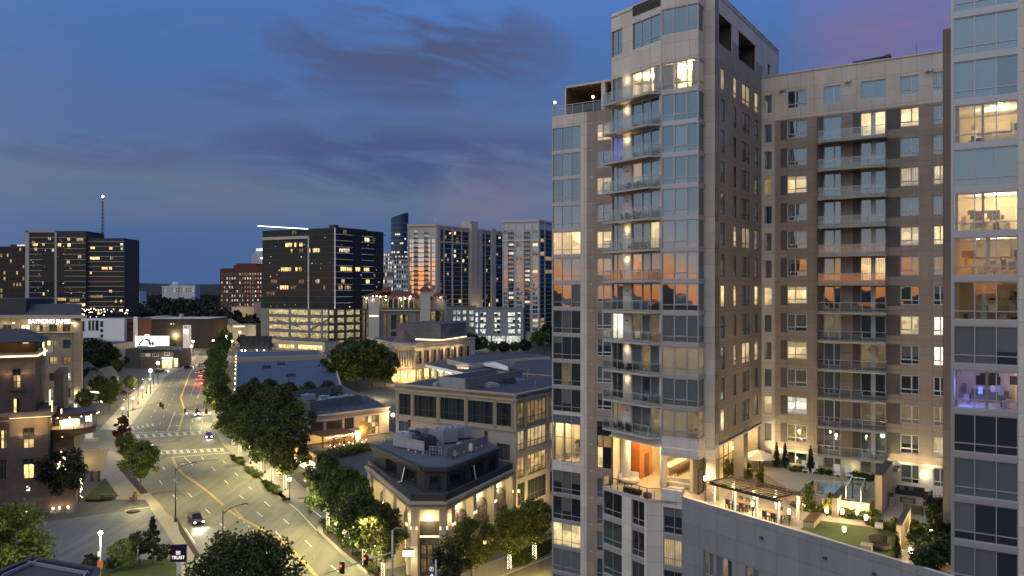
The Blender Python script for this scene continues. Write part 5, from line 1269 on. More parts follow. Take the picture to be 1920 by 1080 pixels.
# far land
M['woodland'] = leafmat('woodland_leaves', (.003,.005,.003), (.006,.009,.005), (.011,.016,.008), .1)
r = random.Random(77); mb = MB()
nx, ny = 46, 10
def hz(x, y):
 return 16 + 50 * min(1, max(0, (y - 2600) / 1700)) + 10 * math.sin(x * .0021 + 1) + 7 * math.sin(x * .0063 + y * .001)
for j in range(ny):
 for i in range(nx):
  x0, x1 = -4600 + i * 200, -4600 + (i+1) * 200; y0, y1 = 2400 + j * 240, 2400 + (j+1) * 240
  f = lambda x, y: (x, y, -2 if y <= 2400 else hz(x, y))
  mb.poly([f(x0,y0), f(x1,y0), f(x1,y1), f(x0,y1)], 0, True)
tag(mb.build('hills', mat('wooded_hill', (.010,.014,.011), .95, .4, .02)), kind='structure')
mb = MB()
for k in range(1100):
 y = 600 + 2100 * r.random() ** 1.4; x = (r.uniform(120, 480) - 960) / F * y
 h = r.uniform(11, 20); w = r.uniform(5, 9); c = Vector((x, y, h * .55))
 for q in range(26):
  d = rdir(r); p = c + Vector((d.x * w, d.y * w, abs(d.z) * h * .5 if d.z < 0 else d.z * h * .5)); leafquad(mb, p, d + rdir(r) * .6, r.uniform(3.0, 5.5), r)
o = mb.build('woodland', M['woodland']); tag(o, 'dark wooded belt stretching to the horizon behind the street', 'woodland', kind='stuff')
# ------------------------------------------------------------------ building kit for everything beyond the towers
class Bld:
 "one building: walls and roofs as parts, windows collected and the 95 largest made one by one"
 def __init__(s, name, label, cat, loc, group=None):
  s.t = thing(name, label, cat, loc, group); s.w = []
 def win(s, fr, u0, u1, z0, z1, panes, cols=(), rows=(), fw=.1, fmat=None, y=-.02, name='window'):
  s.w.append((fr, u0, u1, z0, z1, panes, cols, rows, fw, fmat or M['darkframe'], y, name))
 def done(s):
  by = {}
  for q in s.w: by.setdefault(q[11], []).append(q)
  for nm, L_ in by.items():
   L_.sort(key=lambda q: -((q[2]-q[1]) * (q[4]-q[3])) / max(1, q[0].P(q[1]).length) ** 2)
   for q in L_[:95]: window(s.t, q[0], q[1], q[2], q[3], q[4], q[5], q[6], q[7], q[8], q[9], q[10], None, nm)
   rest = L_[95:]
   if rest:
    mb = MB(); ms = []
    for fr, u0, u1, z0, z1, panes, cols, rows, fw, fm, y, _ in rest:
     for p_ in (panes[0], fm):
      if p_ not in ms: ms.append(p_)
     P = lambda u, yy, z: tuple(fr.P(u, yy, z))
     mb.poly([P(u0,y,z0), P(u1,y,z0), P(u1,y,z1), P(u0,y,z1)], ms.index(panes[0])); k = ms.index(fm)
     us = [u0] + [u0 + (u1-u0)*c for c in cols] + [u1]
     for u in us: mb.bar(fr.P(u, y - .03, z0), fr.P(u, y - .03, z1), fw, .06, k)
     for z in (z0, z1): mb.bar(fr.P(u0, y - .03, z), fr.P(u1, y - .03, z), .05, fw, k)
    o = mb.build(nm, ms, s.t); o['kind'] = 'stuff'
  return s.t
 def wall(s, fr, w, z0, z1, m, ops=(), zones=(), depth=.25, name='wall', u0=0.0):
  mb = MB(); wallgrid(mb, u0, w, z0, z1, ops, zones, depth); return mb.build(name, m, s.t, fr.P(0), fr.a)
 def box(s, fr, u0, u1, y0, y1, z0, z1, m, name='wall', mt=None):
  mb = MB(); mb.box((u0, y0, z0), (u1, y1, z1), 0, 1 if mt else None)
  return mb.build(name, [m, mt] if mt else [m], s.t, fr.P(0), fr.a)
 def prism(s, pts, z0, z1, m, name='wall', mt=None):
  mb = MB(); mb.prism([(p[0], p[1]) for p in pts], z0, z1, 0, 1 if mt else None, True)
  return mb.build(name, [m, mt] if mt else [m], s.t)
def seg(a, b):
 a = Vector((a[0], a[1], 0)); b = Vector((b[0], b[1], 0)); f = Fr(a, b - a); f.w = (b - a).length; return f
# ------------------------------------------------------------------ corner building with lit arches and a black penthouse
K0, K1, K2, K3 = Vector((-23.8,129.7,0)), Vector((-13.8,107.9,0)), Vector((-9.06,107.9,0)), Vector((0.2,127.6,0))
B = Bld('corner_building', 'two-storey stone corner building with lit arched bays and a black setback penthouse', 'building', (-10, 118, 0))
M['covelit'] = mat('cove_plaster', (.62,.52,.36), .85, .08)
def archwin(fr, u0, u1, z0, z1, y):
 mb = MB(); n = 8; um = (u0 + u1)/2; w = u1 - u0; rise = w * .22
 top = [(u0 + w*k/n, z1 - rise + rise * math.sin(math.pi * k / n) ** .8) for k in range(n + 1)]
 for (a, za), (b, zb) in zip(top, top[1:]): mb.poly([(a,0,z0),(b,0,z0),(b,0,zb),(a,0,za)], 1); mb.bar((a,-.05,za), (b,-.05,zb), .1, .14, 0)
 for k in range(0, n + 1):
  a, za = top[k]
  if k % 2 == 0 or k in (0, n): mb.box((a - (.07 if k in (0,n) or k == 4 else .035), -.07, z0), (a + (.07 if k in (0,n) or k == 4 else .035), .02, za))
 for f_ in (.0, .33, .62): mb.box((u0, -.06, z0 + (z1-z0)*f_ - .04), (u1, .02, z0 + (z1-z0)*f_ + .05))
 return mb.build('arched_window', [M['darkframe'], M['p_arch']], B.t, fr.P(0, y, 0), fr.a)
lights = []
for fr, cols_ in ((seg(K2, K3), ((838.5,847.5),(853.5,888),(893.5,926.5),(931,960.5))), (seg(K0, K1), ((700,718),(723,738),(743,761),(764.5,770.3))), (seg(K1, K2), ((783,824),))):
 ops = []
 for a, b in cols_:
  ua, ub = max(.15, fr.U(a)), min(fr.w - .15, fr.U(b)); ops.append((ua, ub, .1, 9.65))
 B.wall(fr, fr.w, 0, 10.4, [M['stone'], M['covelit']], ops, (), 1.3)
 for ua, ub, *_ in ops:
  mb = MB(); mb.poly([(ua,0,.1),(ub,0,.1),(ub,0,9.65),(ua,0,9.65)]); mb.build('bay_wall', M['covelit'], B.t, fr.P(0, 1.3), fr.a)
  w = ub - ua
  if fr.w < 6:                    # the chamfered corner bay
   mb = MB(); mb.box((ua + .1, -.1, 5.7), (ub - .1, 0, 7.7), 0); mb.box((ua + .1, -.2, 5.5), (ub - .1, 0, 5.7), 1); mb.box((ua + .1, -.08, .1), (ub - .1, 0, 5.4), 0)
   mb.build('bronze_panel', [M['bronze'], M['g_strip']], B.t, fr.P(0, 1.3), fr.a)
   for k in range(3):
    for z0, z1, p in ((3.1, 4.5, M['p_arch']), (.6, 2.6, M['p_arch'])):
     B.win(fr, ua + .35 + k*w*.29, ua + .35 + k*w*.29 + w*.24, z0, z1, [p], (.5,), (.5,), .07, M['darkframe'], 1.15)
  elif w > 1.6:
   archwin(fr, ua + .25, ub - .25, 4.9, 8.1, 1.18)
   mb = MB(); mb.box((ua, .9, 4.0), (ub, 1.3, 4.9), 0); mb.box((ua, .7, 4.0), (ub, .9, 4.15), 0); mb.build('spandrel', M['bronze'], B.t, fr.P(0), fr.a)
   B.win(fr, ua + .25, ub - .25, .2, 3.8, [M['p_shop'], M['p_arch'], M['p_arch'], M['p_shop']], (.25,.5,.75), (.7,), .1, M['darkframe'], 1.18, 'shop_window')
  else:
   mb = MB(); mb.box((ua + .1, -.06, .2), (ub - .1, 0, 7.6), 0); mb.build('shutter', M['bronze'], B.t, fr.P(0, 1.3), fr.a)
  for uu in ((ua + ub)/2,): lamp(fr.P(uu, .55, 8.0), 190 * max(.5, w / 3), (1,.84,.46), .1, B.t, name='cove_light')
  mb = MB(); mb.box((ua - .22, -.12, 6.9), (ua - .06, 0, 7.3), 0); mb.box((ub + .06, -.12, 6.9), (ub + .22, 0, 7.3), 0); mb.build('wall_lamp', M['g_strip'], B.t, fr.P(0), fr.a)
 mb = MB(); mb.box((-.1, -.25, 9.75), (fr.w + .1, 0, 10.0)); mb.box((-.15, -.45, 10.4), (fr.w + .15, .3, 10.75)); mb.build('cornice', M['stone'], B.t, fr.P(0), fr.a)
 mb = MB(); mb.box((-.05, .05, 10.75), (fr.w + .05, .3, 11.7)); mb.build('terrace_parapet', M['charcoal'], B.t, fr.P(0), fr.a)
ring = [K0, K1, K2, K3, Vector((-.4,132.3,0)), Vector((-15,141.5,0))]
B.prism(ring, 10.2, 10.8, M['stone'], 'terrace_floor', M['roofdark']); mb = MB()
for a, b in ((ring[3], ring[4]), (ring[5], ring[0])): mb.poly([(a.x,a.y,0),(b.x,b.y,0),(b.x,b.y,10.4),(a.x,a.y,10.4)])
mb.build('wall', M['stone'], B.t)
ph = [Vector((-22.6,128.8,0)), Vector((-12.6,112.8,0)), Vector((-9.4,112.8,0)), Vector((-2.2,126.9,0)), Vector((-4.5,133,0)), Vector((-15.5,139.6,0))]
for a, b, bays in ((ph[0], ph[1], ((.26,.50),(.60,.88))), (ph[1], ph[2], ((.25,.75),)), (ph[2], ph[3], ((.06,.36),(.44,.70),(.80,.95)))):
 fr = seg(a, b); ops = [(fr.w*p, fr.w*q, 11.0, 13.1) for p, q in bays]
 B.wall(fr, fr.w, 10.8, 14.2, [M['charcoal']], ops, (), .4, 'penthouse_wall')
 for ua, ub, z0, z1 in ops: B.win(fr, ua, ub, z0, z1, [M['p_dark'], M['p_dark'], M['p_off']], (.33,.66), (), .08, M['black'], .35)
 if len(bays) > 1: mb = MB(); x_ = fr.w * (bays[1][0] + .04); mb.poly([(x_,-.06,13.1),(x_+.35,-.06,13.1),(x_+.2,-.5,11.0),(x_-.1,-.5,11.0)]); mb.poly([(x_-.1,-.5,11.0),(x_+.2,-.5,11.0),(x_+.3,-1.6,10.86),(x_-.5,-1.6,10.86)]); mb.build('blowing_curtain', M['white'], B.t, fr.P(0), fr.a)
 mb = MB(); mb.box((-.2, -.7, 13.9), (fr.w + .2, 0, 14.45)); mb.build('penthouse_eaves', M['charcoal'], B.t, fr.P(0), fr.a)
B.prism(ph, 14.0, 14.42, M['charcoal'], 'penthouse_roof', mat('deck_roof', (.085,.092,.11), .8, .2, .3, fine=.1))
mb = MB()
for a, b in ((ph[3], ph[4]), (ph[4], ph[5]), (ph[5], ph[0])): mb.poly([(a.x,a.y,10.8),(b.x,b.y,10.8),(b.x,b.y,14.2),(a.x,a.y,14.2)])
mb.build('penthouse_wall', M['charcoal'], B.t)
zr = 14.42
def RG(px, py): return G(px, py, zr)
M['screen'] = panel('pale_screen', (.27,.27,.30), 1.5, 4, 0, .04, .08); M['screenw'] = panel('warm_screen', (.20,.185,.17), 1.5, 4, 0, .04, .08)
f = seg(RG(737,839), RG(795,851)); B.box(f, 0, f.w, 0, .12, zr + .35, zr + 1.9, M['screen'], 'plant_screen')
f = seg(RG(837,862), RG(914,836)); B.box(f, 0, f.w, 0, .12, zr + .25, zr + 1.7, M['screenw'], 'plant_screen')
f = seg(RG(806,855), RG(828,857))
mb = MB()
for k in range(5): mb.bar((k*f.w/4, 0, zr), (k*f.w/4, 0, zr + 1.6), .06, .06)
for z in (.5, 1.0, 1.5): mb.bar((0, 0, zr + z), (f.w, 0, zr + z), .05, .05)
mb.build('roof_gate', M['steel'], B.t, f.P(0), f.a)
r = random.Random(5)
for (x, y, w, d, h, m) in ((755,822,3.2,1.8,1.6,'steel'),(772,815,2.2,1.6,1.3,'roofgrey'),(800,832,3.4,2.0,1.9,'charcoal'),(820,815,3.2,2.6,1.6,'steel'),(845,820,2.6,2.6,2.3,'steel'),(870,812,3.0,2.4,2.0,'screen'),(790,806,4,1.4,1.0,'steel'),(865,838,1.0,1.0,1.5,'steel'),(880,836,.8,.8,1.2,'white'),(850,846,1.0,.8,.9,'steel'),(815,842,1.2,1.0,1.1,'roofgrey')):
 c = RG(x, y + 12); mb = MB(); mb.box((-w/2, 0, .25), (w/2, d, h)); mb.box((-w/2 + .2, .2, h), (w/2 - .2, d - .2, h + .15));
 for a in (-w/2 + .15, w/2 - .25): mb.box((a, .1, 0), (a + .1, d - .1, .25))
 if w > 2: mb.lathe([(.4, h + .15), (.4, h + .35)], (-w*.2, d/2, 0), 10); mb.lathe([(.4, h + .15), (.4, h + .35)], (w*.2, d/2, 0), 10)
 mb.build('roof_unit', M[m], B.t, (c.x, c.y, zr), r.choice((.44, -.2)))
mb = MB()
for k in range(5): p = RG(745 + 24*k, 815); mb.tube((p.x, p.y, zr + .6), (p.x + 2.5, p.y - 1.5, zr + .7), .14, .14, 8)
mb.build('roof_duct', M['steel'], B.t)
for px, py in ((722,828),(766,848),(779,851),(793,854),(849,857),(859,855),(870,851),(882,847),(893,844),(903,840)):
 p = RG(px, py); mb = MB(); mb.lathe([(.10,0),(.10,.3),(.14,.32),(.14,.42)], (p.x, p.y, zr), 8); mb.build('vent_pipe', M['white'], B.t)
fr = seg(K1, K2); c_ = fr.P(-.3, -.7, 3.6)
mb = MB(); mb.box((-.7, -.3, 0), (.7, .3, .75), 1); mb.box((-.75, -.35, .75), (.75, .35, .85), 0); mb.box((-.04, 0, .85), (.04, .7, .95), 0)
mb.build('corner_lantern', [M['black'], glow('big_lantern', (1,.88,.55), 9)], B.t, c_); lamp(c_ + Vector((0,-.9,.3)), 500, (1,.80,.45), .3, B.t, name='lantern_light')
B.done()
# ------------------------------------------------------------------ three-storey block behind it
oL, oC = Vector((-21.6,146.4,0)), Vector((.7,132.0,0)); HB = 22.0
B = Bld('office_block', 'three-storey buff block with a flat grey roof and dark gridded top-floor windows', 'building', (-8, 142, 0))
fl_, fs_ = seg(oL, oC), Fr(oC, B_R); ws_ = 30.0
bays = [(fl_.U(a), fl_.U(b)) for a, b in ((748,770),(776,818),(825,870),(877,924),(931,958))]
ops = [(a, b, 16.6, 20.5) for a, b in bays]; ops2 = [(fl_.U(747.5), fl_.U(767), 13.4, 15.4), (fl_.U(931), fl_.U(956), 10.9, 13.6), (fl_.U(908), fl_.U(915), 11.5, 15.4), (fl_.U(765), fl_.U(770), 14.4, 16)]
B.wall(fl_, fl_.w, 0, HB, [M['stone'], mat('pinkish_stucco', (.42,.345,.31), .85, .1, .3)], ops + ops2, [(0, fl_.w, 0, 16.2, 1)], .35)
for a, b, c, d in ops: B.win(fl_, a, b, c, d, [M['p_off'], M['p_offb'], M['p_off']], (.167,.333,.5,.667,.833) if b - a > 3 else (.33,.67), (.33,), .09, M['darkframe'], .28)
for a, b, c, d in ops2: B.win(fl_, a, b, c, d, [M['p_blind']], (.33,.67) if b - a > 1.5 else (), (), .12, M['darkframe'], .28)
opsr = []; cr = [(fs_.U(970.5), fs_.U(984.5)), (fs_.U(989.5), fs_.U(1025)), (fs_.U(1031), fs_.U(1050))]
for z0, z1 in ((16.6,20.5),(12.5,15.9),(7.9,11.3),(3.2,7.0)):
 for a, b in cr: opsr.append((a, b, z0, z1))
B.wall(fs_, ws_, 0, HB, [M['stone']], opsr, (), .35)
for k, (a, b, c, d) in enumerate(opsr): B.win(fs_, a, b, c, d, [[M['p_dim']], [M['p_litc']], [M['p_offlit']], [M['p_off']]][k // 3], (.2,.4,.6,.8) if b - a > 3 else (.5,), (.3,), .1, M['darkframe'], .28)
mb = MB()
for fr, w in ((fl_, fl_.w), (fs_, ws_)):
 for z in (16.0, 21.2): mb.bar(fr.P(-.1, -.08, z), fr.P(w, -.08, z), .3, .3)
 mb.bar(fr.P(-.1, -.02, HB + .1), fr.P(w, -.02, HB + .1), .5, .3)
 for uu in ([x for ab in bays for x in (ab[0] - .25, ab[1] + .25)] if w == fl_.w else [c + .2 for ab in cr for c in (ab[1],)]): mb.bar(fr.P(uu, -.06, 16.2), fr.P(uu, -.06, 21), .3, .2)
mb.build('cornice', M['stone'], B.t)
back = [oL, oC, fs_.P(ws_), fs_.P(ws_) - A_R * fl_.w]
B.prism(back, HB - .6, HB - .25, M['stone'], 'roof', M['roofgrey'])
mb = MB()
for a, b in ((back[2], back[3]), (back[3], back[0])): mb.poly([(a.x,a.y,0),(b.x,b.y,0),(b.x,b.y,HB),(a.x,a.y,HB)])
mb.build('wall', M['stone'], B.t)
f = seg(G(822,726,21.8), G(873,731,21.8)); B.box(f, 0, f.w, 0, .2, 21.75, 23.8, M['screen'], 'plant_screen'); f2_ = Fr(f.P(f.w), B_R); B.box(f2_, 0, 19, 0, .2, 21.75, 23.75, M['screenw'], 'plant_screen')
f3_ = Fr(f.P(0), B_R); B.box(f3_, 0, 19, -.2, 0, 21.75, 23.7, M['screenw'], 'plant_screen')
for px, py in ((862,733),(880,729),(905,723),(990,716),(1004,722),(840,705)):
 p = G(px, py, 21.75); mb = MB(); mb.lathe([(.10,0),(.10,.7 if px != 990 else 2.4),(.14,.72 if px != 990 else 2.42)], (p.x, p.y, 21.75), 8); mb.build('vent_pipe', M['white'], B.t)
r = random.Random(3)
for k in range(9):
 p = G(r.uniform(790, 1010), r.uniform(706, 728), 21.7); mb = MB(); w, d, h_ = r.uniform(.6, 1.6), r.uniform(.6, 1.4), r.uniform(.4, 1.0); mb.box((-w, -d, 0), (w, d, h_)); mb.box((-w*.6, -d*.6, h_), (w*.6, d*.6, h_ + .2)); mb.build('roof_unit', M[r.choice(('steel', 'roofgrey', 'screen'))], B.t, (p.x, p.y, 21.74), .57)
for uu, z in ((1.2, 9), (6.5, 9), (6.5, 4.5)): lamp(fs_.P(uu, -3.0, z - 5), 800, (1,.76,.30), .3, B.t, name='facade_light')
B.done()
# ------------------------------------------------------------------ low restaurant with its patio
N = Vector((-53.1,199.7,0)); Rr = Vector((-34.0,217.6,0)); Lb = Vector((-71.5,231.6,0)); Rb = Vector((-44.5,242.5,0)); HR = 7.0
B = Bld('restaurant', 'low cream restaurant with a flat blue-grey roof, fenced roof plant and a lit timber patio', 'restaurant', (-53, 215, 0))
fr = seg(N, Rr); fl2_ = seg(Lb, N)
def ux(f_, *p): return [f_.U(x) for x in p]
w1 = [(ux(fr,583,607), 3.2, 5.4), (ux(fr,612,642), 3.2, 5.4), (ux(fr,646,664), 2.5, 5.6), (ux(fr,684,711), .4, 5.4)]
ops = [(q[0], q[1], a, b) for q, a, b in w1]
B.wall(fr, fr.w, 0, HR, [M['cream']], ops, (), .3)
for k, (a, b, c, d) in enumerate(ops): B.win(fr, a, b, c, d, [[M['darkwood']], [M['darkwood']], [M['p_off']], [M['p_shop'], M['p_offlit'], M['p_dim']]][k], [(.17,.33,.5,.67,.83)]*2 and ((.17,.33,.5,.67,.83) if k < 2 else (.25,.5,.75)), (.38,.62) if k == 3 else (), .12, M['bronze'], .25)
B.wall(fl2_, fl2_.w, 0, HR, [M['cream']], [(3 + 5*k, 6.5 + 5*k, .5, 3.6) for k in range(7)], (), .3)
for k in range(7): B.win(fl2_, 3 + 5*k, 6.5 + 5*k, .5, 3.6, [M['p_shop'], M['p_offlit'], M['p_shop']], (.33,.67), (.7,), .1, M['darkframe'], .25, 'shop_window')
for f_ in (fr, fl2_): mb = MB(); mb.bar(f_.P(-.2, -.15, HR + .1), f_.P(f_.w + .2, -.15, HR + .1), .6, .35); mb.build('cornice', M['cream'], B.t); mb = MB(); mb.bar(f_.P(-.2, -.2, HR - 1.15), f_.P(f_.w + .2, -.2, HR - 1.15), .5, .22); mb.build('string_course', M['cream'], B.t)
B.prism([N, Rr, Rb, Lb], HR - .5, HR - .2, M['cream'], 'roof', M['roofgrey']); mb = MB()
for a, b in ((Rr, Rb), (Rb, Lb)): mb.poly([(a.x,a.y,0),(b.x,b.y,0),(b.x,b.y,HR),(a.x,a.y,HR)])
mb.build('wall', M['cream'], B.t)
q = [G(582,772,6.8), G(677,758,6.8), G(640,738,6.8), G(537,753,6.8)]; M['fence'] = panel('plant_fence', (.12,.125,.13), 1.2, 4, 0, .05, .15)
for a, b in ((q[3], q[0]), (q[0], q[1]), (q[1], q[2]), (q[2], q[3])): f = seg(a, b); B.box(f, 0, f.w, -.06, .06, HR, HR + 2.5, M['fence'], 'plant_screen')
cq = sum(q, Vector()) / 4
for dx, dy, w, d, h in ((-6,4,4,2,1.8),(-1,3,3,2,1.5),(3,0,4,2.5,1.6),(0,-4,2.5,2,1.4),(6,3,3,2,1.7)):
 mb = MB(); mb.box((-w/2,-d/2,.2),(w/2,d/2,h)); mb.lathe([(.6,h),(.6,h+.25)], (-.3,0,0), 10); mb.build('roof_unit', M['steel'], B.t, (cq.x + dx, cq.y + dy, HR - .2), .5)
for k in range(12):
 p = G(537 + 3.9*k, 757 + 1.75*k + 2, 6.8); mb = MB(); mb.lathe([(.12,0),(.12,.45),(.16,.46)], (p.x, p.y, 6.8), 6); mb.build('vent_pipe', M['white'], B.t)
for k in range(6):
 p = G(601 + 15*k, 774.5 - 2.0*k, 6.8); mb = MB(); mb.lathe([(.12,0),(.12,.45),(.16,.46)], (p.x, p.y, 6.8), 6); mb.build('vent_pipe', M['white'], B.t)
mb = MB(); a_, b_ = ux(fr,664.5,681);
for k in range(12): x = a_ + (b_ - a_)*k/12; mb.box((x, -2.5, 0), (x + (b_-a_)/12*.8, -2.35, 5.0 - .06*k), 0)
mb.build('slatted_screen', mat('golden_timber', (.38,.24,.09), .6, .3, 2), B.t, fr.P(0), fr.a)
# patio roof, posts, festoon, counter
a_, b_ = ux(fr,577,640); mb = MB()
mb.box((a_, -7.2, 3.0), (b_, -.3, 3.18), 0);
for k in range(15): mb.box((a_ + (b_-a_)*k/15, -7.5, 3.18), (a_ + (b_-a_)*k/15 + .12, -.3, 3.3), 0)
mb.build('patio_roof', mat('patio_timber', (.24,.13,.06), .6, .25, 2), B.t, fr.P(0), fr.a)
for k in range(4):
 p = MB(); x = a_ + .3 + k*(b_-a_-.6)/3; p.box((x - .12, -7.1, 0), (x + .12, -6.86, 3.0)); p.build('post', M['darkwood'], B.t, fr.P(0), fr.a)
mb = MB()
for k in range(16): mb.ball((a_ + 1 + k*.62, -7.6, 2.75 - .12*math.sin(k)), .14, 6)
for k in range(9): mb.ball((b_ + .3, -7.2 + k*.75, 2.8), .14, 6)
mb.build('festoon_lights', M['g_string'], B.t, fr.P(0), fr.a)
mb = MB(); mb.box((a_ + 4, -4, 0), (a_ + 12, -3.2, 1.1), 0); mb.box((b_ + 1, -4, 0), (b_ + 4, -.4, 2.8), 1); mb.box((b_ + 1.6, -4.06, .4), (b_ + 3.2, -4, 2.2), 2); mb.build('patio_bar', [M['darkwood'], M['cream'], M['g_strip']], B.t, fr.P(0), fr.a)
for x, y, e in ((a_ + 3, -5, 900), (a_ + 9, -5.5, 900), (b_ + 2, -6.5, 700), (b_ + 9, -2.5, 800), (b_ + 4.5, -3.2, 400)): lamp(fr.P(x, y, 2.3), e, (1,.62,.22), .2, B.t, name='patio_light')
p = fr.P(fr.U(732), -1.2, 5.0); mb = MB(); mb.ball((0,0,0), .5, 8, 1); mb.tube((0,0,-5), (0,0,-.4), .07, .07, 6, 0); mb.build('corner_lamp', [M['black'], M['g_warm']], B.t, p); lamp(p + Vector((0,-1.2,.2)), 900, (1,.74,.32), .3, B.t, name='corner_light')
B.done()
# patio tables, hedge and the lit awning along the street
r = random.Random(9); tb = None
for k in range(9):
 p = fr.P(a_ + 1.5 + (k % 5)*2.6, -8.6 - 2.0*(k // 5), .14); lab = 'dark patio table on the lit restaurant terrace'
 if tb is None:
  tb = thing('patio_table', lab, 'table', p, 'tables on the restaurant patio', fr.a); m_ = MB(); m_.box((-.5,-.45,.70),(.5,.45,.76)); m_.build('table_top', M['darkwood'], tb, local=True); m_ = MB(); m_.box((-.05,-.05,0),(.05,.05,.7)); m_.build('leg', M['black'], tb, local=True); m_ = MB(); m_.ball((0,0,.86), .1, 6); m_.build('candle_lamp', M['g_warm'], tb, local=True)
 else: dup(tb, p)
M['hedgeleaf'] = M['leaf2']
f = seg(G(592,868), G(690,846)); mb = MB(); cloud(mb, [(f.P(k*f.w/16, r.uniform(-.8,.8), 1.1), 1.1, 1.0) for k in range(17)] + [(f.P(k*f.w/12, 2 + r.uniform(-.8,.8), .9), 1.0, 1.0) for k in range(12)], 5200, .42, 3, 0)
tag(mb.build('hedge', M['leaf2']), 'loose golden-lit hedge along the edge of the restaurant patio', 'hedge')
f = seg(G(551,868), G(592,893)); t = thing('awning', 'orange-lit shop awning beside the street trees', 'awning', f.P(0))
mb = MB(); mb.poly([(0,0,4.2),(f.w,0,4.2),(f.w,-1.8,3.2),(0,-1.8,3.2)][::-1]); mb.poly([(0,-1.8,3.2),(f.w,-1.8,3.2),(f.w,-1.8,2.9),(0,-1.8,2.9)][::-1]); mb.build('canopy', mat('orange_canvas', (.50,.24,.05), .8, .1, 1), t, f.P(0), f.a)
mb = MB(); mb.box((0,0,0),(f.w,.3,4.4), 0); mb.box((.4,-.05,.3),(f.w-.4,0,2.7), 1); mb.build('shopfront', [M['stone'], M['g_strip']], t, f.P(0), f.a)
lamp(f.P(f.w*.3, -1.2, 4.8), 260, (1,.66,.25), .2, t, name='awning_light'); lamp(f.P(f.w*.8, -1.2, 4.8), 260, (1,.66,.25), .2, t, name='awning_light'); lamp(f.P(f.w*.5, -1.6, 2.2), 260, (1,.8,.45), .2, t, name='shop_light')
# ------------------------------------------------------------------ big shed with the blue roof
B = Bld('blue_roof_store', 'wide low store with a blue sheeted roof and a lit flank by the street', 'store', (-85, 320, 0)); M['blueroof'] = None
def seamed(name, col):
 m, nt, ns, ls = newmat(name); out = ns.new('ShaderNodeOutputMaterial'); b = ns.new('ShaderNodeBsdfPrincipled'); tc = ns.new('ShaderNodeTexCoord')
 mp = ns.new('ShaderNodeMapping'); mp.inputs['Rotation'].default_value = (0,0,math.radians(-12)); ls.new(tc.outputs['Object'], mp.inputs[0]); sx = ns.new('ShaderNodeSeparateXYZ'); ls.new(mp.outputs[0], sx.inputs[0])
 y = math_(ns, ls, 'DIVIDE', sx.outputs[1], 4.6); fy = math_(ns, ls, 'FRACT', y); j = math_(ns, ls, 'LESS_THAN', fy, .10)
 wn = ns.new('ShaderNodeTexWhiteNoise'); wn.noise_dimensions = '1D'; ls.new(math_(ns, ls, 'FLOOR', y), wn.inputs['W'])
 n1 = nd(ns, 'ShaderNodeTexNoise', Scale=.06, Detail=6.0, Roughness=.65); ls.new(tc.outputs['Object'], n1.inputs['Vector'])
 f = math_(ns, ls, 'MULTIPLY', math_(ns, ls, 'MULTIPLY_ADD', wn.outputs[0], .25, .85), math_(ns, ls, 'MULTIPLY_ADD', n1.outputs[0], .8, .6)); f = math_(ns, ls, 'MULTIPLY', f, math_(ns, ls, 'MULTIPLY_ADD', j, -.3, 1.0))
 ls.new(mixc(ns, ls, 1.0, col, f, 'MULTIPLY'), b.inputs['Base Color']); b.inputs['Roughness'].default_value = .6; ls.new(b.outputs[0], out.inputs[0]); MATS[name] = m; return m
M['blueroof'] = seamed('blue_sheet_roof', (.055,.074,.112)); M['blueroof2'] = seamed('grey_sheet_roof', (.062,.074,.10))
zq = 8.0; q = [G(442,737,zq), G(444,680,zq), G(444,660,zq), G(598,658,zq), G(613,674,zq), G(628,688,zq), G(640,728,zq)]
B.prism([q[0], q[1], q[4], q[5], q[6]], 7.4, zq, M['cream'], 'roof', M['blueroof']); B.prism([q[1], q[2], q[3], q[4]], 7.4, zq + .02, M['cream'], 'roof', M['blueroof2'])
mb = MB()
for a, b in zip(q, q[1:] + q[:1]): mb.poly([(a.x,a.y,0),(b.x,b.y,0),(b.x,b.y,zq),(a.x,a.y,zq)])
mb.build('wall', M['cream'], B.t)
f = seg(q[1], q[4]); B.box(f, 0, f.w, -.6, .6, zq, zq + 2.2, M['stone'], 'fire_wall')
mb = MB()
for a, b in zip(q, q[1:] + q[:1]): mb.bar(a + Vector((0,0,.25)) if False else Vector((a.x,a.y,zq + .25)), Vector((b.x,b.y,zq + .25)), .6, .5)
mb.build('parapet', M['stone'], B.t)
f = seg(q[2], q[0])
for k in range(9): lamp(f.P(8 + k*17, -1.6, 6.4), 700, (1,.74,.32), .2, B.t, name='wall_light')
mb = MB();
for k in range(9): mb.box((8 + k*17 - .3, -.5, 6.6), (8 + k*17 + .3, 0, 7.0))
mb.build('wall_lamp', M['g_warm'], B.t, f.P(0), f.a)
for x, y in ((523,672),(527,684),(545,706),(500,690)): p = G(x, y, zq); mb = MB(); mb.box((-1.6,-1.2,0),(1.6,1.2,1.1)); mb.build('roof_unit', M['roofgrey'], B.t, (p.x, p.y, zq + .02), .2)
B.done()
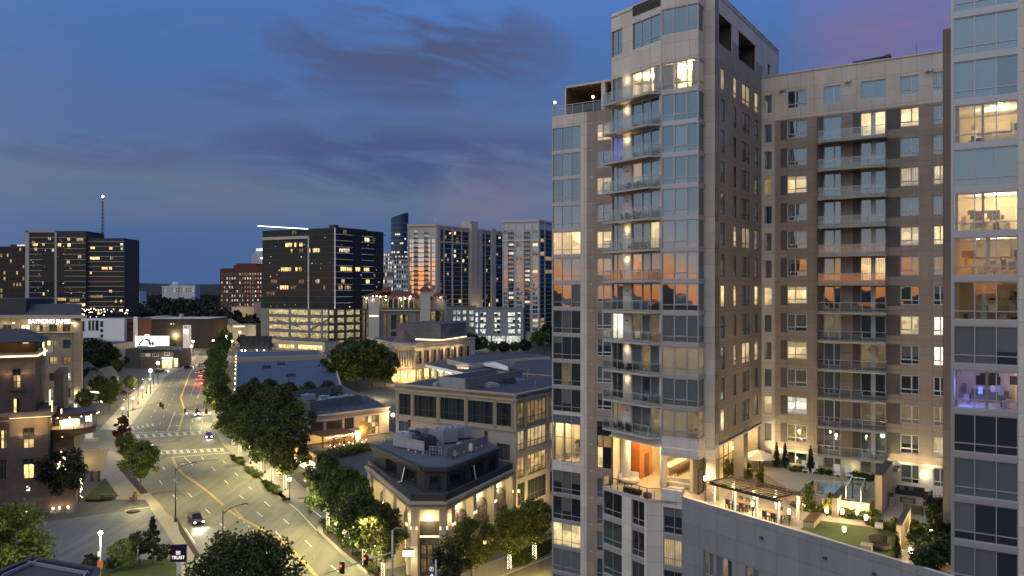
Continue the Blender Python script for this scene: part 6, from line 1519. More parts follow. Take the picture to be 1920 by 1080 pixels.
# ------------------------------------------------------------------ rotunda building
B = Bld('rotunda_building', 'cream shop building with a round glazed corner drum under a conical roof', 'building', (-45, 335, 0))
c = Vector((-45.5, 331.5, 0)); rr = 4.7; zp = 16.6
mb = MB(); mb.lathe([(rr,0),(rr,1.0),(rr-.15,1.0),(rr-.15,6.3),(rr+.25,6.4),(rr+.25,7.4),(rr-.35,7.5)], c, 28, 0); mb.lathe([(rr-.35,7.5),(rr-.35,14.0)], c, 28, 1); mb.lathe([(rr+.1,14.0),(rr+.1,15.6),(rr+.5,15.8),(rr+.5,16.3),(rr+.1,16.5),(rr+.1,17.4),(rr-.4,17.5)], c, 28, 0)
mb.build('drum', [M['cream'], M['p_arch']], B.t)
mb = MB()
for k in range(14):
 a = -math.pi + k * math.pi / 13 ; mb.tube(c + Vector((rr*math.cos(a)*.98, rr*math.sin(a)*.98, 7.4)), c + Vector((rr*math.cos(a)*.98, rr*math.sin(a)*.98, 14.0)), .26, .22, 8)
mb.build('colonnade', M['cream'], B.t)
mb = MB(); mb.lathe([(rr+.3,17.5),(rr*.5,20.0),(.05,22.6)], c, 20, 0, False); mb.build('conical_roof', mat('slate_cone', (.13,.085,.08), .7, .2, .8), B.t)
mb = MB()
for k in range(9):
 a = -math.pi*.92 + k*math.pi*.105; p = c + Vector((rr*.99*math.cos(a), rr*.99*math.sin(a), 0)); mb.bar(p + Vector((0,0,1.2)), p + Vector((0,0,5.6)), .75, .75, 0)
mb.build('shop_window', M['p_shop'], B.t)
pr = [Vector((-41.2,333.5,0)), Vector((-17.5,371,0)), Vector((-40,392,0)), Vector((-68,372,0)), Vector((-49.6,333.8,0))]
for a, b in ((pr[0], pr[1]), (pr[3], pr[4])):
 f = seg(a, b); B.wall(f, f.w, 0, zp, [M['cream']], [], ()); mb = MB(); mb.box((0,-.4,14.2),(f.w,0,14.6)); mb.build('string_course', M['cream'], B.t, f.P(0), f.a); mb = MB(); mb.box((0,-.5,16.2),(f.w,.3,16.7)); mb.build('cornice', M['cream'], B.t, f.P(0), f.a)
 for k in range(int(f.w / 5)): B.win(f, 1.2 + k*5, 4.6 + k*5, 7.6, 13.2, [M['p_arch'], M['p_off']], (.5,), (.5,), .15, M['bronze']); B.win(f, 1.2 + k*5, 4.6 + k*5, .6, 5.6, [M['p_shop']], (.33,.67), (), .15, M['bronze'], -.02, 'shop_window')
 for k in range(int(f.w / 9)): lamp(f.P(3 + k*9, -2.2, 12.6), 420, (1,.68,.30), .2, B.t, name='cornice_light')
B.prism([pr[0], pr[1], pr[2], pr[3], pr[4]], zp - .8, zp - .3, M['cream'], 'roof', M['roofdark']); mb = MB(); mb.poly([(p.x,p.y,0) for p in (pr[1], pr[2])] + [(p.x,p.y,zp) for p in (pr[2], pr[1])]); mb.poly([(p.x,p.y,0) for p in (pr[2], pr[3])] + [(p.x,p.y,zp) for p in (pr[3], pr[2])]); mb.build('wall', M['cream'], B.t)
gb = [Vector((-52.5,357,0)), Vector((-31.5,347,0)), Vector((-21.8,374,0)), Vector((-42,384,0))]
B.prism(gb, zp - .3, 24.0, panel('grey_plant_box', (.125,.12,.12), 6, 3.5, 0, .12, .06), 'plant_house', M['roofgrey'])
f = seg(gb[0], gb[1]); mb = MB(); mb.box((f.w*.45,-.3,zp + .2),(f.w,-.05,zp + .75)); f9 = seg(gb[1], gb[2]); mb.build('strip_light', M['g_strip'], B.t, f.P(0), f.a); mb = MB(); mb.box((0,-.3,zp + .2),(f9.w,-.05,zp + .6)); mb.build('strip_light', M['g_strip'], B.t, f9.P(0), f9.a)
for k, e in ((0, 900), (1, 900), (2, 700)): a = -2.2 + k*.75; lamp(c + Vector((7.5*math.cos(a), 7.5*math.sin(a), 3.2)), e, (1,.74,.30), .3, B.t, name='shop_light')
for k in range(3): a = -2.1 + k*.6; lamp(c + Vector((5.6*math.cos(a), 5.6*math.sin(a), 8.2)), 160, (1,.66,.28), .2, B.t, name='column_light')
B.done()
# ------------------------------------------------------------------ low white shops behind the office block
B = Bld('shop_pavilion', 'low pale shop pavilion with a columned porch and lit glass lantern behind the office block', 'shop', (-10, 290, 0))
z = 9.5
def zone(pts, z_, name, m, mt, zb=0): B.prism([G(x, y, z_) for x, y in pts], zb, z_, m, name, mt)
zone(((797,683),(868,698),(960,690),(905,673),(842,670)), 9.0, 'porch_roof', M['white'], M['roofgrey'], 7.9)
zone(((838,673),(880,682),(955,673),(1032,668),(1000,662),(900,663)), 11.0, 'upper_block', M['cream'], M['roofgrey'])
zone(((880,676.5),(952,690),(953,687),(905,671)), 10.5, 'canopy', M['white'], M['white'], 9.6)
zone(((955,690),(1035,702),(1035,675),(975,672)), 10.0, 'right_block', M['roofdark'], M['roofgrey'])
for px, py in ((816,714),(833,718),(851,722),(897,716),(918,712)): p = G(px, py - 8, 5); mb = MB(); mb.box((p.x - .45, p.y - .45, 0), (p.x + .45, p.y + .45, 8.0)); mb.build('column', M['white'], B.t)
p = G(872, 700, 7.0); mb = MB(); mb.lathe([(3.0,3.5),(3.0,9.8)], (p.x, p.y, 0), 18, 1)
for k in range(18): a = k*math.pi/9; mb.box((p.x + 3.05*math.cos(a) - .12, p.y + 3.05*math.sin(a) - .12, 3.5), (p.x + 3.05*math.cos(a) + .12, p.y + 3.05*math.sin(a) + .12, 9.8), 0)
mb.lathe([(3.4,9.8),(3.4,10.3)], (p.x, p.y, 0), 18, 0); mb.build('glass_lantern', [M['white'], M['p_shop']], B.t)
a, b = G(838,706,5.5), G(866,712,5.5); f = seg(a, b); mb = MB()
mb.box((0,-.1,6.0),(f.w,0,6.8)); mb.build('lit_sign', M['g_sign'], B.t, seg(G(820,693,6.5), G(830,695,6.5)).P(0), f.a)
for x, y, e in ((845,700,500),(822,694,300),(884,690,500),(905,692,400)): lamp(G(x, y + 12, 4.0) , e, (1,.8,.5), .3, B.t, name='porch_light')
B.done()
# ------------------------------------------------------------------ skyline
M['warmstone'] = mat('pale_tower_stone', (.46,.40,.33), .8, .12, .08)
M['whitestone'] = mat('white_tower_stone', (.46,.45,.45), .8, .10, .08)
M['redbrick'] = mat('far_red_brick', (.13,.045,.032), .85, .2, .15)
M['garagec'] = mat('garage_concrete', (.17,.165,.155), .85, .12, .06)
M['redroof'] = mat('red_tile_roof', (.13,.04,.028), .75, .2, .3)
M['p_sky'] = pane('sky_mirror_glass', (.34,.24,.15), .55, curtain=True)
M['p_offlit2'] = pane('office_warm_room', (.1,.08,.05), .05, (1.0,.66,.28), 1.5, contrast=.9)
M['p_cool'] = pane('office_cool_room', (.1,.1,.1), .05, (1.0,.92,.78), .7, contrast=.95)
def PF(px, Y): return Vector((XY(px, Y), Y, 0))
# ---- dark office tower over a lit garage
B = Bld('office_tower', 'black glass office tower standing on a brightly lit parking podium', 'tower', PF(610, 560))
Yc = 528.0; cL, cC, cR = PF(492, 556), PF(627, Yc), PF(719, 570); zg0, zg1 = 0.0, 27.0
fA, fC = seg(cL, cC), seg(cC, cR)
def zy(f, px, py): return f.Z(px, py)
ztop = ZY(427, Yc); zg1 = ZY(580, Yc); nfl = 13; fh = (ztop - zg1) / nfl
for f, nm in ((fA, 0), (fC, 1)):
 B.wall(f, f.w, zg1, ztop, [M['charcoal']])
 for k in range(nfl):
  z0 = zg1 + k*fh
  z1 = z0 + fh - .5
  n = 10 if nm == 0 else 6
  u0_ = .5
  mb = MB(); mb.poly([(u0_,-.05,z0 + .45),(f.w-.3,-.05,z0 + .45),(f.w-.3,-.05,z1 + .35),(u0_,-.05,z1 + .35)])
  mb.build('window_band', M['p_off'], B.t, f.P(0), f.a)
 mb = MB()
 for k in range(int(f.w / 1.8)): mb.box((.6 + k*1.8, -.2, zg1), (.7 + k*1.8, -.06, ztop - .3))
 mb.build('mullions', M['charcoal'], B.t, f.P(0), f.a)
# balconies of pale slabs right of the corner
mb = MB(); a_, b_ = fC.U(633), fC.U(659); c_, d_ = fC.U(678), fC.U(699)
for k in range(nfl):
 mb.box((-.4, -1.0, zg1 + k*fh - .16), (b_, 0, zg1 + k*fh + .2))
 if k > 1: mb.box((c_, -1.0, zg1 + k*fh - .2), (d_, 0, zg1 + k*fh + .2))
mb.box((-.5, -1.1, zg1), (.1, -.5, ztop)); mb.build('balcony_slabs', M['white'], B.t, fC.P(0), fC.a)
mb = MB(); ue = fA.U(580); zt2 = ZY(445, 540)
mb.box((0, -.7, zt2 - 1.0), (ue, -.06, zt2 + .9)); mb.box((ue - .9, -.7, 4), (ue + .3, -.06, zt2 + .9)); mb.build('pale_frame', M['concrete'], B.t, fA.P(0), fA.a)
mb = MB(); z_ = ztop + .6;
mb.poly([(-2.2,-2,ZY(424,552)),(ue,-1.5,ZY(431,540)),(ue,14,ZY(431,540)),(-2.2,14,ZY(424,552))]); mb.poly([(-2.2,-2,ZY(424,552) + .7),(ue,-1.5,ZY(431,540) + .7),(ue,14,ZY(431,540) + .7),(-2.2,14,ZY(424,552) + .7)]); mb.build('roof_canopy', M['charcoal'], B.t, fA.P(0), fA.a)
mb = MB(); mb.bar((-2.2,-2,ZY(424,552) + .35), (ue,-1.5,ZY(431,540) + .35), .4, .5); mb.build('edge_light', M['g_coolstrip'], B.t, fA.P(0), fA.a)
mb = MB(); mb.box((fC.U(633), 3, ztop), (fC.U(641), 8, ztop + 2.4)); mb.box((fC.U(641), 3, ztop), (fC.U(694), 9, ztop + 1.0)); mb.box((fC.U(694), 0, ztop - 2.2), (fC.w + 3, 6, ztop - 1.9)); mb.tube((fC.w - .5, .5, ztop - 8), (fC.w - .5, .5, ztop - 2), .15, .15, 6); mb.build('roof_plant', M['charcoal'], B.t, fC.P(0), fC.a)
back = [cL, cC, cR, cR + Vector((-20, 45, 0)), cL + Vector((8, 55, 0))]
B.prism(back, ztop - .4, ztop - .1, M['charcoal'], 'roof'); mb = MB()
for a, b in ((back[2], back[3]), (back[3], back[4]), (back[4], back[0])): mb.poly([(a.x,a.y,0),(b.x,b.y,0),(b.x,b.y,ztop),(a.x,a.y,ztop)])
mb.build('wall', M['charcoal'], B.t)
r = random.Random(31)
lit = [(fA,527,556,4 + 6,'2'),(fA,561,568.5,10,'2'),(fA,545,549,9,'1'),(fA,561,569,9,'d'),(fA,527,558,6,'2'),(fA,560,566,6,'1'),(fA,525,541,3,'2'),(fA,545,556,3,'d'),(fA,500,515,2,'d'),(fA,508,520,4,'d'),(fA,577.5,600,9,'2'),(fA,607,609,3,'c'),(fA,547,556,12,'d'),(fA,593,600,4,'c'),(fA,560,570,4,'d'),
       (fC,634,649,6,'2'),(fC,650,660,6,'2'),(fC,666,675,6,'2'),(fC,682,692,6,'2'),(fC,683,692,11,'2'),(fC,634,658,3,'1'),(fC,640,646,4,'1'),(fC,682,693,4,'2'),(fC,698,703,11,'d'),(fC,635,655,9,'c'),(fC,643,650,12,'d'),(fC,700,708,5,'d')]
for f, a, b, k, c in lit:
 z0 = zg1 + k*fh + .6; ua, ub = f.U(a), f.U(b); n = max(1, int((ub - ua) / 1.8))
 for q in range(n):
  if r.random() < .12: continue
  B.win(f, ua + (ub-ua)*q/n + .05, ua + (ub-ua)*(q+1)/n - .05, z0, z0 + fh - 1.4, [{'2': M['p_offlit2'], '1': M['p_offlit'], 'd': M['p_offdim'], 'c': M['p_cool']}[c]], (), (), .08, M['charcoal'], -.08)
for k in range(40):
 f = fA if k % 3 else fC; u = r.uniform(2, f.w - 3); kk = r.randrange(0, 12); z0 = zg1 + kk*fh + r.uniform(.8, 2.4)
 B.win(f, u, u + r.uniform(.5, 1.3), z0, z0 + r.uniform(.5, 1.0), [M['p_cool'] if r.random() < .6 else M['p_offlit']], (), (), .05, M['charcoal'], -.08, 'lit_window')
# garage podium: open decks with light inside
gl, gc, gr = PF(489, 549), PF(616, 521), PF(681, 541); fg1, fg2 = seg(gl, gc), seg(gc, gr)
for f, px0, px1 in ((fg1, 503, 615), (fg2, 618, 680)):
 lv = 5; gh = zg1 / lv; ops = []
 cols_ = ((503,541),(544,577),(581,602),(604,614)) if f is fg1 else ((618,627),(633,646),(650,664),(667,679))
 for k in range(lv):
  for a, b in cols_: ops.append((f.U(a), f.U(b), k*gh + 1.3, (k+1)*gh - .5))
 B.wall(f, f.w, 0, zg1 + .4, [M['garagec']] if f is fg1 else [M['bronze']], ops, (), .8, 'garage_wall')
 mb = MB(); mb.poly([(.5,3.4,0),(f.w-.5,3.4,0),(f.w-.5,3.4,zg1),(.5,3.4,zg1)]); mb.build('garage_interior', M['p_garage'], B.t, f.P(0), f.a)
 mb = MB()
 for k in range(lv):
  mb.box((.4, .8, k*gh - .3), (f.w - .4, 3.3, k*gh), 0)
  for q in range(int(f.w / 4)):
   if r.random() < .7: x = 1.5 + q*4 + r.uniform(0, 1.5); mb.box((x, 1.2, k*gh), (x + 1.9, 3.2, k*gh + 1.5), 1)
   mb.box((1.5 + q*4, 1.5, (k+1)*gh - .55), (2.6 + q*4, 1.75, (k+1)*gh - .45), 2)
 mb.build('garage_deck', [M['garagec'], M['black'], M['g_white']], B.t, f.P(0), f.a)
mb = MB(); mb.box((fg1.U(583), -.4, 3), (fg1.w, -.1, 6.4)); mb.bar((fg1.U(582), -.3, 12.0), (fg1.w, -.3, 19), .5, 1.4); mb.bar((fg1.U(520), -.3, 18.0), (fg1.U(560), -.3, 14), .5, 1.0); mb.build('ramp_wall', M['garagec'], B.t, fg1.P(0), fg1.a)
B.done()
B = Bld('shop', 'low pale shop strip with lit windows in front of the parking podium', 'shop', PF(545, 505)); f = seg(PF(509, 512), PF(609, 490)); B.wall(f, f.w, 0, 6.4, [M['cream']], [(6, 20, 1, 4.0), (23, f.w - 2, 1, 4.2)], (), .3); B.box(f, 0, f.w, .3, 14, 0, 6.0, M['cream'], 'wall', M['roofgrey'])
B.win(f, 6, 20, 1, 4.0, [M['p_shop']], (.25,.5,.75), (), .2, M['darkframe'], .2); B.win(f, 23, f.w - 2, 1, 4.2, [M['p_shop']], (.2,.4,.6,.8), (), .2, M['darkframe'], .2); B.done()
# ---- cream building with red hipped roofs
B = Bld('red_roof_building', 'cream stone building with red hipped roofs, an arcade and eaves lights', 'building', PF(757, 520)); Y0 = 500.0; CB_ = mat('pale_cream_stone', (.44,.41,.36), .85, .14, .1)
def zz(py): return ZY(py, Y0)
f = Fr(PF(680, Y0), (1, .05)); U = f.U
B.wall(f, U(836), 0, zz(555), [CB_])
def tow(a, b, pt, dep=3.0): return B.box(f, U(a), U(b), -dep, 0, 0, zz(pt), CB_, 'corner_tower')
tow(692.5, 712, 556); tow(788.5, 807, 546)
def loggia(a, b, n, lit_):
 z0, z1 = zz(578), zz(561); mb = MB(); mb.box((U(a), -1.2, z0 - .8), (U(b), -.05, z0), 0); mb.build('loggia_parapet', M['bronze'], B.t, f.P(0), f.a)
 for k in range(n):
  u0, u1 = U(a) + (U(b)-U(a))*k/n + .35, U(a) + (U(b)-U(a))*(k+1)/n - .35
  B.win(f, u0, u1, z0, z1, [M['p_off'] if k % 3 else M['p_dim']], (.5,), (), .2, M['bronze'], -.03, 'loggia_window')
  mb = MB(); mb.box((u1 + .1, -.9, z0), (u1 + .6, -.05, z1 + .6)); mb.build('pillar', CB_, B.t, f.P(0), f.a)
loggia(681, 692, 2, 1); loggia(718, 786, 7, 1)
for a, b, c, d, p in ((721,727,588,621,'p_offlit'),(733,748,590,618,'p_off'),(750,765,590,618,'p_offlit'),(781,783,586,606,'p_cool'),(808,833,583,605,'p_offlit'),(681,690,582,640,'p_offdim'),(721,727,624,645,'p_dim'),(733,765,622,645,'p_off')): B.win(f, U(a), U(b), zz(d), zz(c), [M[p], M['p_off'], M['p_offdim']], (.33,.67), (.5,), .25, M['bronze'])
mb = MB(); mb.box((U(807), -.5, zz(579)), (U(836), 0, zz(577.5))); mb.box((0, -1.6, zz(556)), (U(837), 0, zz(555))); mb.box((U(718), -1.4, zz(583)), (U(787), 0, zz(581))); mb.build('cornice', CB_, B.t, f.P(0), f.a)
def hip(a, b, pb, pt, d0=-2.2, d1=14.0):
 mb = MB(); x0, x1 = U(a), U(b); zb, zt = zz(pb), zz(pt); xm = min((x1 - x0)/2, (d1 - d0)/2); ym = (d0 + d1)/2
 A_, B_, C_, D_ = (x0,d0,zb), (x1,d0,zb), (x1,d1,zb), (x0,d1,zb); R0, R1 = (x0 + xm, ym, zt), (x1 - xm + .01, ym, zt)
 mb.poly([A_, B_, R1, R0]); mb.poly([C_, D_, R0, R1]); mb.poly([D_, A_, R0]); mb.poly([B_, C_, R1]); mb.poly([A_, D_, C_, B_]); return mb.build('hipped_roof', M['redroof'], B.t, f.P(0), f.a)
hip(679, 787, 556, 546); hip(711, 731, 548, 536, -1, 6); hip(783, 812, 546, 536, -4, 4); hip(806, 837, 557, 548)
B.box(f, 0, U(836), 0, 14, 0, zz(556), CB_)
for px, py in ((688,558.5),(700,556),(707,555),(714,556),(724,555.5),(751,559),(759.5,559.5),(768.5,559.5),(770,556),(804,554),(826,557.5)):
 mb = MB(); mb.ball((0,0,0), .38, 6); mb.build('eaves_light', M['g_warm'], B.t, f.P(U(px), -2.0 if py < 557 else -.8, zz(py)), 0)
for px in (700, 722, 751, 768, 826, 688): lamp(f.P(U(px), -3, zz(562)), 380, (1,.78,.45), .3, B.t, name='eaves_glow')
mb = MB();
for k in range(8): x = U(694) + k*.72; mb.box((x, -3.2, zz(593)), (x + .5, -3.05, zz(590.6 if k in (0, 3) else 591.4)))
mb.build('lit_sign', M['g_sign'], B.t, f.P(0), f.a); B.done()
# ---- white parking garage
B = Bld('parking_garage', 'pale grey parking garage with small lit openings', 'garage', PF(917, 560)); Y0 = 545.0
f = Fr(PF(889, Y0), (1, 0)); U = f.U; w = U(981.5); z_ = ZY(576.5, Y0); ops = []
cols_ = ((892,896),(901,911),(927,937.5),(952.5,965.5),(971,976))
rows = ((586,592),(595.5,604),(607,614),(616,625))
for a, b in cols_:
 for c, d in rows: ops.append((U(a), U(b), ZY(d, Y0), ZY(c, Y0)))
ops += [(U(a), U(b), .6, ZY(630, Y0)) for a, b in ((893,920),(923,947),(950,976))]
B.wall(f, w, 0, z_, [panel('garage_panel', (.20,.20,.21), 9, 3.2, 0, .12, .06)], ops, (), .6)
mb = MB(); mb.poly([(.3,4,0),(w-.3,4,0),(w-.3,4,z_-1),(.3,4,z_-1)]); mb.build('garage_interior', M['p_garagew'], B.t, f.P(0), f.a)
mb = MB(); r = random.Random(8)
for c, d in rows:
 mb.box((.3, .7, ZY(d, Y0) - 1.2), (w - .3, 3.9, ZY(d, Y0) - .9), 0)
 for q in range(9):
  x = r.uniform(1, w - 4); mb.box((x, 1.0, ZY(d, Y0) - .9), (x + r.uniform(1.5, 3), 3.4, ZY(d, Y0) + r.uniform(.6, 1.8)), 1)
mb.build('garage_deck', [M['garagec'], M['black']], B.t, f.P(0), f.a)
fs2 = seg(f.P(w), PF(998, Y0 + 40)); B.wall(fs2, fs2.w, 0, z_, [M['garagec']]); B.prism([f.P(0), f.P(w), fs2.P(fs2.w), f.P(0) + Vector((0, 45, 0))], z_ - 1.0, z_ - .8, M['garagec'], 'roof')
f2 = Fr(PF(836, Y0 + 14), (1, 0)); U2 = f2.U; w2 = U2(892); ops = []
for a, b in ((850,855),(857,863),(868,874),(880,888)):
 for c, d in ((582,589),(594,601),(605,612)): ops.append((U2(a), U2(b), ZY(d, Y0+14), ZY(c, Y0+14)))
B.wall(f2, w2, 0, ZY(573, Y0 + 14), [M['garagec']], ops, (), .5); mb = MB(); mb.poly([(.3,3,0),(w2,3,0),(w2,3,24),(.3,3,24)]); mb.build('garage_interior', M['p_garagew'], B.t, f2.P(0), f2.a)
B.prism([f2.P(0), f2.P(w2), f2.P(w2, 26), f2.P(0, 26)], ZY(573, Y0 + 14) - .8, ZY(573, Y0 + 14) - .5, M['garagec'], 'roof'); B.done()
for px, py in ((905, 640), (960, 640)): lamp(G(px, 655) + Vector((0, 0, 5)), 2600, (.95,.97,1.0), .5, None, name='garage_forecourt_light')
# ---- two pale apartment towers
r = random.Random(14)
B = Bld('pale_apartment_tower', 'wide pale apartment tower whose lit end wall mirrors the sunset', 'tower', PF(820, 600)); Yc = 588.0
a, c, b = PF(764, 593), PF(819, Yc), PF(947, 660); fE, fS = seg(a, c), seg(c, b); z_ = ZY(421, Yc); n = 19; fh = z_ / 25.0
B.wall(fE, fE.w, 0, z_, [M['warmstone']]);
for k in range(6, 24):
 z0 = k*fh + .4
 for p, q, kind in ((765,771.5,0),(772,776,0),(784,795,0),(803,806.5,0),(810,817,0)):
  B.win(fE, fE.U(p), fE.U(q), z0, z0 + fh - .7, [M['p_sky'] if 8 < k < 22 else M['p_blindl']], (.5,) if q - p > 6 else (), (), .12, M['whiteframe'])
 for p, q in ((776.5,783.5),(796,802.5)):
  B.win(fE, fE.U(p), fE.U(q), z0, z0 + fh - .7, [M['p_curt'] if r.random() < .6 else M['p_dim']], (.5,), (), .12, M['whiteframe'], -.02, 'balcony_door')
  mb = MB(); mb.box((fE.U(p), -1.3, z0 - .5), (fE.U(q), 0, z0 - .25), 0); mb.box((fE.U(p), -1.3, z0 - .25), (fE.U(q), -1.22, z0 + .75), 1); mb.build('balcony', [M['slab'], M['charcoal']], B.t, fE.P(0), fE.a)
mb = MB()
for px in (764.5, 819): mb.box((fE.U(px) - (0 if px < 800 else 1.2), -.5, 0), (fE.U(px) + (1.2 if px < 800 else 0), 0, z_ + 1))
mb.box((0, -.8, z_ - 1.2), (fE.w, 0, z_ + .6)); mb.build('pier', M['warmstone'], B.t, fE.P(0), fE.a)
zt = z_; B.wall(fS, fS.w, 0, z_, [M['warmstone']])
strips = ((826,831),(833,846),(850,864.5),(866,878.5),(902,908.5),(911,919),(929,944))
for p, q in strips:
 ua, ub = fS.U(p), fS.U(q)
 for k in range(5, 24):
  z0 = k*fh; c_ = M['p_offb']
  if r.random() < .3: xa = ua + (ub-ua)*r.choice((.05,.36,.68)); B.win(fS, xa, xa + (ub-ua)*.28, z0 + .6, z0 + fh - r.choice((.5, 1.4)), [r.choice([M['p_offlit'], M['p_offlit2'], M['p_cool'], M['p_offdim']])], (), (), .1, M['charcoal'], -.06, 'lit_window')
  B.win(fS, ua, ub, z0 + .25, z0 + fh - .1, [c_], (.33,.67) if q - p > 8 else (.5,), (), .16, M['charcoal'])
mb = MB(); mb.box((fS.U(879.5), -2.5, 0), (fS.U(891), 0, z_ + 3.0)); mb.box((fS.U(895), -2, 0), (fS.U(901), 0, z_ - 2)); mb.box((fS.U(920), -1.2, 0), (fS.U(928), 0, z_ + 1.5)); mb.build('stair_pier', M['warmstone'], B.t, fS.P(0), fS.a)
mb = MB()
for px in (820.5, 832, 848, 865, 879): mb.box((fS.U(px) - .5, -.6, 0), (fS.U(px) + .5, 0, z_))
for zz_ in (z_ - .9, ZY(457, 620)): mb.box((0, -.7, zz_ - .6), (fS.w, 0, zz_ + .5))
mb.build('pier', M['warmstone'], B.t, fS.P(0), fS.a)
mb = MB(); mb.tube((1, 2, z_ - 1), (1, 2, z_ + 5), .5, .2, 6); mb.build('roof_mast', M['warmstone'], B.t, fS.P(0), fS.a); mb = MB(); mb.box((fS.U(887), 3, z_ - 1), (fS.U(902), 12, z_ + 6)); mb.build('roof_plant', M['warmstone'], B.t, fS.P(0), fS.a)
back = [a, c, b, b + Vector((-10, 30, 0)), a + Vector((15, 45, 0))]; B.prism(back, z_ - .8, z_ - .4, M['roofgrey'], 'roof')
lamp(fS.P(fS.U(885), -6, ZY(592, 620)), 5200, (1,.72,.35), .5, B.t, name='uplight'); lamp(fS.P(fS.U(850), -6, ZY(598, 615)), 2200, (1,.72,.35), .5, B.t, name='uplight'); B.done()
B = Bld('white_apartment_tower', 'white apartment tower with dark balcony stacks beside the tall corner tower', 'tower', PF(980, 560)); Yc = 552.0
a, c, b = PF(943, 560), PF(1010, Yc), PF(1048, 585); fE, fS = seg(a, c), seg(c, b); z_ = ZY(413, Yc); fh = (z_ - 3) / 27.0
B.wall(fE, fE.w, 0, z_, [M['whitestone']]); B.wall(fS, fS.w, 0, z_, [M['whitestone']])
for k in range(3, 26):
 z0 = k*fh + .3
 for p, q in ((944.5,951.5),(968,979.5),(998.5,1008.5)):
  t = r.random(); c_ = M['p_lit2'] if t < .12 else M['p_blind'] if t < .55 else M['p_dark'] if t < .8 else M['p_offdim']
  B.win(fE, fE.U(p), fE.U(q), z0, z0 + fh - .6, [c_], (.5,), (), .12, M['whiteframe'])
 for p, q in ((954,963),(984.5,993.5)):
  c_ = M['p_cool'] if r.random() < .22 else M['p_dark']
  B.win(fE, fE.U(p), fE.U(q), z0, z0 + fh - .6, [c_], (.5,), (), .12, M['charcoal'], -.02, 'balcony_door')
  mb = MB(); mb.box((fE.U(p) - .4, -1.4, z0 - .4), (fE.U(q) + .4, 0, z0 - .15), 0); mb.box((fE.U(p) - .4, -1.4, z0 - .15), (fE.U(q) + .4, -1.32, z0 + .8), 1); mb.build('balcony', [M['slab'], M['charcoal']], B.t, fE.P(0), fE.a)
 for p, q in ((1013,1020),(1022,1034)): B.win(fS, fS.U(p), fS.U(q), z0, z0 + fh - .3, [M['p_offb'] if r.random() < .8 else M['p_offlit']], (.5,), (), .12, M['charcoal'])
mb = MB()
for px in (943.5, 953, 966, 982, 996.5, 1009.5): mb.box((fE.U(px) - .35, -.5, 0), (fE.U(px) + .35, 0, z_))
for zz_ in (z_, ZY(450, Yc)): mb.box((-.3, -.8, zz_ - .9), (fE.w + .3, 0, zz_ + .5))
mb.build('pier', M['whitestone'], B.t, fE.P(0), fE.a)
mb = MB()
for px in (1011, 1021): mb.box((fS.U(px) - .5, -.5, 0), (fS.U(px) + .5, 0, z_))
mb.box((0, -.8, z_ - .9), (fS.w, 0, z_ + .5)); mb.build('pier', M['whitestone'], B.t, fS.P(0), fS.a)
B.prism([a, c, b, b + Vector((-8, 30, 0)), a + Vector((4, 40, 0))], z_ - .8, z_ - .4, M['roofgrey'], 'roof'); B.done()
# ---- far high-rises
def tower_simple(name, lab, px0, px1, ptop, Y, m, nf, nc, plit, mats, side=None, base=0, skew=.06, roof=None, cat='tower', ww=.62, wh=.6, cool=False, pbase=None):
 B = Bld(name, lab, cat, PF((px0 + px1)/2, Y)); f = Fr(PF(px0, Y), (1, skew)); w = f.U(px1); z_ = ZY(ptop, Y); d = min(w, 30)
 B.box(f, 0, w, 0, d, 0, z_, m, 'wall', roof or M['roofgrey'])
 zb = ZY(pbase, Y) if pbase else 4; fh_ = (z_ - zb) / nf; cw = w / nc
 for k in range(nf):
  for j in range(nc):
   t = r.random(); c_ = mats[0] if t < plit else mats[1]
   B.win(f, (j + .5 - ww/2)*cw, (j + .5 + ww/2)*cw, zb + k*fh_ + fh_*.2, zb + k*fh_ + fh_*(.2 + wh), [c_], (), (), min(.2, cw*.06), M['charcoal'])
 return B, f, w, z_
# curved blue tower
B = Bld('curved_glass_tower', 'tall blue glass tower with a curved slanting top, farthest of the skyline', 'tower', PF(749, 1150)); Y0 = 1150; c = PF(749.5, Y0); rx = XY(766, Y0) - XY(749.5, Y0); z_ = ZY(410, Y0)
mb = MB(); n = 24; nl = 22
for j in range(nl):
 for k in range(n):
  a, b = 2*math.pi*k/n, 2*math.pi*(k+1)/n
  f_ = lambda t, z: (c.x + rx*math.cos(t), c.y + rx*.8*math.sin(t), z)
  tz = lambda t, q: z_*q + (math.cos(t)*1.4 + 1.5)*3*(1 if q >= 1 else 0)
  mb.poly([f_(a, tz(a, j/nl)), f_(b, tz(b, j/nl)), f_(b, tz(b, (j+1)/nl) - (1.2 if j < nl-1 else 0)), f_(a, tz(a, (j+1)/nl) - (1.2 if j < nl-1 else 0))], 0, True)
  if j < nl-1: mb.poly([f_(a, z_*(j+1)/nl - 1.2), f_(b, z_*(j+1)/nl - 1.2), f_(b, z_*(j+1)/nl), f_(a, z_*(j+1)/nl)], 1, True)
M['farblue'] = pane('far_blue_glass', (.025,.045,.10), .03, tint=(.3,.4,.5)); M['farblue2'] = mat('far_spandrel', (.10,.13,.20), .6, .1, .1)
mb.build('curtain_wall', [M['farblue'], M['farblue2']], B.t); mb = MB()
for k in range(26):
 t = -math.pi*r.uniform(.1, .9); j = r.choice((13,14,14,15,16,17,18)); z0 = z_*j/nl + 1; p = c + Vector((rx*1.005*math.cos(t), rx*.805*math.sin(t), 0)); mb.box((p.x - 1, p.y - .3, z0), (p.x + 1.2, p.y, z0 + 2.2))
mb.build('lit_windows', M['p_cool'], B.t)['kind'] = 'stuff'; B.done()
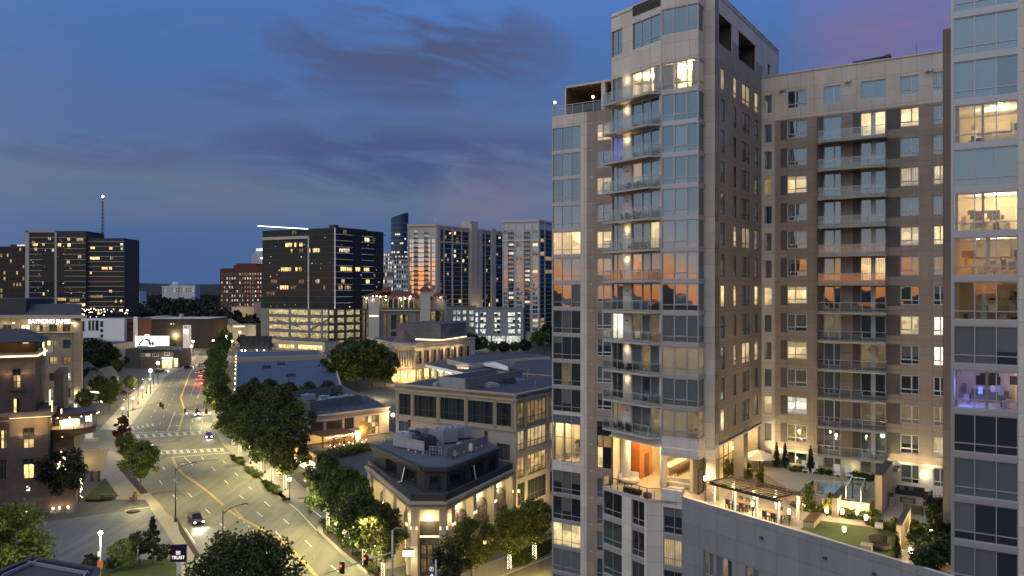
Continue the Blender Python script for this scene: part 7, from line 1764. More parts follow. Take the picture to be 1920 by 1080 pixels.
for args in (('residential_tower', 'grey residential tower with many lit windows, left of the curved blue tower foot', 719, 735, 474, 900, M['whitestone'], 16, 4, .5), ('residential_tower', 'pale residential block with lit windows under the curved blue tower', 734, 766, 487, 820, M['whitestone'], 13, 7, .35), ('residential_tower', 'low pale block with bright windows against the black office tower', 718, 737, 508, 700, M['warmstone'], 8, 5, .55)):
 B, f, w, z_ = tower_simple(args[0], args[1], *args[2:8], args[8], args[9], [M['p_cool'], M['p_off']]); B.done()
# red brick block, stepped
B = Bld('brick_apartments', 'dark red brick apartment block with a stepped roofline', 'building', PF(452, 800)); Y0 = 800; f = Fr(PF(412.5, Y0), (1, .03)); U = f.U
for a, b, t in ((412.5,440,504),(416,436,503),(438,492,497),(442,480,494)): B.box(f, U(a), U(b), .0 if b in (440,492) else 3, 25, 0, ZY(t, Y0), M['redbrick'], 'wall', M['redroof'])
for k in range(9):
 for j in range(16):
  x = 415 + j*4.85
  if x > 489: continue
  t = r.random(); c_ = M['p_cool'] if t < .3 else M['p_offlit'] if t < .42 else M['p_dark']
  B.win(f, U(x), U(x + 2.2), ZY(516 + k*8.2, Y0), ZY(511.5 + k*8.2, Y0), [c_], (), (), .15, M['whiteframe'])
mb = MB()
for k in range(9):
 for a in (428, 449, 470): mb.box((U(a), -1.4, ZY(518 + k*8.2, Y0)), (U(a + 8), 0, ZY(517.4 + k*8.2, Y0)))
mb.build('balcony_slabs', M['slab'], B.t, f.P(0), f.a); mb = MB(); mb.box((U(441), 4, ZY(497, Y0)), (U(475), 18, ZY(493.5, Y0))); mb.build('roof', M['redroof'], B.t, f.P(0), f.a)
B.done()
B = Bld('white_office', 'pale office block with a rounded top and cool light strips behind the brick apartments', 'building', PF(485, 900)); Y0 = 900; f = Fr(PF(471, Y0), (1, 0)); U = f.U
mb = MB(); w = U(496); pr_ = [(0, ZY(500, Y0)), (0, ZY(482, Y0)), (w*.2, ZY(474, Y0)), (w*.45, ZY(468, Y0)), (w*.75, ZY(465, Y0)), (w, ZY(464, Y0))]
for (a, za), (b, zb) in zip(pr_[1:], pr_[2:]): mb.poly([(a,0,0),(b,0,0),(b,0,zb),(a,0,za)]); mb.poly([(a,0,za),(b,0,zb),(b,30,zb),(a,30,za)])
mb.poly([(0,0,0),(0,0,pr_[1][1]),(0,30,pr_[1][1]),(0,30,0)]); mb.build('wall', M['whitestone'], B.t, f.P(0), f.a)
mb = MB(); mb.box((U(481), -1, ZY(469, Y0)), (U(500), -.2, ZY(467, Y0))); mb.box((U(489), -1, ZY(485, Y0)), (U(500), -.2, ZY(483.4, Y0))); mb.build('light_strip', M['g_coolstrip'], B.t, f.P(0), f.a); B.done()
B = Bld('tan_block', 'blank tan low block below the brick apartments', 'building', PF(460, 700)); Y0 = 690; f = Fr(PF(434, Y0), (1, 0)); U = f.U; B.box(f, 0, U(479), 0, 25, 0, ZY(575, Y0), M['stone'], 'wall', M['roofgrey']); B.box(f, U(477), U(491), -2, 20, 0, ZY(567, Y0), M['garagec'], 'stair_tower', M['roofgrey']); B.done(); lamp(PF(446, 680) + Vector((0,-6,20)), 5200, (1,.72,.35), .5, None, name='wall_wash_light')
# ---- left: two dark towers, mast, distant white buildings
B = Bld('dark_glass_tower', 'dark glass tower with white floor lines and pale frame at the left of the skyline', 'tower', PF(140, 640)); Y0 = 640; f = Fr(PF(53, Y0), (1, .02)); U = f.U
def dz(py): return ZY(py, Y0)
B.box(f, 0, U(161), 0, 30, 0, dz(433), M['charcoal'], 'wall', M['roofdark']); B.box(f, U(161), U(230), 3, 30, 0, dz(446), M['charcoal'], 'wall', M['roofdark'])
mb = MB(); mb.box((-2, -.8, 0), (U(55.5), 0, dz(432))); mb.box((U(103.5), -.8, 0), (U(107), 0, dz(432))); mb.box((-2, -.8, dz(436)), (U(107), -.02, dz(432))); mb.build('pale_frame', M['concrete'], B.t, f.P(0), f.a)
M['floorline'] = mat('pale_floor_edge', (.40,.39,.38), .7, .1, .2)
for k in range(15):
 y = 446 + k*10.3
 mb = MB(); mb.box((U(56), -.25, dz(y)), (U(79 if 2 < k < 11 else 103), 0, dz(y - .9)), 0); mb.box((U(121 if k > 1 else 107), -.25, dz(y)), (U(161), 0, dz(y - .9)), 0)
 if k < 14: mb.box((U(161), 2.6, dz(y + 7 - k*.9)), (U(230), 3, dz(y + 6.1 - k*.9)), 0)
 mb.build('floor_edge', M['floorline'], B.t, f.P(0), f.a)
 mb = MB(); mb.poly([(U(56),-.04,dz(y+9)),(U(103),-.04,dz(y+9)),(U(103),-.04,dz(y)),(U(56),-.04,dz(y))]); mb.poly([(U(108),-.04,dz(y+9)),(U(160.5),-.04,dz(y+9)),(U(160.5),-.04,dz(y)),(U(108),-.04,dz(y))])
 if k < 14: mb.poly([(U(162),2.95,dz(y+15-k*.9)),(U(229.5),2.95,dz(y+15-k*.9)),(U(229.5),2.95,dz(y+7.3-k*.9)),(U(162),2.95,dz(y+7.3-k*.9))])
 mb.build('window_band', M['p_off'], B.t, f.P(0), f.a)
for a, b, y, c in ((61,71,455,2),(79,84,455,2),(64,70,464,1),(108,115,456,2),(126,132,445,2),(143,157,446,1),(126,133,456,2),(90,96,444,1),(97,102,466,3),(146,153,478,3),(125,131,488,3),(60,66,452,1),(142,160,568,2),(125,131,568,2),(108,124,558,1),(60,70,562,1),(80,84,548,2),(79,82,527,3),(130,150,560,1)): B.win(f, U(a), U(b), dz(y + 6.5), dz(y), [M[{1:'p_offlit',2:'p_offlit2',3:'p_cool'}[c]]], (.5,), (), .2, M['charcoal'], -.06)
for a, b, y, c in ((166,175,461,2),(201,208,462,2),(165,184,481,2),(187,199,500,2),(201,207,500,2),(165,169,508,2),(201,207,543,2),(222,228,455,3),(223,228,463,3),(165,190,553,1),(205,209,481,1),(212,216,562,2),(222,226,562,2),(203,206,480,3)): B.win(f, U(a), U(b), dz(y + 6), dz(y), [M[{1:'p_offlit',2:'p_offlit2',3:'p_cool'}[c]]], (.5,), (), .2, M['charcoal'], 2.9)
for k in range(45):
 x = r.uniform(57, 158); y = r.uniform(440, 590); B.win(f, U(x), U(x + r.uniform(1, 2.2)), dz(y + 2), dz(y), [M['p_cool'] if r.random() < .5 else M['p_offlit']], (), (), .1, M['charcoal'], -.07, 'lit_window')
B.done()
B, f, w, z_ = tower_simple('brown_tower', 'dark brown tower with rows of lit windows at the left photo edge', -30, 47, 462, 700, mat('brown_cladding', (.06,.045,.04), .8, .2, .1), 14, 13, .22, [M['p_offlit'], M['p_off']]); mb = MB(); mb.box((f.U(17), 2, z_), (f.U(47), 12, z_ + 2)); mb.build('roof_plant', M['charcoal'], B.t, f.P(0), f.a); mb = MB(); mb.box((f.U(30), 1.6, z_ + .4), (f.U(46), 2, z_ + 1.8)); mb.build('light_strip', M['p_cool'], B.t, f.P(0), f.a); B.done()
t = thing('lattice_mast', 'tall thin lattice mast rising behind the dark glass tower', 'mast', PF(192.5, 900)); Y0 = 900; zt = ZY(369, Y0); mb = MB(); c = PF(192.5, Y0)
for k in range(3):
 a = k*2.094; mb.tube(c + Vector((2.6*math.cos(a), 2.6*math.sin(a), 0)), c + Vector((.9*math.cos(a), .9*math.sin(a), zt)), .45, .3, 5)
for j in range(34):
 z0, z1 = zt*j/34, zt*(j+1)/34; q0, q1 = 2.6 - 1.7*j/34, 2.6 - 1.7*(j+1)/34
 for k in range(3): a, b = k*2.094, (k+1)*2.094; mb.tube(c + Vector((q0*math.cos(a), q0*math.sin(a), z0)), c + Vector((q1*math.cos(b), q1*math.sin(b), z1)), .22, .22, 4)
mb.build('lattice', mat('mast_steel', (.16,.17,.2), .5, .1), t); mb = MB(); mb.ball((0,0,0), 1.3, 8); mb.build('beacon', M['g_white'], t, c + Vector((0,0,zt + .5)))
B = Bld('hospital', 'long white building with a small domed roof block amid the distant woods', 'building', PF(334, 1800)); Y0 = 1800; f = Fr(PF(303, Y0), (1, 0)); U = f.U
B.box(f, 0, U(322), 2, 30, 0, ZY(536, Y0), M['whitestone'], 'wall'); B.box(f, U(318), U(334), 0, 30, 0, ZY(534, Y0), M['whitestone'], 'wall'); B.box(f, U(334), U(365), 2, 30, 0, ZY(535, Y0), M['whitestone'], 'wall')
for j in range(14):
 for k in range(2): B.win(f, U(304.5 + j*4.3), U(306.5 + j*4.3), ZY(547 - k*5, Y0), ZY(544.5 - k*5, Y0), [M['p_cool'] if j % 4 == 1 else M['p_off']], (), (), .2, M['whitestone'], -.3 if 318 < 304 + j*4.3 < 334 else 1.9)
mb = MB(); mb.lathe([(9,0),(9,3),(6,6),(1,7)], f.P(U(325.5), 14, ZY(534, Y0)), 14); mb.build('dome', M['whitestone'], B.t); B.done()
lamp(PF(334, 1750) + Vector((0,-20,50)), 14000, (.95,.97,1), 2, None, name='hospital_floodlight')
B, f, w, z_ = tower_simple('far_block', 'small pale block at the wood edge right of the dark glass tower', 230, 262, 546, 1250, M['white'], 2, 8, .3, [M['p_cool'], M['p_off']], cat='building'); B.done()
# ------------------------------------------------------------------ left side of the avenue
# buff office building with the lit name under its cornice
B = Bld('mid_rise_office', 'buff mid-rise office building with a lit company name under its glowing cornice', 'office building', (-150, 265, 0)); Y0 = 258.0
f = Fr((XY(-60, Y0), Y0), (1, .03)); U = f.U
def z_(py): return ZY(py, Y0)
wR = U(152); zc = z_(596)
rows = ((608.5,622),(637.5,653.5),(669,684),(700,715),(728,746),(762,778)); cols_ = ((-50,-33),(-23,-6),(4,21),(38,55),(66,80.5),(92,107),(117.5,132))
ops = []
for i, (c, d) in enumerate(rows):
 for j, (a, b) in enumerate(cols_): ops.append((U(a), U(b), z_(d), z_(c)))
M['buff'] = panel('buff_office_stone', (.23,.185,.14), 4.2, 5.4, 0, .10, .06)
B.wall(f, wR, 0, zc, [M['buff']], ops, (), .45)
codes = ['2d21d', 'dd', '']; r = random.Random(6)
for i, (c, d) in enumerate(rows):
 for j, (a, b) in enumerate(cols_):
  k = {(0,3):'p_litw',(0,4):'p_lit2',(2,5):'p_litc',(3,6):'p_cool',(4,5):'p_lit2'}.get((i,j), 'p_off' if (i*3 + j) % 4 else 'p_dim')
  B.win(f, U(a), U(b), z_(d), z_(c), [M[k], M['p_off'] if k in ('p_lit2',) else M[k]], (.5,), (.3,), .18, M['bronze'], .38)
for nm_, x0, y0_, za, zb_ in (('cornice', 1, 1.9, zc, zc + .8), ('string_course', .5, .7, z_(623.8), z_(623)), ('string_course', .4, .5, z_(757), z_(752))): mb = MB(); mb.box((-x0, -y0_, za), (wR + y0_, 0, zb_)); mb.build(nm_, M['cream'], B.t, f.P(0), f.a)
mb = MB();
for px in (-40, 30, 60, 86, 112, 140): mb.box((U(px) - .25, -1.5, z_(606)), (U(px) + .25, -1.2, z_(605.3)))
mb.build('cornice_lamp', M['g_warm'], B.t, f.P(0), f.a)
for px in (-30, 10, 45, 80, 112, 142): lamp(f.P(U(px), -1.7, z_(609)), 190, (1,.82,.46), .15, B.t, name='cornice_light')
lamp(f.P(U(146), -1.6, z_(738)), 300, (1,.78,.42), .15, B.t, name='uplight')
mb = MB(); mb.box((U(141), -.9, 0), (wR + .6, 0, zc - 1.2)); mb.build('corner_pilaster', M['buff'], B.t, f.P(0), f.a)
fE_ = Fr(f.P(wR), (-.56, .83)); B.wall(fE_, 26, 0, zc, [M['buff']]); B.prism([f.P(0), f.P(wR), fE_.P(26), f.P(0, 26)], zc + .81, zc + 1.0, M['buff'], 'roof', M['roofdark'])
mb = MB(); x0, x1 = U(42), U(147); mb.poly([(x0, 1.5, zc + 1), (x1, 1.5, zc + 1), (x1 - 1.5, 5.5, z_(571)), (x0, 5.5, z_(571))]); mb.poly([(x1, 1.5, zc + 1), (x1 - 11, 20, zc + 1), (x1 - 9, 16, z_(571)), (x1 - 1.5, 5.5, z_(571))]); mb.poly([(x0, 5.5, z_(571)), (x1 - 1.5, 5.5, z_(571)), (x1 - 9, 16, z_(571)), (x0, 16, z_(571))]); mb.build('mansard_roof', M['roofgrey'], B.t, f.P(0), f.a)
B.box(f, U(-60), U(42), 2, 18, zc + 1, z_(560), M['roofgrey'], 'plant_house')
def text_obj(txt, size, m, parent, loc, rot, name='sign_letters', ext=.06, align='LEFT'):
 cu = bpy.data.curves.new(name, 'FONT'); cu.body = txt; cu.size = size; cu.extrude = ext; cu.align_x = align
 tmp = bpy.data.objects.new(name, cu); COL.objects.link(tmp); dg = bpy.context.evaluated_depsgraph_get(); me = bpy.data.meshes.new_from_object(tmp.evaluated_get(dg)); bpy.data.objects.remove(tmp)
 me.name = name; me.materials.clear(); me.materials.append(m)
 for v in me.vertices: v.co = Vector((v.co.x, -v.co.z, v.co.y))
 return put(name, me, parent, loc, rot)
me_w = U(133.5) - U(54.5)
o = text_obj('RAYMOND JAMES', 1.86, glow('name_letters', (1,.97,.9), 3.0), B.t, f.P(U(54.5), -.62, z_(606.0)), f.a); o.scale.x = me_w / max(v.co.x for v in o.data.vertices)
mb = MB(); mb.box((U(141.5), -.95, z_(774)), (U(147.5), -.9, z_(754))); mb.build('lit_doorway', M['p_litw'], B.t, f.P(0), f.a)
B.done()
# brick restaurant in the left foreground, stepped terraces lit along their edges
B = Bld('brick_restaurant', 'dark brick corner restaurant with lit cornices and stepped terraces at the left edge', 'restaurant', (-92, 148, 0))
M['bfbrick'] = brickm('dark_brick', (.075,.055,.048), (.098,.070,.060), (.07,.06,.056), 1.0, .9, .3)
M['bfstone'] = mat('warm_limestone', (.25,.18,.12), .85, .12, .5)
u_ = (.913,.407); f = Fr((XY(88, 142) - 26*.913, 142 - 26*.407), u_); U = f.U
def zb(px, py): return f.Z(px, py)
w1 = U(90); zt1 = zb(60, 779); fu = f.sub(5.0); Uu = fu.U; w2 = Uu(66); ztu = fu.Z(40, 669)
lw = [((43,64.5),802,841),((43,64.5),860,898),((.5,14.5),806,842),((-22,-8),806,842),((.5,12),862,900)]
ops = [(U(a), U(b), zb((a+b)/2, d), zb((a+b)/2, c)) for (a, b), c, d in lw]
B.wall(f, w1, 0, zt1, [M['bfbrick'], M['bfstone']], ops, [(U(18), w1, zb(60, 816), zt1, 1)], .4)
for k, (a, b, c, d) in enumerate(ops): B.win(f, a, b, c, d, [[M['p_shop'], M['p_shop'], M['p_dim'], M['p_dim'], M['p_off'], M['p_off']], [M['p_shop'], M['p_shop'], M['p_off'], M['p_off']], [M['p_shop'], M['p_dim']], [M['p_dim']], [M['p_off']]][k], (.5,), ((.45,.75) if k == 0 else (.72,)), .14, M['bronze'], .33)
def litframe(fr, a, b, c, d, t=.18):
 mb = MB()
 for p, q in (((a - t, c), (a, d + t)), ((b, c), (b + t, d + t))): mb.box((p[0], -.12, p[1]), (q[0], 0, q[1]))
 mb.box((a - t, -.12, d), (b + t, 0, d + t)); return mb.build('window_surround', M['bfstone'], B.t, fr.P(0), fr.a)
for a, b, c, d in ops[:1]: litframe(f, a, b, zb(54, 812), d)
mb = MB(); mb.box((U(17.5), -1.0, zt1 - .15), (w1 + .9, 0, zt1 + .55), 0); mb.box((w1, 0, zt1 - .15), (w1 + .9, 16, zt1 + .55), 0); mb.box((0, -.5, zb(8, 791)), (U(17), 0, zb(8, 788)), 0); mb.build('cornice', M['bfstone'], B.t, f.P(0), f.a)
mb = MB(); mb.box((U(19), -.8, zt1 - .26), (w1 + .6, -.55, zt1 - .16)); mb.box((w1 + .65, -.8, zt1 + .56), (w1 + .8, -.65, zt1 + 2.6)); mb.build('cornice_strip', M['g_strip'], B.t, f.P(0), f.a)
lamp(f.P(U(40), -1.6, zt1 - 1.2), 110, (1,.70,.32), .2, B.t, name='cornice_glow'); lamp(f.P(U(75), -1.6, zt1 - 1.2), 110, (1,.70,.32), .2, B.t, name='cornice_glow')
fe = Fr(f.P(w1), (-.407,.913)); B.wall(fe, 18, 0, zt1, [M['bfbrick']])
B.prism([f.P(0), f.P(w1), fe.P(18), f.P(0, 18)], zt1 - .3, zt1 + .02, M['bfstone'], 'terrace_floor')
# upper block
lu = [((23.5,39),691,728),((24,38),747,776)]
ops = [(Uu(a), Uu(b), fu.Z(31, d), fu.Z(31, c)) for (a, b), c, d in lu]
B.wall(fu, w2, zt1, ztu, [M['bfbrick'], M['bfstone']], ops, [(0, w2, fu.Z(31, 702), ztu, 1)], .4, 'upper_wall')
B.win(fu, *ops[0], [M['p_dim'], M['p_shop'], M['p_offlit'], M['p_shop'], M['p_off'], M['p_off']], (.5,), (.33,.66), .13, M['bronze'], .33); B.win(fu, *ops[1], [M['p_shop'], M['p_off']], (.5,), (), .13, M['bronze'], .33)
litframe(fu, *ops[0][:2], fu.Z(31, 703), ops[0][3]); mb = MB(); mb.box((ops[0][0] - .5, -.6, ops[0][2] - .35), (ops[0][1] + .5, 0, ops[0][2])); mb.build('window_box', M['bronze'], B.t, fu.P(0), fu.a)
for q in (-1.0, 1.0): lamp(fu.P((ops[0][0] + ops[0][1])/2 + q * 1.4, -.6, fu.Z(31, 704)), 22, (1,.66,.30), .1, B.t, name='window_light')
lamp(f.P(U(41), -.6, zb(54, 815)), 22, (1,.66,.30), .1, B.t, name='window_light'); lamp(f.P(U(67), -.6, zb(54, 815)), 22, (1,.66,.30), .1, B.t, name='window_light')
mb = MB(); mb.box((0, -1.2, ztu - .1), (w2 + .5, 0, ztu + .75)); mb.box((w2, 0, ztu - .1), (w2 + .5, 14, ztu + .75)); mb.build('upper_cornice', M['bfstone'], B.t, fu.P(0), fu.a)
mb = MB(); mb.box((0, -1.3, ztu + .05), (w2 + .4, -1.21, ztu + .35)); mb.box((w2 + .5, -1.2, ztu + .05), (w2 + .6, 12, ztu + .35)); mb.build('upper_cornice_strip', M['g_strip'], B.t, fu.P(0), fu.a)
fe2 = Fr(fu.P(w2), (-.407,.913)); B.wall(fe2, 14, zt1, ztu, [M['bfbrick']], (), (), .3, 'upper_wall'); B.prism([fu.P(0), fu.P(w2), fe2.P(14), fu.P(0, 14)], ztu - .3, ztu + .02, M['bfstone'], 'terrace_floor')
# rooftop dining room
fr_ = fu.sub(2.2); w3 = fr_.U(62); zr0, zr1 = ztu + .02, fr_.Z(30, 640)
mb = MB(); mb.poly([(0, 7, zr0), (w3, 7, zr0), (w3, 7, zr1), (0, 7, zr1)], 0); mb.box((0, 0, zr0), (.01, 7, zr1), 0)
r = random.Random(4)
for k in range(22): x, z = r.uniform(.5, w3 - 1.2), zr0 + r.uniform(.4, 3); mb.box((x, 5.5, z), (x + r.uniform(.3, 1.0), 6.9, z + r.uniform(.1, .4)), 1 if r.random() < .45 else 2)
mb.build('dining_room', [M['darkwood'], M['g_strip'], M['furn']], B.t, fr_.P(0), fr_.a)
for k in (.2, .5, .8): lamp(fr_.P(w3*k, 3.2, zr1 - .8), 150, (1,.66,.28), .2, B.t, name='dining_light')
mb = MB();
for k in range(8): x = w3*k/7; mb.box((x - .08, -.1, zr0), (x + .08, .1, zr1))
mb.box((w3*.62, -.2, zr0), (w3*.74, .25, zr1)); mb.box((0, -.08, zr0 + .6), (w3, .08, zr0 + .75)); mb.build('glazing_bars', M['bronze'], B.t, fr_.P(0), fr_.a)
mb = MB(); mb.poly([(-.5, -1.8, zr1), (w3 + 1.8, -1.8, zr1), (w3 - 2, 4, zr1 + 2.1), (-.5, 4, zr1 + 2.1)]); mb.poly([(w3 + 1.8, -1.8, zr1), (w3 + 1.8, 9, zr1), (w3 - 2, 6, zr1 + 2.1), (w3 - 2, 4, zr1 + 2.1)]); mb.poly([(-.5, -1.8, zr1 - .2), (-.5, 9, zr1 - .2), (w3 + 1.8, 9, zr1 - .2), (w3 + 1.8, -1.8, zr1 - .2)]); mb.poly([(-.5, -1.8, zr1 - .2), (w3 + 1.8, -1.8, zr1 - .2), (w3 + 1.8, -1.8, zr1), (-.5, -1.8, zr1)]); mb.poly([(-.5,4,zr1+2.1),(w3-2,4,zr1+2.1),(w3-2,6,zr1+2.1),(-.5,6,zr1+2.1)])
mb.build('rooftop_roof', M['roofdark'], B.t, fr_.P(0), fr_.a)
mb = MB(); x = w3 + 2.2; mb.box((x, 1, zr0 + .4), (x + .8, 1.6, zr0 + 1.6), 0); mb.box((x - .3, -1.5, zr0), (x, -1.2, zr0 + 1.4), 1); mb.box((x + .1, .6, zr0 + 1.8), (x + .5, .9, zr0 + 2.6), 1); mb.build('roof_lamp', [M['steel'], M['g_strip']], B.t, fr_.P(0), fr_.a)
# receding wing on the right with balconies and light tubes
fw_ = Fr(f.P(w1 + .2, 4.0), u_); w4 = fw_.U(139); zA = fw_.Z(115, 800)
B.box(fw_, 0, w4, 0, 12, 0, zA - 1.5, M['bfbrick'], 'side_wing', M['bfstone']); B.box(fw_, 0, w4*.42, 3.5, 12, zA - 1.5, fw_.Z(100, 700), M['bfbrick'], 'stair_block')
mb = MB();
for px, a, b, y in ((91,733,762,2.0),(115.5,766,782,-.3),(117,800,819,-.3),(73,640,656,6)): mb.box((fw_.U(px) - .1, y - .2, fw_.Z(px, b)), (fw_.U(px) + .12, y, fw_.Z(px, a)))
mb.build('light_tube', M['g_strip'], B.t, fw_.P(0), fw_.a)
mb = MB(); cx, cy = w4*.72, 3.0
mb.lathe([(4.6, zA - 1.6), (4.6, zA - .4)], (cx, cy, 0), 24, 0); mb.lathe([(4.4, zA - .4), (4.4, zA - .35)], (cx, cy, 0), 24, 1)
for k in range(14): a = k*math.pi/7; mb.bar((cx + 4.5*math.cos(a), cy + 4.5*math.sin(a), zA - .4), (cx + 4.5*math.cos(a), cy + 4.5*math.sin(a), zA + 2.0), .09, .09, 0)
mb.lathe([(5.0, zA + 2.0), (4.2, zA + 2.5)], (cx, cy, 0), 24, 0); mb.lathe([(1.6, zA - .3), (1.7, zA + .7)], (cx, cy, 0), 12, 2)
mb.build('round_terrace', [M['darkwood'], M['floorw'], M['g_strip']], B.t, fw_.P(0), fw_.a)
for k in range(3): lamp(fw_.P(cx - 2 + 2*k, cy - 2.5, zA + 1.6), 110, (1,.70,.32), .15, B.t, name='terrace_light')
mb = MB(); r = random.Random(3)
for k in range(16): a = k*.4; mb.ball((cx + 4.9*math.cos(a), cy + 4.9*math.sin(a), zA + 1.9), .12, 6)
mb.build('festoon_lights', M['g_string'], B.t, fw_.P(0), fw_.a)
mb = MB()
for k in range(4): mb.box((.2, -.4 + 0*k, fw_.Z(115, 848) + k*1.1), (w4, -.3, fw_.Z(115, 848) + k*1.1 + .12), 0)
for k in range(30): mb.ball((fw_.U(r.uniform(109, 128)), -.7, fw_.Z(118, r.uniform(845, 882))), r.uniform(.08, .22), 6, 1)
for k in range(26): mb.ball((fw_.U(r.uniform(146, 158)), .3, fw_.Z(150, r.uniform(880, 940))), r.uniform(.07, .16), 6, 1)
mb.box((fw_.U(141), -.3, 0), (fw_.U(150), .3, fw_.Z(145, 880)), 0); mb.build('entrance_trellis', [M['darkwood'], M['g_string']], B.t, fw_.P(0), fw_.a)
# pale planter towers by the entrance and plinth lights
mb = MB(); c = G(170, 905); mb.poly([(c.x - 1.2, c.y, 2.4), (c.x + 1.6, c.y, 2.4), (c.x + 2.6, c.y, 6.8), (c.x - 1.5, c.y, 6.8)], 0); mb.poly([(c.x + 1.6, c.y, 2.4), (c.x + 1.8, c.y + 2, 2.4), (c.x + 2.8, c.y + 2, 6.8), (c.x + 2.6, c.y, 6.8)], 0); mb.box((c.x - .2, c.y + .2, 0), (c.x + .3, c.y + .7, 6), 1); mb.box((c.x + 1.2, c.y + .4, 0), (c.x + 1.6, c.y + .8, 3), 1)
tag(mb.build('canvas_screen', [M['cream'], M['darkwood']]), 'pale canvas entrance screen on dark posts beside the brick restaurant', 'screen')
lamp(c + Vector((-.5, -1.5, 4.5)), 60, (1,.74,.34), .15, None, name='entrance_light')
mb = MB()
for px in (50, 100, 112, 128): mb.box((U(px) - .12, -.5, .1), (U(px) + .12, -.3, .4))
mb.build('plinth_light', M['g_warm'], B.t, f.P(0), f.a)
for px in (50, 100, 112, 130): lamp(f.P(U(px) if px < 90 else U(px), -.9, .5), 34, (1,.66,.36), .1, B.t, name='plinth_glow')
mb = MB()
for j in range(3): mb.box((U(50) + .0 + (.35 if j == 1 else 0), -.12, zb(52, 920) + j*.32), (U(56) - (.3 if j == 2 else 0), -.02, zb(52, 920) + j*.32 + .2))
mb.build('lit_emblem', M['g_sign'], B.t, f.P(0), f.a)
fb2 = Fr(f.P(w1, .0), u_); B.box(fb2, 0, fb2.U(143), 0, 4, 0, zb(110, 915), M['bfbrick'], 'plinth'); B.done()
# white low building with tall dark slots
B = Bld('white_low_block', 'plain white low building with tall dark window slots beside the buff office', 'building', PF(200, 420)); Y0 = 420; f = Fr(PF(148, Y0), (1, .02)); U = f.U
B.box(f, 0, U(233), 0, 20, 0, ZY(597, Y0), M['white'], 'wall', M['roofgrey']); B.box(f, U(233), U(253), 3, 20, 0, ZY(598, Y0), M['redbrick'], 'brick_end', M['roofgrey']); B.box(f, U(250), U(253), 0, 3, 0, ZY(594, Y0), M['white'], 'end_pier')
for a, b, c, d in ((154,158.5,602,621),(166,170,601,620),(172.5,176.5,601,620),(179,185,601,620),(188,193.5,602,613),(188,193.5,617,623),(188,193.5,627,632),(234,249,604,611),(234,249,615,622)): B.win(f, U(a), U(b), ZY(d, Y0), ZY(c, Y0), [M['p_off']], (), (), .2, M['bronze'], -.03 if a < 230 else 2.9)
B.box(f, U(152), U(192), -14, 0, 0, ZY(633, Y0), M['whitestone'], 'low_annexe', M['roofgrey']); B.box(f, U(196), U(250), -22, 0, 0, ZY(640, Y0), M['cream'], 'low_annexe', M['roofgrey']); B.done()
# long brick building with pale roof edge
B = Bld('long_brick_building', 'long dark brick building with a pale roof edge below the woods', 'building', PF(330, 520)); Y0 = 520; f = Fr(PF(275, Y0), (1, .03)); U = f.U
B.box(f, 0, U(390), 0, 40, 0, ZY(598, Y0), mat('brown_brick', (.045,.035,.03), .85, .2, .15), 'wall', M['whitestone']); B.box(f, -6, .5, -.5, 40, 0, ZY(596, Y0), M['stone'], 'end_wall', M['whitestone']); mb = MB(); mb.box((0, -.8, ZY(598, Y0)), (U(341), .4, ZY(595.5, Y0))); mb.box((U(343), -.8, ZY(597, Y0)), (U(388), .4, ZY(594.5, Y0))); mb.box((U(332), 4, ZY(597, Y0)), (U(336), 8, ZY(589, Y0))); mb.build('roof_edge', M['whitestone'], B.t, f.P(0), f.a)
for a in (319.5, 324): B.win(f, U(a), U(a + 2.8), ZY(609, Y0), ZY(606, Y0), [M['p_litw']], (), (), .15, M['whiteframe'])
for k in range(8): B.win(f, U(285 + k*4), U(287 + k*4), ZY(610, Y0), ZY(605, Y0), [M['p_off']], (), (), .15, M['bronze'])
B.done()
B = Bld('clock_pavilion', 'small white pavilion tower with a lit round clock face by the far junction', 'tower', PF(348, 480)); Y0 = 480; f = Fr(PF(343, Y0), (1, 0)); U = f.U; B.box(f, 0, U(353.5), 0, 4, 0, ZY(610, Y0), M['white'], 'tower_shaft')
mb = MB(); c = f.P(U(349), -.1, ZY(621.5, Y0)); mb.tube(c, c + Vector((0,-.3,0)), .95, .95, 14); mb.build('clock_face', M['g_white'], B.t); B.win(f, U(345.5), U(351), ZY(617, Y0), ZY(611.5, Y0), [M['p_off']], (.33,.67), (), .15, M['white']); B.done()
B = Bld('gabled_hall', 'cream gabled hall with low wings near the far junction', 'building', PF(420, 560)); Y0 = 560; f = Fr(PF(369, Y0), (1, 0)); U = f.U; B.box(f, 0, U(478), 2, 25, 0, ZY(609, Y0), M['cream'], 'wing', M['roofgrey']); mb = MB(); a, b = U(398), U(432); mb.poly([(a,0,0),(b,0,0),(b,0,ZY(610,Y0)),((a+b)/2,0,ZY(600,Y0)),(a,0,ZY(610,Y0))], 0); mb.poly([(a-1,-.8,ZY(610.5,Y0)),((a+b)/2,-.8,ZY(599.5,Y0)),((a+b)/2,20,ZY(599.5,Y0)),(a-1,20,ZY(610.5,Y0))], 1); mb.poly([((a+b)/2,-.8,ZY(599.5,Y0)),(b+1,-.8,ZY(610.5,Y0)),(b+1,20,ZY(610.5,Y0)),((a+b)/2,20,ZY(599.5,Y0))], 1); mb.build('gable', [M['cream'], M['stone']], B.t, f.P(0), f.a)
for a, b, c, d in ((403,407,609,618),(410,420,606,618),(423,427,609,618),(388,391,617,622),(392,395,617,622)): B.win(f, U(a), U(b), ZY(d, Y0), ZY(c, Y0), [M['p_offlit'] if a > 385 and a < 396 else M['p_dim']], (.5,), (), .2, M['white'])
mb = MB(); mb.box((U(436), 1.5, ZY(613, Y0)), (U(457), 1.8, ZY(611.6, Y0))); mb.build('fascia_light', M['g_strip'], B.t, f.P(0), f.a); B.done()
for px, py in ((385,612),(415,622),(445,616)): lamp(G(px, 652, 6), 900, (1,.78,.40), .4, None, name='street_glow')
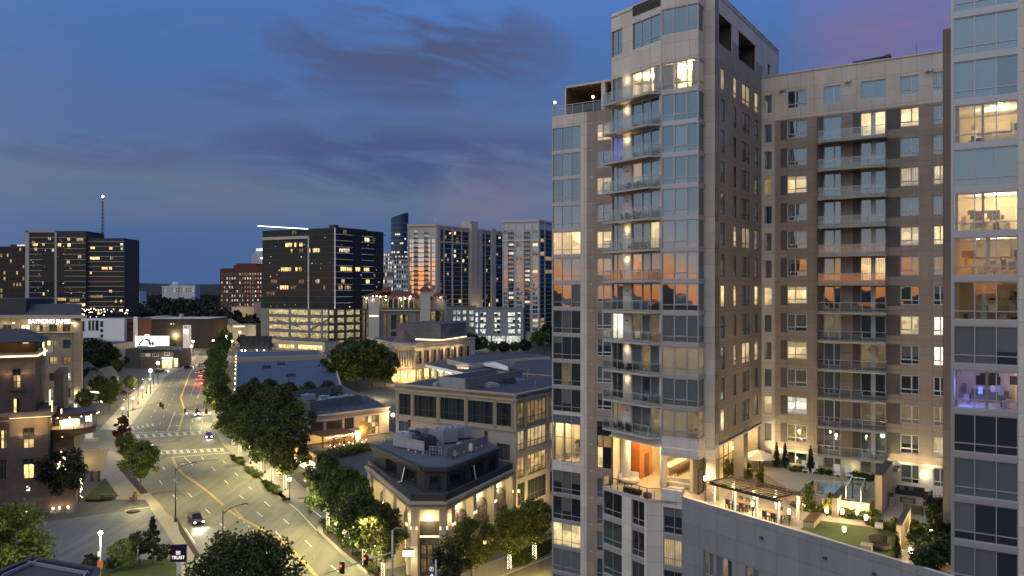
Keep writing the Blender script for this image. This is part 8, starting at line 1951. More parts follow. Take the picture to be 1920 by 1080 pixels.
# billboard building
B = Bld('corner_store', 'dark brick store with a lit shopfront under the bright billboard', 'store', PF(290, 395)); Y0 = 388; f = Fr(PF(236, Y0 + 4), (1, .02)); U = f.U
B.box(f, 0, U(326), 0, 22, 0, ZY(660, Y0), M['bfbrick'], 'wall', M['roofdark']); mb = MB(); mb.box((U(258), -1.2, ZY(657, Y0)), (U(328), 8, ZY(653, Y0))); mb.build('roof_canopy', mat('green_roof', (.10,.14,.13), .6, .15, .5), B.t, f.P(0), f.a); B.box(f, 0, U(262), -.6, 6, 0, ZY(655, Y0), M['roofdark'], 'side_wing')
for a, b, c, d, m in ((304,323,676,692,'p_shop'),(326,334,673,690,'p_shop'),(258,270,664,670,'p_off'),(272.5,282,664,670,'p_cool'),(286,297,664,670,'p_off'),(308,318,660.5,668,'p_off')): B.win(f, U(a), U(b), ZY(d, Y0), ZY(c, Y0), [M[m]], (.33,.67), (), .15, M['white'])
mb = MB(); mb.box((U(304), -.4, ZY(674, Y0)), (U(324), -.1, ZY(671.8, Y0))); mb.build('lit_fascia', M['g_sign'], B.t, f.P(0), f.a); lamp(f.P(U(315), -4, 4), 1500, (1,.86,.6), .4, B.t, name='shop_light'); B.done()
t = thing('billboard', 'bright white billboard with black silhouettes on the corner store roof', 'billboard', PF(285, 380)); Y0 = 380; f = Fr(PF(253, Y0), (1, .02)); U = f.U
mb = MB(); mb.box((0, 0, ZY(649, Y0)), (U(317.5), .5, ZY(629.5, Y0)), 0); mb.build('frame', M['black'], t, f.P(0), f.a)
mb = MB(); mb.box((.1, -.12, ZY(648.6, Y0)), (U(317.3), -.02, ZY(630, Y0))); mb.box((U(271.5), -.12, ZY(630, Y0)), (U(280), -.02, ZY(627, Y0))); mb.box((U(278), -.12, ZY(650, Y0)), (U(290.5), -.02, ZY(648.6, Y0))); mb.build('lit_face', M['g_board'], t, f.P(0), f.a)
mb = MB()
def blob(pts): mb.poly([(U(272 + (x-272)*1.3), -.18, ZY(639.5 + (y-639.5)*1.25, Y0)) for x, y in pts])
for p in (((260.5,632.5),(262.5,632.8),(263.5,636.5),(262,637)), ((259,641),(262,639.5),(262.5,640.5),(260,642)), ((262,645.5),(265,640.5),(269,637.5),(270.5,638.5),(267,641.5),(264.5,646)), ((270,637),(275,635.5),(280,638.5),(278,640),(274,638.5)), ((276,640),(279,639.5),(281.5,643),(280,647),(277.5,644)), ((281.5,640.5),(284,640),(285.5,644),(284,646.5),(281.5,645))): blob(p)
mb.build('silhouettes', M['black'], t, f.P(0), f.a)
p = MB()
for a in (258, 285, 312): p.bar((U(a), .25, ZY(660, Y0)), (U(a), .25, ZY(649, Y0)), .3, .3)
p.build('support', M['black'], t, f.P(0), f.a)
lamp(f.P(U(285), -6, ZY(640, Y0)), 1200, (1,1,1), 1.0, t, name='billboard_glow')
t = thing('billboard', 'dark back of a billboard standing behind the blue roofed store', 'billboard', PF(480, 420)); Y0 = 420; f = Fr(PF(449, Y0), (1, .03)); U = f.U
mb = MB(); mb.box((0, 0, ZY(654, Y0)), (U(509), .6, ZY(630, Y0)), 0)
for k in range(6): mb.box((U(452 + k*10.5), -.3, ZY(655, Y0)), (U(453 + k*10.5), 0, ZY(631, Y0)), 0)
mb.build('panel_back', M['charcoal'], t, f.P(0), f.a); mb = MB()
for a in (453, 480, 505): mb.bar((U(a), .3, 0), (U(a), .3, ZY(654, Y0)), .6, .6)
mb.build('support', M['charcoal'], t, f.P(0), f.a); mb = MB()
for a in (456, 462, 484, 497): mb.ball((U(a), -2.2, ZY(656.5, Y0)), .35, 6)
mb.build('flood_lamp', M['g_white'], t, f.P(0), f.a)
# small houses with white gables behind the dark tree
def house(px, Y, w, h, label):
 B = Bld('gabled_house', label, 'house', PF(px, Y)); f = Fr(PF(px, Y), (1, .1)); mb = MB(); mb.poly([(0,0,0),(w,0,0),(w,0,h),(w/2,0,h*1.75),(0,0,h)], 0); mb.box((.05,.05,0),(w-.05,12,h), 0); mb.build('wall', M['garagec'], B.t, f.P(0), f.a)
 mb = MB(); mb.poly([(-.4,-.4,h-.2),(w/2,-.4,h*1.8),(w/2,12,h*1.8),(-.4,12,h-.2)]); mb.poly([(w/2,-.4,h*1.8),(w+.4,-.4,h-.2),(w+.4,12,h-.2),(w/2,12,h*1.8)]); mb.build('roof', M['roofdark'], B.t, f.P(0), f.a); B.win(f, w*.35, w*.65, 1.2, 2.6, [M['p_dim']], (.5,), (), .1, M['white']); B.done()
house(152, 300, 6, 4.6, 'small white gabled house nearest the buff office'); house(170, 305, 6, 4.8, 'small white gabled house under the big dark tree'); house(120, 330, 9, 4.5, 'small white gabled house half hidden by the buff office')
# low foreground roof at the bottom left
B = Bld('flat_roof_building', 'dark flat-roofed building cut off by the bottom left corner', 'building', (-45, 66, 0)); zq = 14.0
pts = [G(62,1052,zq), G(183,1074,zq), (-33,58), (-46,52), (-56,62), G(-10,1082,zq)]
B.prism(pts, 0, zq, M['charcoal'], 'wall', M['roofdark']); mb = MB()
for a, b in zip([pts[5]] + pts[:2], pts[:2] + [pts[2]]):
 a = Vector((a[0], a[1], zq + .2)); b = Vector((b[0], b[1], zq + .2)); mb.bar(a, b, .5, .4, 0); d = (b - a).normalized(); n = Vector((d.y, -d.x, 0)) * .85; mb.bar(a + n, b + n, .14, .3, 1)
mb.build('parapet', [M['charcoal'], M['steel']], B.t); B.done()
# ------------------------------------------------------------------ street lamps, signals, signs, cars, trees
LAMPW = 1.0
def globe_lamp():
 t = thing('street_lamp', '', 'street lamp', (0,0,0), 'globe lamps on the pavements'); p = MB(); p.lathe([(.22,0),(.2,.5),(.09,.6),(.07,3.5),(.12,3.6)], (0,0,0), 10); p.build('pole', M['black'], t, local=True); p = MB(); p.ball((0,0,3.92), .30, 10); p.build('globe', M['g_white'], t, local=True); return t
gl0 = globe_lamp(); first = True
for px, py, e, lab in ((497,887,1,'globe lamp on the right pavement between the second and third lit trunks'),(543,938,1,'globe lamp at the pavement corner before the alley crossing'),(633,1003,.7,'globe lamp in the planting right of the alley mouth'),(661,1040,.7,'globe lamp at the kerb under the near street trees'),(706,1078,.7,'globe lamp beside the right-hand traffic signal mast'),
 (249,769,1.2,'globe lamp nearest the junction in the left pavement row'),(267,747,1.2,'second globe lamp from the junction on the left pavement'),(281.5,729.5,1.2,'third globe lamp from the junction on the left pavement'),(230,790,1.2,'globe lamp at the left corner of the crosswalk'),(220,838,1.2,'globe lamp behind the reddish tree at the side street'),(285,868,1.2,'globe lamp in front of the lit green tree at the crosswalk'),(470,870,.6,'globe lamp by the first lit trunk on the right pavement')):
 p = G(px, py, .13)
 if first: gl0.location = p; gl0['label'] = lab; first = False
 else: dup(gl0, p, None, lab)
 lamp(p + Vector((0, 0, 4.6)), 1300 * e, (1,.80,.38), .3, None, name='globe_light')
def tall_lamp(h, arm, mat_g, arm_z=None):
 t = thing('street_lamp', '', 'street lamp', (0,0,0), 'tall arm lamps along the avenue'); p = MB(); p.tube((0,0,0), (0,0,h), .13, .07, 8); p.lathe([(.22,0),(.2,.7)], (0,0,0), 8); p.build('pole', M['black'], t, local=True)
 p = MB(); az_ = h if arm_z is None else arm_z; p.path([(0,0,az_ - .5), (arm*.3,0,az_ + .1), (arm*.8,0,az_ + .55), (arm,0,az_ + .6)], .055, 6); p.build('arm', M['black'], t, local=True)
 p = MB(); p.box((arm - .1, -.16, az_ + .52), (arm + .7, .16, az_ + .68), 0); p.box((arm + .05, -.12, az_ + .49), (arm + .6, .12, az_ + .515), 1); p.build('lamp_head', [M['black'], mat_g], t, local=True); return t
cob = tall_lamp(9.2, 2.6, M['g_strip']); p0 = G(329, 978, .13); cob.location = p0; cob['label'] = 'tall arm lamp at the left kerb opposite the dark car'; cob.rotation_euler = (0,0,.35)
c2 = dup(cob, G(418, 1082, .13), .35, 'tall arm lamp rising over the bottom tree'); p1 = c2.location
for p in (p0, p1): lamp(p + Vector((3.2, 1.0, 9.6)), 4400, (1,.82,.27), .25, None, spot=150, name='arm_lamp_light', aim=(0, 0, -1))
tl_ = tall_lamp(8.6, -1.6, M['g_white'], 4.9); first = True
for k, (px, py, lab) in enumerate(((259,758,'dark arm lamp nearest the junction on the left pavement'),(274.4,738,'second dark arm lamp on the left pavement'),(288,721,'third dark arm lamp on the left pavement'),(240.4,782,'dark arm lamp beside the junction corner'))):
 p = G(px, py, .13)
 if first: tl_.location = p; tl_['label'] = lab; first = False
 else: dup(tl_, p, None, lab)
 lamp(p + Vector((-2.2, -.3, 4.6)), 2600, (1,.82,.38), .3, None, name='arm_lamp_light')
sm = thing('street_lamp', '', 'street lamp', (0,0,0), 'lit street lamps near the far junction'); p = MB(); p.tube((0,0,0), (0,0,8.6), .16, .09, 6); p.build('pole', M['black'], sm, local=True); p = MB(); p.ball((0,0,9), .62, 8); p.build('globe', M['g_white'], sm, local=True); first = True
for k, (px, py, lab) in enumerate(((282,695,'far street lamp just left of the corner store front'),(296,680.5,'far street lamp by the parked cars at the store'),(329,628,'far street lamp right of the billboard'),(345,634,'far street lamp below the clock tower'),(359,649.5,'far street lamp on the curve, lower of a pair'),(362,640,'far street lamp on the curve, upper of a pair'),(315,624,'far street lamp in front of the long brick building'),(393,607,'bright lamp high before the gabled hall'),(400,638.6,'far street lamp over the road end'),(405.6,647,'far street lamp at the tree row end'),(424,630,'far street lamp above the tree row'),(450,623,'far street lamp before the tan block'),(255,621,'far street lamp by the white low building'),(435,640,'far street lamp behind the tree row'))):
 Y = 31*F/(py - 540); p = Vector((XY(px, Y), Y, 0))
 if first: sm.location = p; sm['label'] = lab; first = False
 else: dup(sm, p, None, lab)
 lamp(p + Vector((0, -1.2, 8.6)), 5200, (1,.78,.40), .5, None, name='far_lamp_light')
# spotlights above the carriageway
for px, py, e in ((560,1000,1.0),(690,1095,1.0),(450,905,1.0),(395,850,1.0),(350,930,.8),(470,1050,1.0),(330,830,1.0),(400,790,.9),(372,745,.9),(330,760,.9),(352,715,.9),(300,1020,.35),(540,1090,1.0)):
 lamp(G(px, py, 0) + Vector((0, 0, 9.2)), 5200 * e, (1,.82,.33), .3, None, spot=150, name='avenue_light', aim=(0, 0, -1))
# traffic signals
def signal_head(parent, loc, rot, red=True):
 p = MB(); p.box((-.2,-.14,-.55),(.2,.14,.55),0); p.box((-.34,.14,-.72),(.34,.16,.72),0)
 for k, z in enumerate((.34,0,-.34)): p.tube((0,-.15,z),(0,-.17,z),.12,.12,10, 1 if (k == 0 and red) else 0); p.bar((0,-.24,z+.14),(0,-.14,z+.14),.26,.02,0)
 return p.build('signal_head', [M['sigy'], M['g_red']], parent, loc, rot)
M['sigy'] = mat('signal_housing', (.10,.035,.025), .5, .1, 3)
t = thing('traffic_signal', 'long mast-arm traffic signal with two red heads by the corner building', 'traffic signal', (-15.4,101.4,.13)); mb = MB(); mb.tube((-15.4,101.4,0), (-15.4,101.4,8.8), .16, .10, 10); mb.build('mast', M['steel'], t)
mb = MB(); mb.tube((-15.4,101.4,6.0), (-22.2,93.0,6.25), .11, .05, 8); mb.build('mast_arm', M['steel'], t)
rot = math.atan2(-20.4+0, 1) ; sr = -.35
for q in (.42, .76): p = Vector((-15.4,101.4,6.0)).lerp(Vector((-22.2,93.0,6.25)), q); signal_head(t, p, sr)
mb = MB(); mb.path([(-15.4,101.4,8.7), (-14.9,101.2,9.2), (-13.9,100.6,9.3)], .05, 6); mb.build('lamp_arm', M['steel'], t); mb = MB(); mb.box((-15.55,101.2,2.2), (-15.2,101.5,3.0)); mb.box((-16.1,101.2,2.4), (-15.7,101.5,2.9)); mb.build('pedestrian_signal', M['black'], t)
t = thing('traffic_signal', 'pale mast-arm traffic signal spanning the avenue beyond the crosswalk', 'traffic signal', G(411, 822)); p = G(411, 822); Y = p.y; z6 = 6.2; Ya = (CH - z6)*F/(770.5 - 540)
b0 = Vector((XY(411, Ya), Ya, 0)); mb = MB(); mb.tube(b0, b0 + Vector((0,0,6.9)), .2, .13, 8); mb.build('mast', M['whitestone'], t); e0 = Vector((XY(346, Ya), Ya, z6)); mb = MB(); mb.tube(b0 + Vector((0,0,z6)), e0, .13, .07, 8); mb.build('mast_arm', M['whitestone'], t)
t.location = b0
for o_ in t.children: o_.location -= b0 - Vector(p)
for q in (.08, .36, .62, .96): signal_head(t, (b0 + Vector((0,0,z6))).lerp(e0, q) + Vector((0,-.25,0)), math.pi if q > .3 else 0, False)
mb = MB()
for q in (.62, .96, .3): pp = (b0 + Vector((0,0,z6))).lerp(e0, q); mb.ball(pp + Vector((.3,-.3,-.6)), .17, 6)
mb.build('signal_glow', M['g_white'], t)
t = thing('traffic_signal', 'short mast-arm signal reaching in from the left at the crosswalk', 'traffic signal', G(236, 812)); a = G(236, 812); mb = MB(); mb.tube(a, a + Vector((0,0,6.4)), .16, .12, 8); mb.build('mast', M['steel'], t); e1 = Vector((XY(301, 232), 232, 6.1)); mb = MB(); mb.tube(a + Vector((0,0,5.9)), e1, .12, .05, 8); mb.build('mast_arm', M['steel'], t); signal_head(t, e1 + Vector((0,-.2,-.4)), 0, False); signal_head(t, e1 + Vector((.9,-.3,-1.0)), .8, False)
# signs
t = thing('bank_sign', 'dark plum roadside sign with white lettering on a pale post', 'sign', (XY(334, 95), 95, 0)); Y0 = 95; f = Fr(PF(319.5, Y0), (1, .06)); U = f.U
mb = MB(); w = U(349); z0, z1 = ZY(1054, Y0), ZY(1022.5, Y0); mb.box((0,0,z0),(w,.35,z1)); mb.build('panel', mat('plum_panel', (.030,.014,.045), .4, .1, 1), t, f.P(0), f.a); mb = MB(); mb.box((w*.38,.08,0),(w*.62,.27,z0)); mb.build('post', M['white'], t, f.P(0), f.a)
o = text_obj('TRUIST', .56, M['g_sign2'] if 'g_sign2' in M else glow('sign_letters_soft', (1,.95,.9), 1.1), t, f.P(w*.09, -.04, z0 + .36), f.a, ext=.02); o.scale.x = w*.82 / max(v.co.x for v in o.data.vertices)
mb = MB(); cx = w/2; zc = z0 + 1.12
for a, b in (((cx-.24,zc-.2),(cx+.24,zc-.15)),((cx-.24,zc+.15),(cx+.24,zc+.2)),((cx-.24,zc-.2),(cx-.19,zc+.2)),((cx+.19,zc-.2),(cx+.24,zc+.2)),((cx-.12,zc+.04),(cx-.02,zc+.08)),((cx+.02,zc+.04),(cx+.12,zc+.08)),((cx-.09,zc-.10),(cx-.05,zc+.04)),((cx+.05,zc-.10),(cx+.09,zc+.04)),((cx-.02,zc-.03),(cx+.02,zc+.0))): mb.box((a[0],-.05,a[1]),(b[0],-.01,b[1]))
mb.build('emblem', glow('sign_letters_soft', (1,.95,.9), 1.1), t, f.P(0), f.a)
t = thing('parking_sign', 'grey parking sign with a circled letter and an arrow at the corner building', 'sign', (XY(809, 99), 99, 0)); Y0 = 99; f = Fr(PF(803.5, Y0), (1, -.25)); U = f.U; z1 = ZY(1060, Y0); mb = MB(); mb.box((0,0,z1-2.1),(U(815),.12,z1)); mb.build('panel', mat('sign_grey', (.10,.10,.105), .5, .1, 1), t, f.P(0), f.a); mb = MB(); mb.tube((U(817),.1,0),(U(817),.1,ZY(1049,Y0)),.13,.11,8); mb.build('post', M['steel'], t, f.P(0), f.a)
w = U(815); cw = glow('sign_white', (1,1,1), .8); mb = MB(); n = 20
for k in range(n): a, b = 2*math.pi*k/n, 2*math.pi*(k+1)/n; mb.bar((w/2 + .26*math.cos(a),-.02,z1-.42+.26*math.sin(a)), (w/2 + .26*math.cos(b),-.02,z1-.42+.26*math.sin(b)), .03, .05)
mb.bar((w/2-.2,-.02,z1-1.25),(w/2+.2,-.02,z1-1.25),.03,.1); mb.bar((w/2+.2,-.02,z1-1.25),(w/2,-.02,z1-1.02),.03,.1); mb.bar((w/2+.2,-.02,z1-1.25),(w/2,-.02,z1-1.48),.03,.1); mb.build('arrow_mark', cw, t, f.P(0), f.a); text_obj('P', .44, cw, t, f.P(w/2 - .13, -.03, z1 - .57), f.a, 'letter', .015)
t = thing('lot_lamp', 'bright parking-lot lamp post with sign plates beside the lit bush', 'lamp', (XY(188.5, 107), 107, 0)); Y0 = 107; c = PF(188.5, Y0); zt = ZY(1003, Y0); mb = MB(); mb.tube(c, c + Vector((0,0,zt)), .09, .07, 8); mb.build('pole', M['white'], t); mb = MB(); mb.ball((0,0,0), .27, 10); mb.build('lamp_head', glow('lot_bulb', (1,.95,.82), 60), t, c + Vector((0,0,zt + .25))); mb = MB(); mb.box((c.x-.35,c.y-.12,ZY(1043,Y0)),(c.x+.1,c.y-.06,ZY(1034,Y0))); mb.build('sign_plate', M['white'], t); mb = MB(); mb.box((c.x-.36,c.y-.12,ZY(1065,Y0)),(c.x+.36,c.y-.06,ZY(1051,Y0))); mb.build('sign_plate', mat('orange_plate', (.55,.16,.05), .5, .05), t)
lamp(c + Vector((.3,-.6,zt + .5)), 1500, (1,.93,.78), .3, t, name='lot_light')
t = thing('pylon_sign', 'white lit pylon sign at the side street by the restaurant entrance', 'sign', G(166, 828)); a = G(166, 828); Y0 = a.y; mb = MB(); mb.box((XY(160,Y0),Y0,.8),(XY(171.5,Y0),Y0+.8,ZY(780,Y0)),0); mb.box((XY(158,Y0),Y0-.4,0),(XY(181,Y0),Y0+1.2,.8),1); mb.build('panel', [M['white'], M['stone']], t); mb = MB(); mb.box((XY(161,Y0),Y0-.1,ZY(789,Y0)),(XY(170.5,Y0),Y0-.02,ZY(781,Y0))); mb.build('lit_top', M['g_sign'], t)
mb = MB()
for k in range(5): mb.box((XY(164.5,Y0),Y0-.08,ZY(801 - k*2.3,Y0)),(XY(169,Y0),Y0-.02,ZY(800 - k*2.3,Y0)+.1))
mb.build('lettering', M['charcoal'], t); lamp(a + Vector((0,-1.5,6)), 260, (1,.9,.7), .3, t, name='sign_light')
t = thing('park_bench', 'dark bench block on the lawn by the left pavement', 'bench', G(203, 935)); a = G(203, 935); mb = MB(); mb.box((a.x-1.3,a.y-.4,.55),(a.x+1.3,a.y+.4,.75)); mb.build('seat', M['charcoal'], t); mb = MB(); mb.box((a.x-1.2,a.y-.35,.1),(a.x-1.0,a.y+.35,.55)); mb.build('leg', M['charcoal'], t); mb = MB(); mb.box((a.x+1.0,a.y-.35,.1),(a.x+1.2,a.y+.35,.55)); mb.build('leg', M['charcoal'], t)
a = G(250, 961); mb = MB(); mb.lathe([(1.15,.14),(1.1,.3),(.7,.42)], (0,0,0), 14); tag(mb.build('planter_bed', M['mulch'], None, (a.x, a.y, 0)), 'dark round planting mound in the parking lot', 'planter')
mb = MB(); a = G(581, 962); mb.lathe([(.32,0),(.34,1.0),(.28,1.1)], (0,0,0), 12); tag(mb.build('litter_bin', M['bronze'], None, (a.x, a.y, .01)), 'dark litter bin standing in the alley mouth before the stripes', 'bin')
# cars
def car_meshes(key, bodym, suv=False):
 L_, W_, h1, h2 = (4.7,1.85,.95,1.75) if suv else (4.6,1.8,.82,1.42)
 prof = [(-L_/2,.38),(-L_/2,h1-.12),(-L_/2+.15,h1),(-L_*.2,h1+.02) ,(L_*.34,h1),(L_/2-.1,h1-.2),(L_/2,.45),(L_/2-.1,.32),(-L_/2+.1,.32)]
 prof = [(-L_/2,.42),(-L_/2+.02,h1-.06),(-L_/2+.18,h1+.02),(L_*.20,h1),(L_*.40,h1-.10),(L_/2-.04,h1-.24),(L_/2,.50),(L_/2-.12,.30),(-L_/2+.12,.30)]
 def extr(pf, w0, w1, m=0):
  mb = MB(); n = len(pf); A = [(x, -w0/2 if z < h1*.9 else -w1/2, z) for x, z in pf]; Bp = [(x, -y, z) for x, y, z in A]
  mb.poly(A[::1], m); mb.poly(Bp[::-1], m)
  for k in range(n): k2 = (k+1) % n; mb.poly([A[k2], A[k], Bp[k], Bp[k2]], m, False)
  return mb
 body = extr(prof, W_, W_*.94); cab = [(-L_*.42 if suv else -L_*.34,h1),( -L_*.36 if suv else -L_*.22,h2-.03),(-L_*.1,h2),(L_*.08,h2-.06),(L_*.24,h1-.01)]
 cb = MB(); n = len(cab); wa, wb = W_*.93, W_*.72
 A = [(x, -(wa if z < h1 + .1 else wb)/2, z) for x, z in cab]; Bp = [(x, -y, z) for x, y, z in A]
 cb.poly(A, 1); cb.poly(Bp[::-1], 1)
 for k in range(n-1): cb.poly([A[k+1], A[k], Bp[k], Bp[k+1]], 0 if k in (1, 2) else 1)
 wh = MB(); wh.tube((0,-.11,0),(0,.11,0),.34,.34,14,0); wh.tube((0,-.125,0),(0,.125,0),.2,.2,10,1)
 return dict(body=body.mesh('body',[bodym]), cabin=cb.mesh('cabin',[bodym, M['carglass']]), wheel=wh.mesh('wheel',[M['black'], M['steel']]), L=L_, W=W_, h=h1)
M['carglass'] = pane('car_glass', (.012,.012,.014), .03, tint=(.35,.37,.4))
def paintm(name, c):
 m = mat(name, c, .42, .05, 1, spec=.25); return m
CARS = {'black': car_meshes('black', paintm('black_car_paint', (.016,.013,.012)), True), 'red': car_meshes('red', paintm('maroon_car_paint', (.10,.015,.012))), 'white': car_meshes('white', paintm('white_car_paint', (.62,.62,.60))), 'grey': car_meshes('grey', paintm('grey_car_paint', (.13,.135,.14)), True), 'silver': car_meshes('silver', paintm('silver_car_paint', (.34,.35,.36)))}
def car(kind, loc, heading, label, heads=True, tails=True, beam=0, group='cars on the avenue', s=1.0):
 c = CARS[kind]; d = az(heading); rot = math.atan2(d.y, d.x); t = thing('car', label, 'car', loc, group, rot); t.scale = (s, s, s)
 put('body', c['body'], t, (0,0,0), 0, True); put('cabin', c['cabin'], t, (0,0,0), 0, True)
 for x in (-c['L']*.30, c['L']*.30):
  for y in (-c['W']*.46, c['W']*.46): put('wheel', c['wheel'], t, (x, y, .34), 0, True)
 for y in (-c['W']*.36, c['W']*.36):
  if heads: p = MB(); p.ball((c['L']/2 - .03, y, c['h'] - .30), .15, 8, 0); p.build('headlight', M['g_head'], t, local=True)
  if tails: p = MB(); p.box((-c['L']/2 - .04, y - .22, c['h'] - .28), (-c['L']/2 + .04, y + .22, c['h'] - .08)); p.build('tail_light', M['g_red'], t, local=True)
 if beam:
  for y in (-.5, .5): o = lamp((c['L']/2 + .15, y, .62), beam, (1,.93,.8), .08, t, True, spot=70, name='headlight_beam', aim=(1, 0, -.16))
 return t
def toward(px, py, dx, dy):
 a, b = G(px, py), G(px + dx, py + dy); return math.degrees(math.atan2((b - a).x, (b - a).y))
car('black', G(367, 980, .012), toward(367, 978, 20, 21), 'dark SUV with headlights on in the near left lanes', beam=900)
car('red', G(391.5, 820, .012), toward(391, 820, 3.0, 21), 'dark red car with lit headlights just past the crosswalk', beam=250)
car('black', G(371, 779, .012), toward(371, 779, -1, 16), 'dark car with bright headlights under the far signal arm', beam=250)
q = [(372,713,'silver'),(376,706,'white'),(377,699,'grey'),(370,700,'silver'),(385,697,'grey'),(384,706,'red'),(383,714,'grey'),(381,722,'silver'),(387,690,'white')]
for k, (px, py, kind) in enumerate(q): car(kind, G(px, py, .012), -19, ['stopped car nearest the camera in the left queue lane', 'white stopped car second in the queue', 'grey stopped car with red tail lights mid-queue', 'silver stopped car in the left lane of the queue', 'grey stopped car in the right lane of the queue', 'maroon stopped car by the tree row in the queue', 'grey stopped car hard by the tree row', 'last silver car joining the red queue', 'white car at the head of the queue'][k], heads=False, group='cars queueing with red tail lights')
for px, py in ((375,712),(380,716),(384,702)): lamp(G(px, py, 1.2) + Vector((.6,-2.5,0)), 1300, (1,.08,.03), .3, None, name='tail_light_glow')
car('black', G(353, 692, .012), 60, 'dark car crossing the far junction', tails=True); car('white', G(379, 687, .012), 62, 'white pick-up sized car crossing the far junction', s=1.15); car('grey', G(393, 691, .012), 62, 'grey car entering the far junction')
car('black', G(297, 699, .14), 75, 'parked black car nearest the corner store', False, False, group='parked cars'); car('silver', G(306, 698.5, .14), 75, 'parked silver car beside the corner store front', True, False, group='parked cars'); car('grey', G(226, 727, .14), 60, 'parked grey car in the left yard behind the pavement', False, False, group='parked cars'); car('black', G(231, 740, .14), 60, 'parked black car in the left yard nearest the junction', False, False, group='parked cars'); car('silver', G(176, 757, .14), 60, 'parked car under the string lights beside the buff office', True, False, group='parked cars')
car('red', G(396, 668, .012), -40, 'red vehicle far up the road at the bend', False, True, s=1.6)
# festoon beside the buff office
mb = MB(); r = random.Random(12)
for k in range(14): mb.ball(G(156 + k*2.3, 757, 0) * 0 + Vector((XY(156 + k*2.3, 270), 270, ZY(737 - 2*math.sin(k*.2) , 270))), .28, 6)
tag(mb.build('festoon_lights', M['g_string']), 'double string of white festoon bulbs beside the buff office', 'string lights')
# trees -------------------------------------------------------------
def wrap(t_, h0, h1, rr, n, seed, parent):
 r = random.Random(seed); mb = MB()
 for k in range(n): a = k*2.4; z = h0 + (h1-h0)*k/n; mb.box((rr*math.cos(a)-.028, rr*math.sin(a)-.028, z-.028), (rr*math.cos(a)+.028, rr*math.sin(a)+.028, z+.028))
 return mb.mesh('trunk_lights', [M['g_trunk']])
M['g_trunk'] = glow('trunk_bulbs', (1.0,.86,.58), 4)
wm = wrap(None, .2, 3.6, .30, 110, 1, None)
rowR = [(471,868,'oak',1.0),(487,886,'oak2',1.05),(509.5,903,'oak',1.05),(534,918,'oak2',1.08),(450,851,'oak2',1.0),(437,836,'oak',.95),(615,992,'oak',.92),(645.5,1017,'oak2',1.0),(683,1062,'oak2',.92),(718,1082,'oak2',.85)]
nm = ['first lit-trunk street tree right of the crosswalk row', 'street tree with a lit trunk by the first globe lamp', 'street tree with a lit trunk in the middle of the right row', 'tallest lit-trunk street tree beside the orange awning', 'street tree behind the crosswalk end on the right', 'street tree at the right end of the near crosswalk', 'street tree with a lit trunk just past the alley', 'street tree with a lit trunk over the near kerb planting', 'street tree with a lit trunk before the corner building', 'nearest street tree on the right, by the signal mast']
for (px, py, k, s), lab in zip(rowR, nm):
 p = G(px, py, .13); t = tree(k, p, lab, 'street trees on the right pavement', s * .92)
 put('trunk_lights', wm, t, (0,0,0), 0, True)['kind'] = 'stuff'; lamp(p + Vector((.9,-1.1,1.6)), 260, (1,.80,.40), .2, None, name='trunk_glow'); lamp(p + Vector((-.9,-1.6,3.6)), 700, (1,.90,.38), .2, None, name='crown_glow')
for k, (px, py, s) in enumerate(((412,790,.9),(409,768,.9),(406,749,.92),(405,733,.95),(405,719,.95),(406,706,1.0),(408,694,1.0),(411,683,1.0),(416,673,1.05),(422,664,1.05))):
 t = tree('oak' if k % 2 else 'oak2', G(px, py, .13), ['nearest tree', 'second tree', 'third tree', 'fourth tree', 'fifth tree', 'sixth tree', 'seventh tree', 'eighth tree', 'ninth tree', 'farthest tree'][k] + ' of the dense column beside the blue roofed store', 'dense tree column along the avenue', s)
 if k < 2: lamp(G(px, py, .13) + Vector((-2.5,-4.5,4)), 3500, (1,.9,.42), .3, None, name='tree_light')
mid = [(640,735,'far',1.15),(668,728,'far',1.3),(698,728,'far',1.25),(722,726,'far',1.05),(655,718,'far',1.3),(690,712,'far',1.25),(712,712,'far',1.1),(470,787,'oak2',.85),(503,785,'oak2',.95),(545,783,'oak2',.85),(580,781,'oak2',.85),(612,778,'oak2',.85),(462,808,'oak2',1.0),(478,800,'oak',.95),(505,815,'oak2',1.0),(530,835,'oak',1.05),(552,855,'oak2',1.0)]
nm = ['big tree at the left of the clump before the rotunda','big tree in the middle of the clump before the rotunda','big tree right of centre in the rotunda clump','big tree touching the rotunda','rear left tree of the rotunda clump','rear tree of the rotunda clump','rear right tree of the rotunda clump','round tree at the near corner of the blue roof','round tree in front of the blue roof','small tree before the blue roof, centre','small tree behind the restaurant roof','small tree at the right end of the blue roof','dark tree behind the kerb row at the blue store','dark tree beside the restaurant roof corner','dark tree along the restaurant street wall','dark tree at the restaurant patio corner','dark tree beside the orange awning back']
for (px, py, k, s), lab in zip(mid, nm): tree(k, G(px, py, .13), lab, 'trees among the mid-ground buildings', s)
for px, py, e in ((650,728,2600),(690,730,2600),(625,728,2200),(660,745,1500),(715,733,1800),(560,785,900),(480,845,700),(520,852,700)): lamp(G(px, py, 3.0) + Vector((0,-3,0)), e, (1,.88,.38), .4, None, name='tree_uplight')
far = [(785,700,.8),(800,690,.75),(815,685,.8),(832,678,.8),(850,672,.85),(868,668,.85),(885,664,.9),(905,660,.7),(790,712,.6),(925,664,.55),(945,664,.55),(965,664,.55),(985,662,.6),(1010,656,.9),(1028,650,1.1)]
for k, (px, py, s) in enumerate(far): tree('far' if k % 2 else 'fard', G(px, py), 'tree along the lane behind the low shops, ' + ['nearest the rotunda','second from the rotunda','third from the rotunda','fourth from the rotunda','fifth from the rotunda','before the garage end','at the garage corner','left of the garage entrance','low by the rotunda foot','small before the garage entrance','small at mid-garage','small at the right garage entrance','before the garage side','at the white tower foot','beside the corner tower edge'][k], 'trees along the back lane', s)
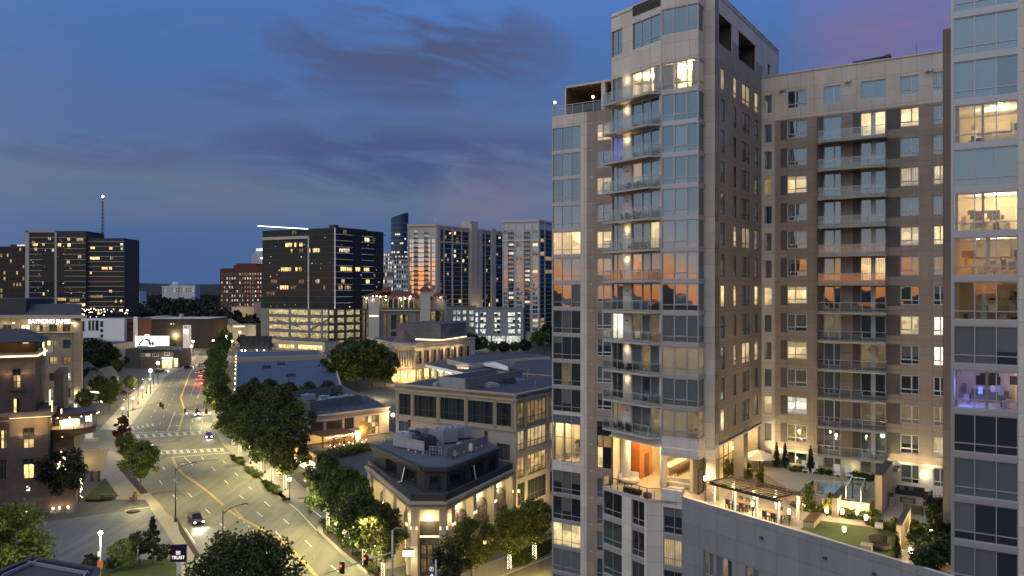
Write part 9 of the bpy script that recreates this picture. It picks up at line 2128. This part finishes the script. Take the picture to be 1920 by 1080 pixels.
lamp(G(805, 705, 4), 1600, (1,.76,.36), .4, None, name='lane_light'); lamp(G(1003, 668, 5), 1800, (1,.9,.4), .4, None, name='lane_light'); lamp(G(915, 690, 8), 900, (1,.9,.6), .4, None, name='lane_light')
rt_ = [(885,1096,'maple',.95,'near maple in front of the lit arches, left one'),(955,1068,'maple',.9,'maple with a lit trunk in front of the buff block'),(1002,1050,'maple',.95,'maple at the side street next to the glass corner tower'),(985,1042,'maple',.85,'maple behind the side street pavement'),(845,1110,'dark',.7,'dark small tree beside the parking sign')]
for px, py, k, s, lab in rt_:
 t = tree(k, G(px, py, .13), lab, 'trees along the side street', s, name='maple_tree')
 if px in (955, 1002): put('trunk_lights', wm, t, (0,0,0), 0, True)['kind'] = 'stuff'
for px, py, e in ((925,1080,700),(975,1058,700),(1015,1045,600),(900,1060,250)): lamp(G(px, py, 2.6), e, (1,.70,.22), .3, None, name='pavement_light')
lf = [(231,850,'red',1.05,'reddish slim tree at the side street corner'),(240,870,'maple',.72,'dark part of the tree pair on the left strip'),(264,921,'maple',1.05,'brightly lit green tree on the left strip'),(205,770,'oak2',.7,'green tree behind the left pavement by the buff office'),(245,738,'oak2',.55,'small green tree before the corner store'),(178,700,'fard',1.15,'big dark tree right of the buff office'),(196,700,'fard',1.0,'big dark tree beside the low white annexe'),(118,950,'dark',1.15,'dark tree in front of the brick restaurant'),(14,1092,'bushy',1.12,'large golden-lit leafy tree at the left photo edge'),(455,1200,'near',1.05,'large dark leafy tree top at the bottom edge'),(232,1068,'bushy',.40,'yellow-green bush lit by the parking-lot lamp'),(262,1056,'dark',.52,'dark round bush behind the lit one'),(286,1056,'pine',1.0,'dark conical evergreen beside the bushes'),(252,946,'red',.28,'tiny reddish sapling on the driveway kerb'),(170,1072,'dark',.28,'low dark bush at the foot of the lot lamp'),(210,1074,'dark',.26,'low dark bush below the lit one'),(305,1060,'dark',.34,'low dark bush next to the plum sign')]
lf += [(160,775,'oak2',.62,'dark tree between the buff office and the pylon sign'),(186,752,'oak2',.7,'dark tree in the yard left of the parked cars'),(212,752,'oak',.6,'slim tree in the yard beside the parked cars'),(168,728,'dark',.95,'round dark tree before the white gabled houses'),(198,722,'dark',.9,'round dark tree right of the gabled houses'),(222,705,'oak2',.6,'small tree left of the corner store'),(240,690,'dark',.7,'dark tree at the corner store side wing')]
for px, py, k, s, lab in lf:
 p = G(px, py, .13)
 if k == 'near': p = Vector((XY(462, 87), 87, 0))
 if k == 'bushy' and s > 1: p = Vector((XY(12, 101), 101, 0))
 tree(k, p, lab, None, s, name='tree')
lamp(G(276, 905, 4.2) + Vector((-.8,-2.2,-.6)), 2200, (1,.86,.36), .3, None, name='tree_light'); lamp(Vector((XY(60, 94), 92, 6.0)), 2600, (1,.80,.36), .3, None, name='tree_light'); lamp(G(215, 760, 5), 600, (1,.86,.36), .3, None, name='tree_light')
lamp(G(200, 870, 5.5), 900, (1,.80,.38), .3, None, name='path_light')
jc = [(330,652,.75),(352,655,.7),(378,648,1.0),(413,642,1.0),(433,640,1.0),(318,660,.8),(455,650,.8),(395,642,.6),(505,656,.5),(560,656,.5)]
dk = [(166,640,.9),(180,636,1.0),(197,640,.9),(212,638,1.0),(228,641,.9),(242,636,1.0),(262,625,1.1),(282,622,1.0)]
for k, (px, py, s) in enumerate(dk):
 tree('fard', G(px, py), ['tree at the foot of the dark glass tower, nearest the buff office','second tree at the dark tower foot','third tree at the dark tower foot','fourth tree at the dark tower foot','fifth tree at the dark tower foot','sixth tree right of the dark tower foot','tree left of the long brick building','tree above the white low building end'][k], 'trees at the dark tower foot', s)
mb = MB(); r = random.Random(8)
for k in range(46): q = G(r.uniform(160, 250), 632); mb.ball((q.x, q.y - 9, ZY(r.uniform(578, 594), q.y)), r.uniform(.25, .6), 6)
tag(mb.build('festoon_lights', M['g_string']), 'scattered white bulbs in the trees at the foot of the dark glass tower', 'string lights')
for k, (px, py, s) in enumerate(jc): tree('far', G(px, py), ['tree right of the billboard on the far curve','small tree below the clock tower','dark tree before the gabled hall','tree before the gable','yellow-lit tree at the tree row end','tree behind the billboard','tree behind the dark billboard back','small tree by the far lamps','small tree before the lit garage, left','small tree before the lit garage, right'][k], 'trees around the far junction', s * .75)
# kerb planting
for k in range(26):
 if k in (3, 7, 12, 20): continue
 if k < 14: x, y = 436 + k*7.6, 856 + k*6.3
 else: x, y = 612 + (k-14)*8.2, 984 + (k-14)*8.0
 o = put('shrub', SHR['low'], None, G(x, y, .13), rnd.uniform(0, 6)); q_ = rnd.uniform(.7, 1.5); o.scale = (q_, q_, q_ * rnd.uniform(.7, 1.2)); tag(o, 'low kerbside shrub in the planting strip of the right pavement', 'shrub', 'kerbside shrubs')
for k in range(10):
 o = put('shrub', SHR['low'], None, G(968 + k*6.6, 1066 - k*3.6 - 8, .13), rnd.uniform(0, 6)); o.scale = (1.7,)*3; tag(o, 'leafy shrub in the planting strip along the side street', 'shrub', 'side street shrubs')
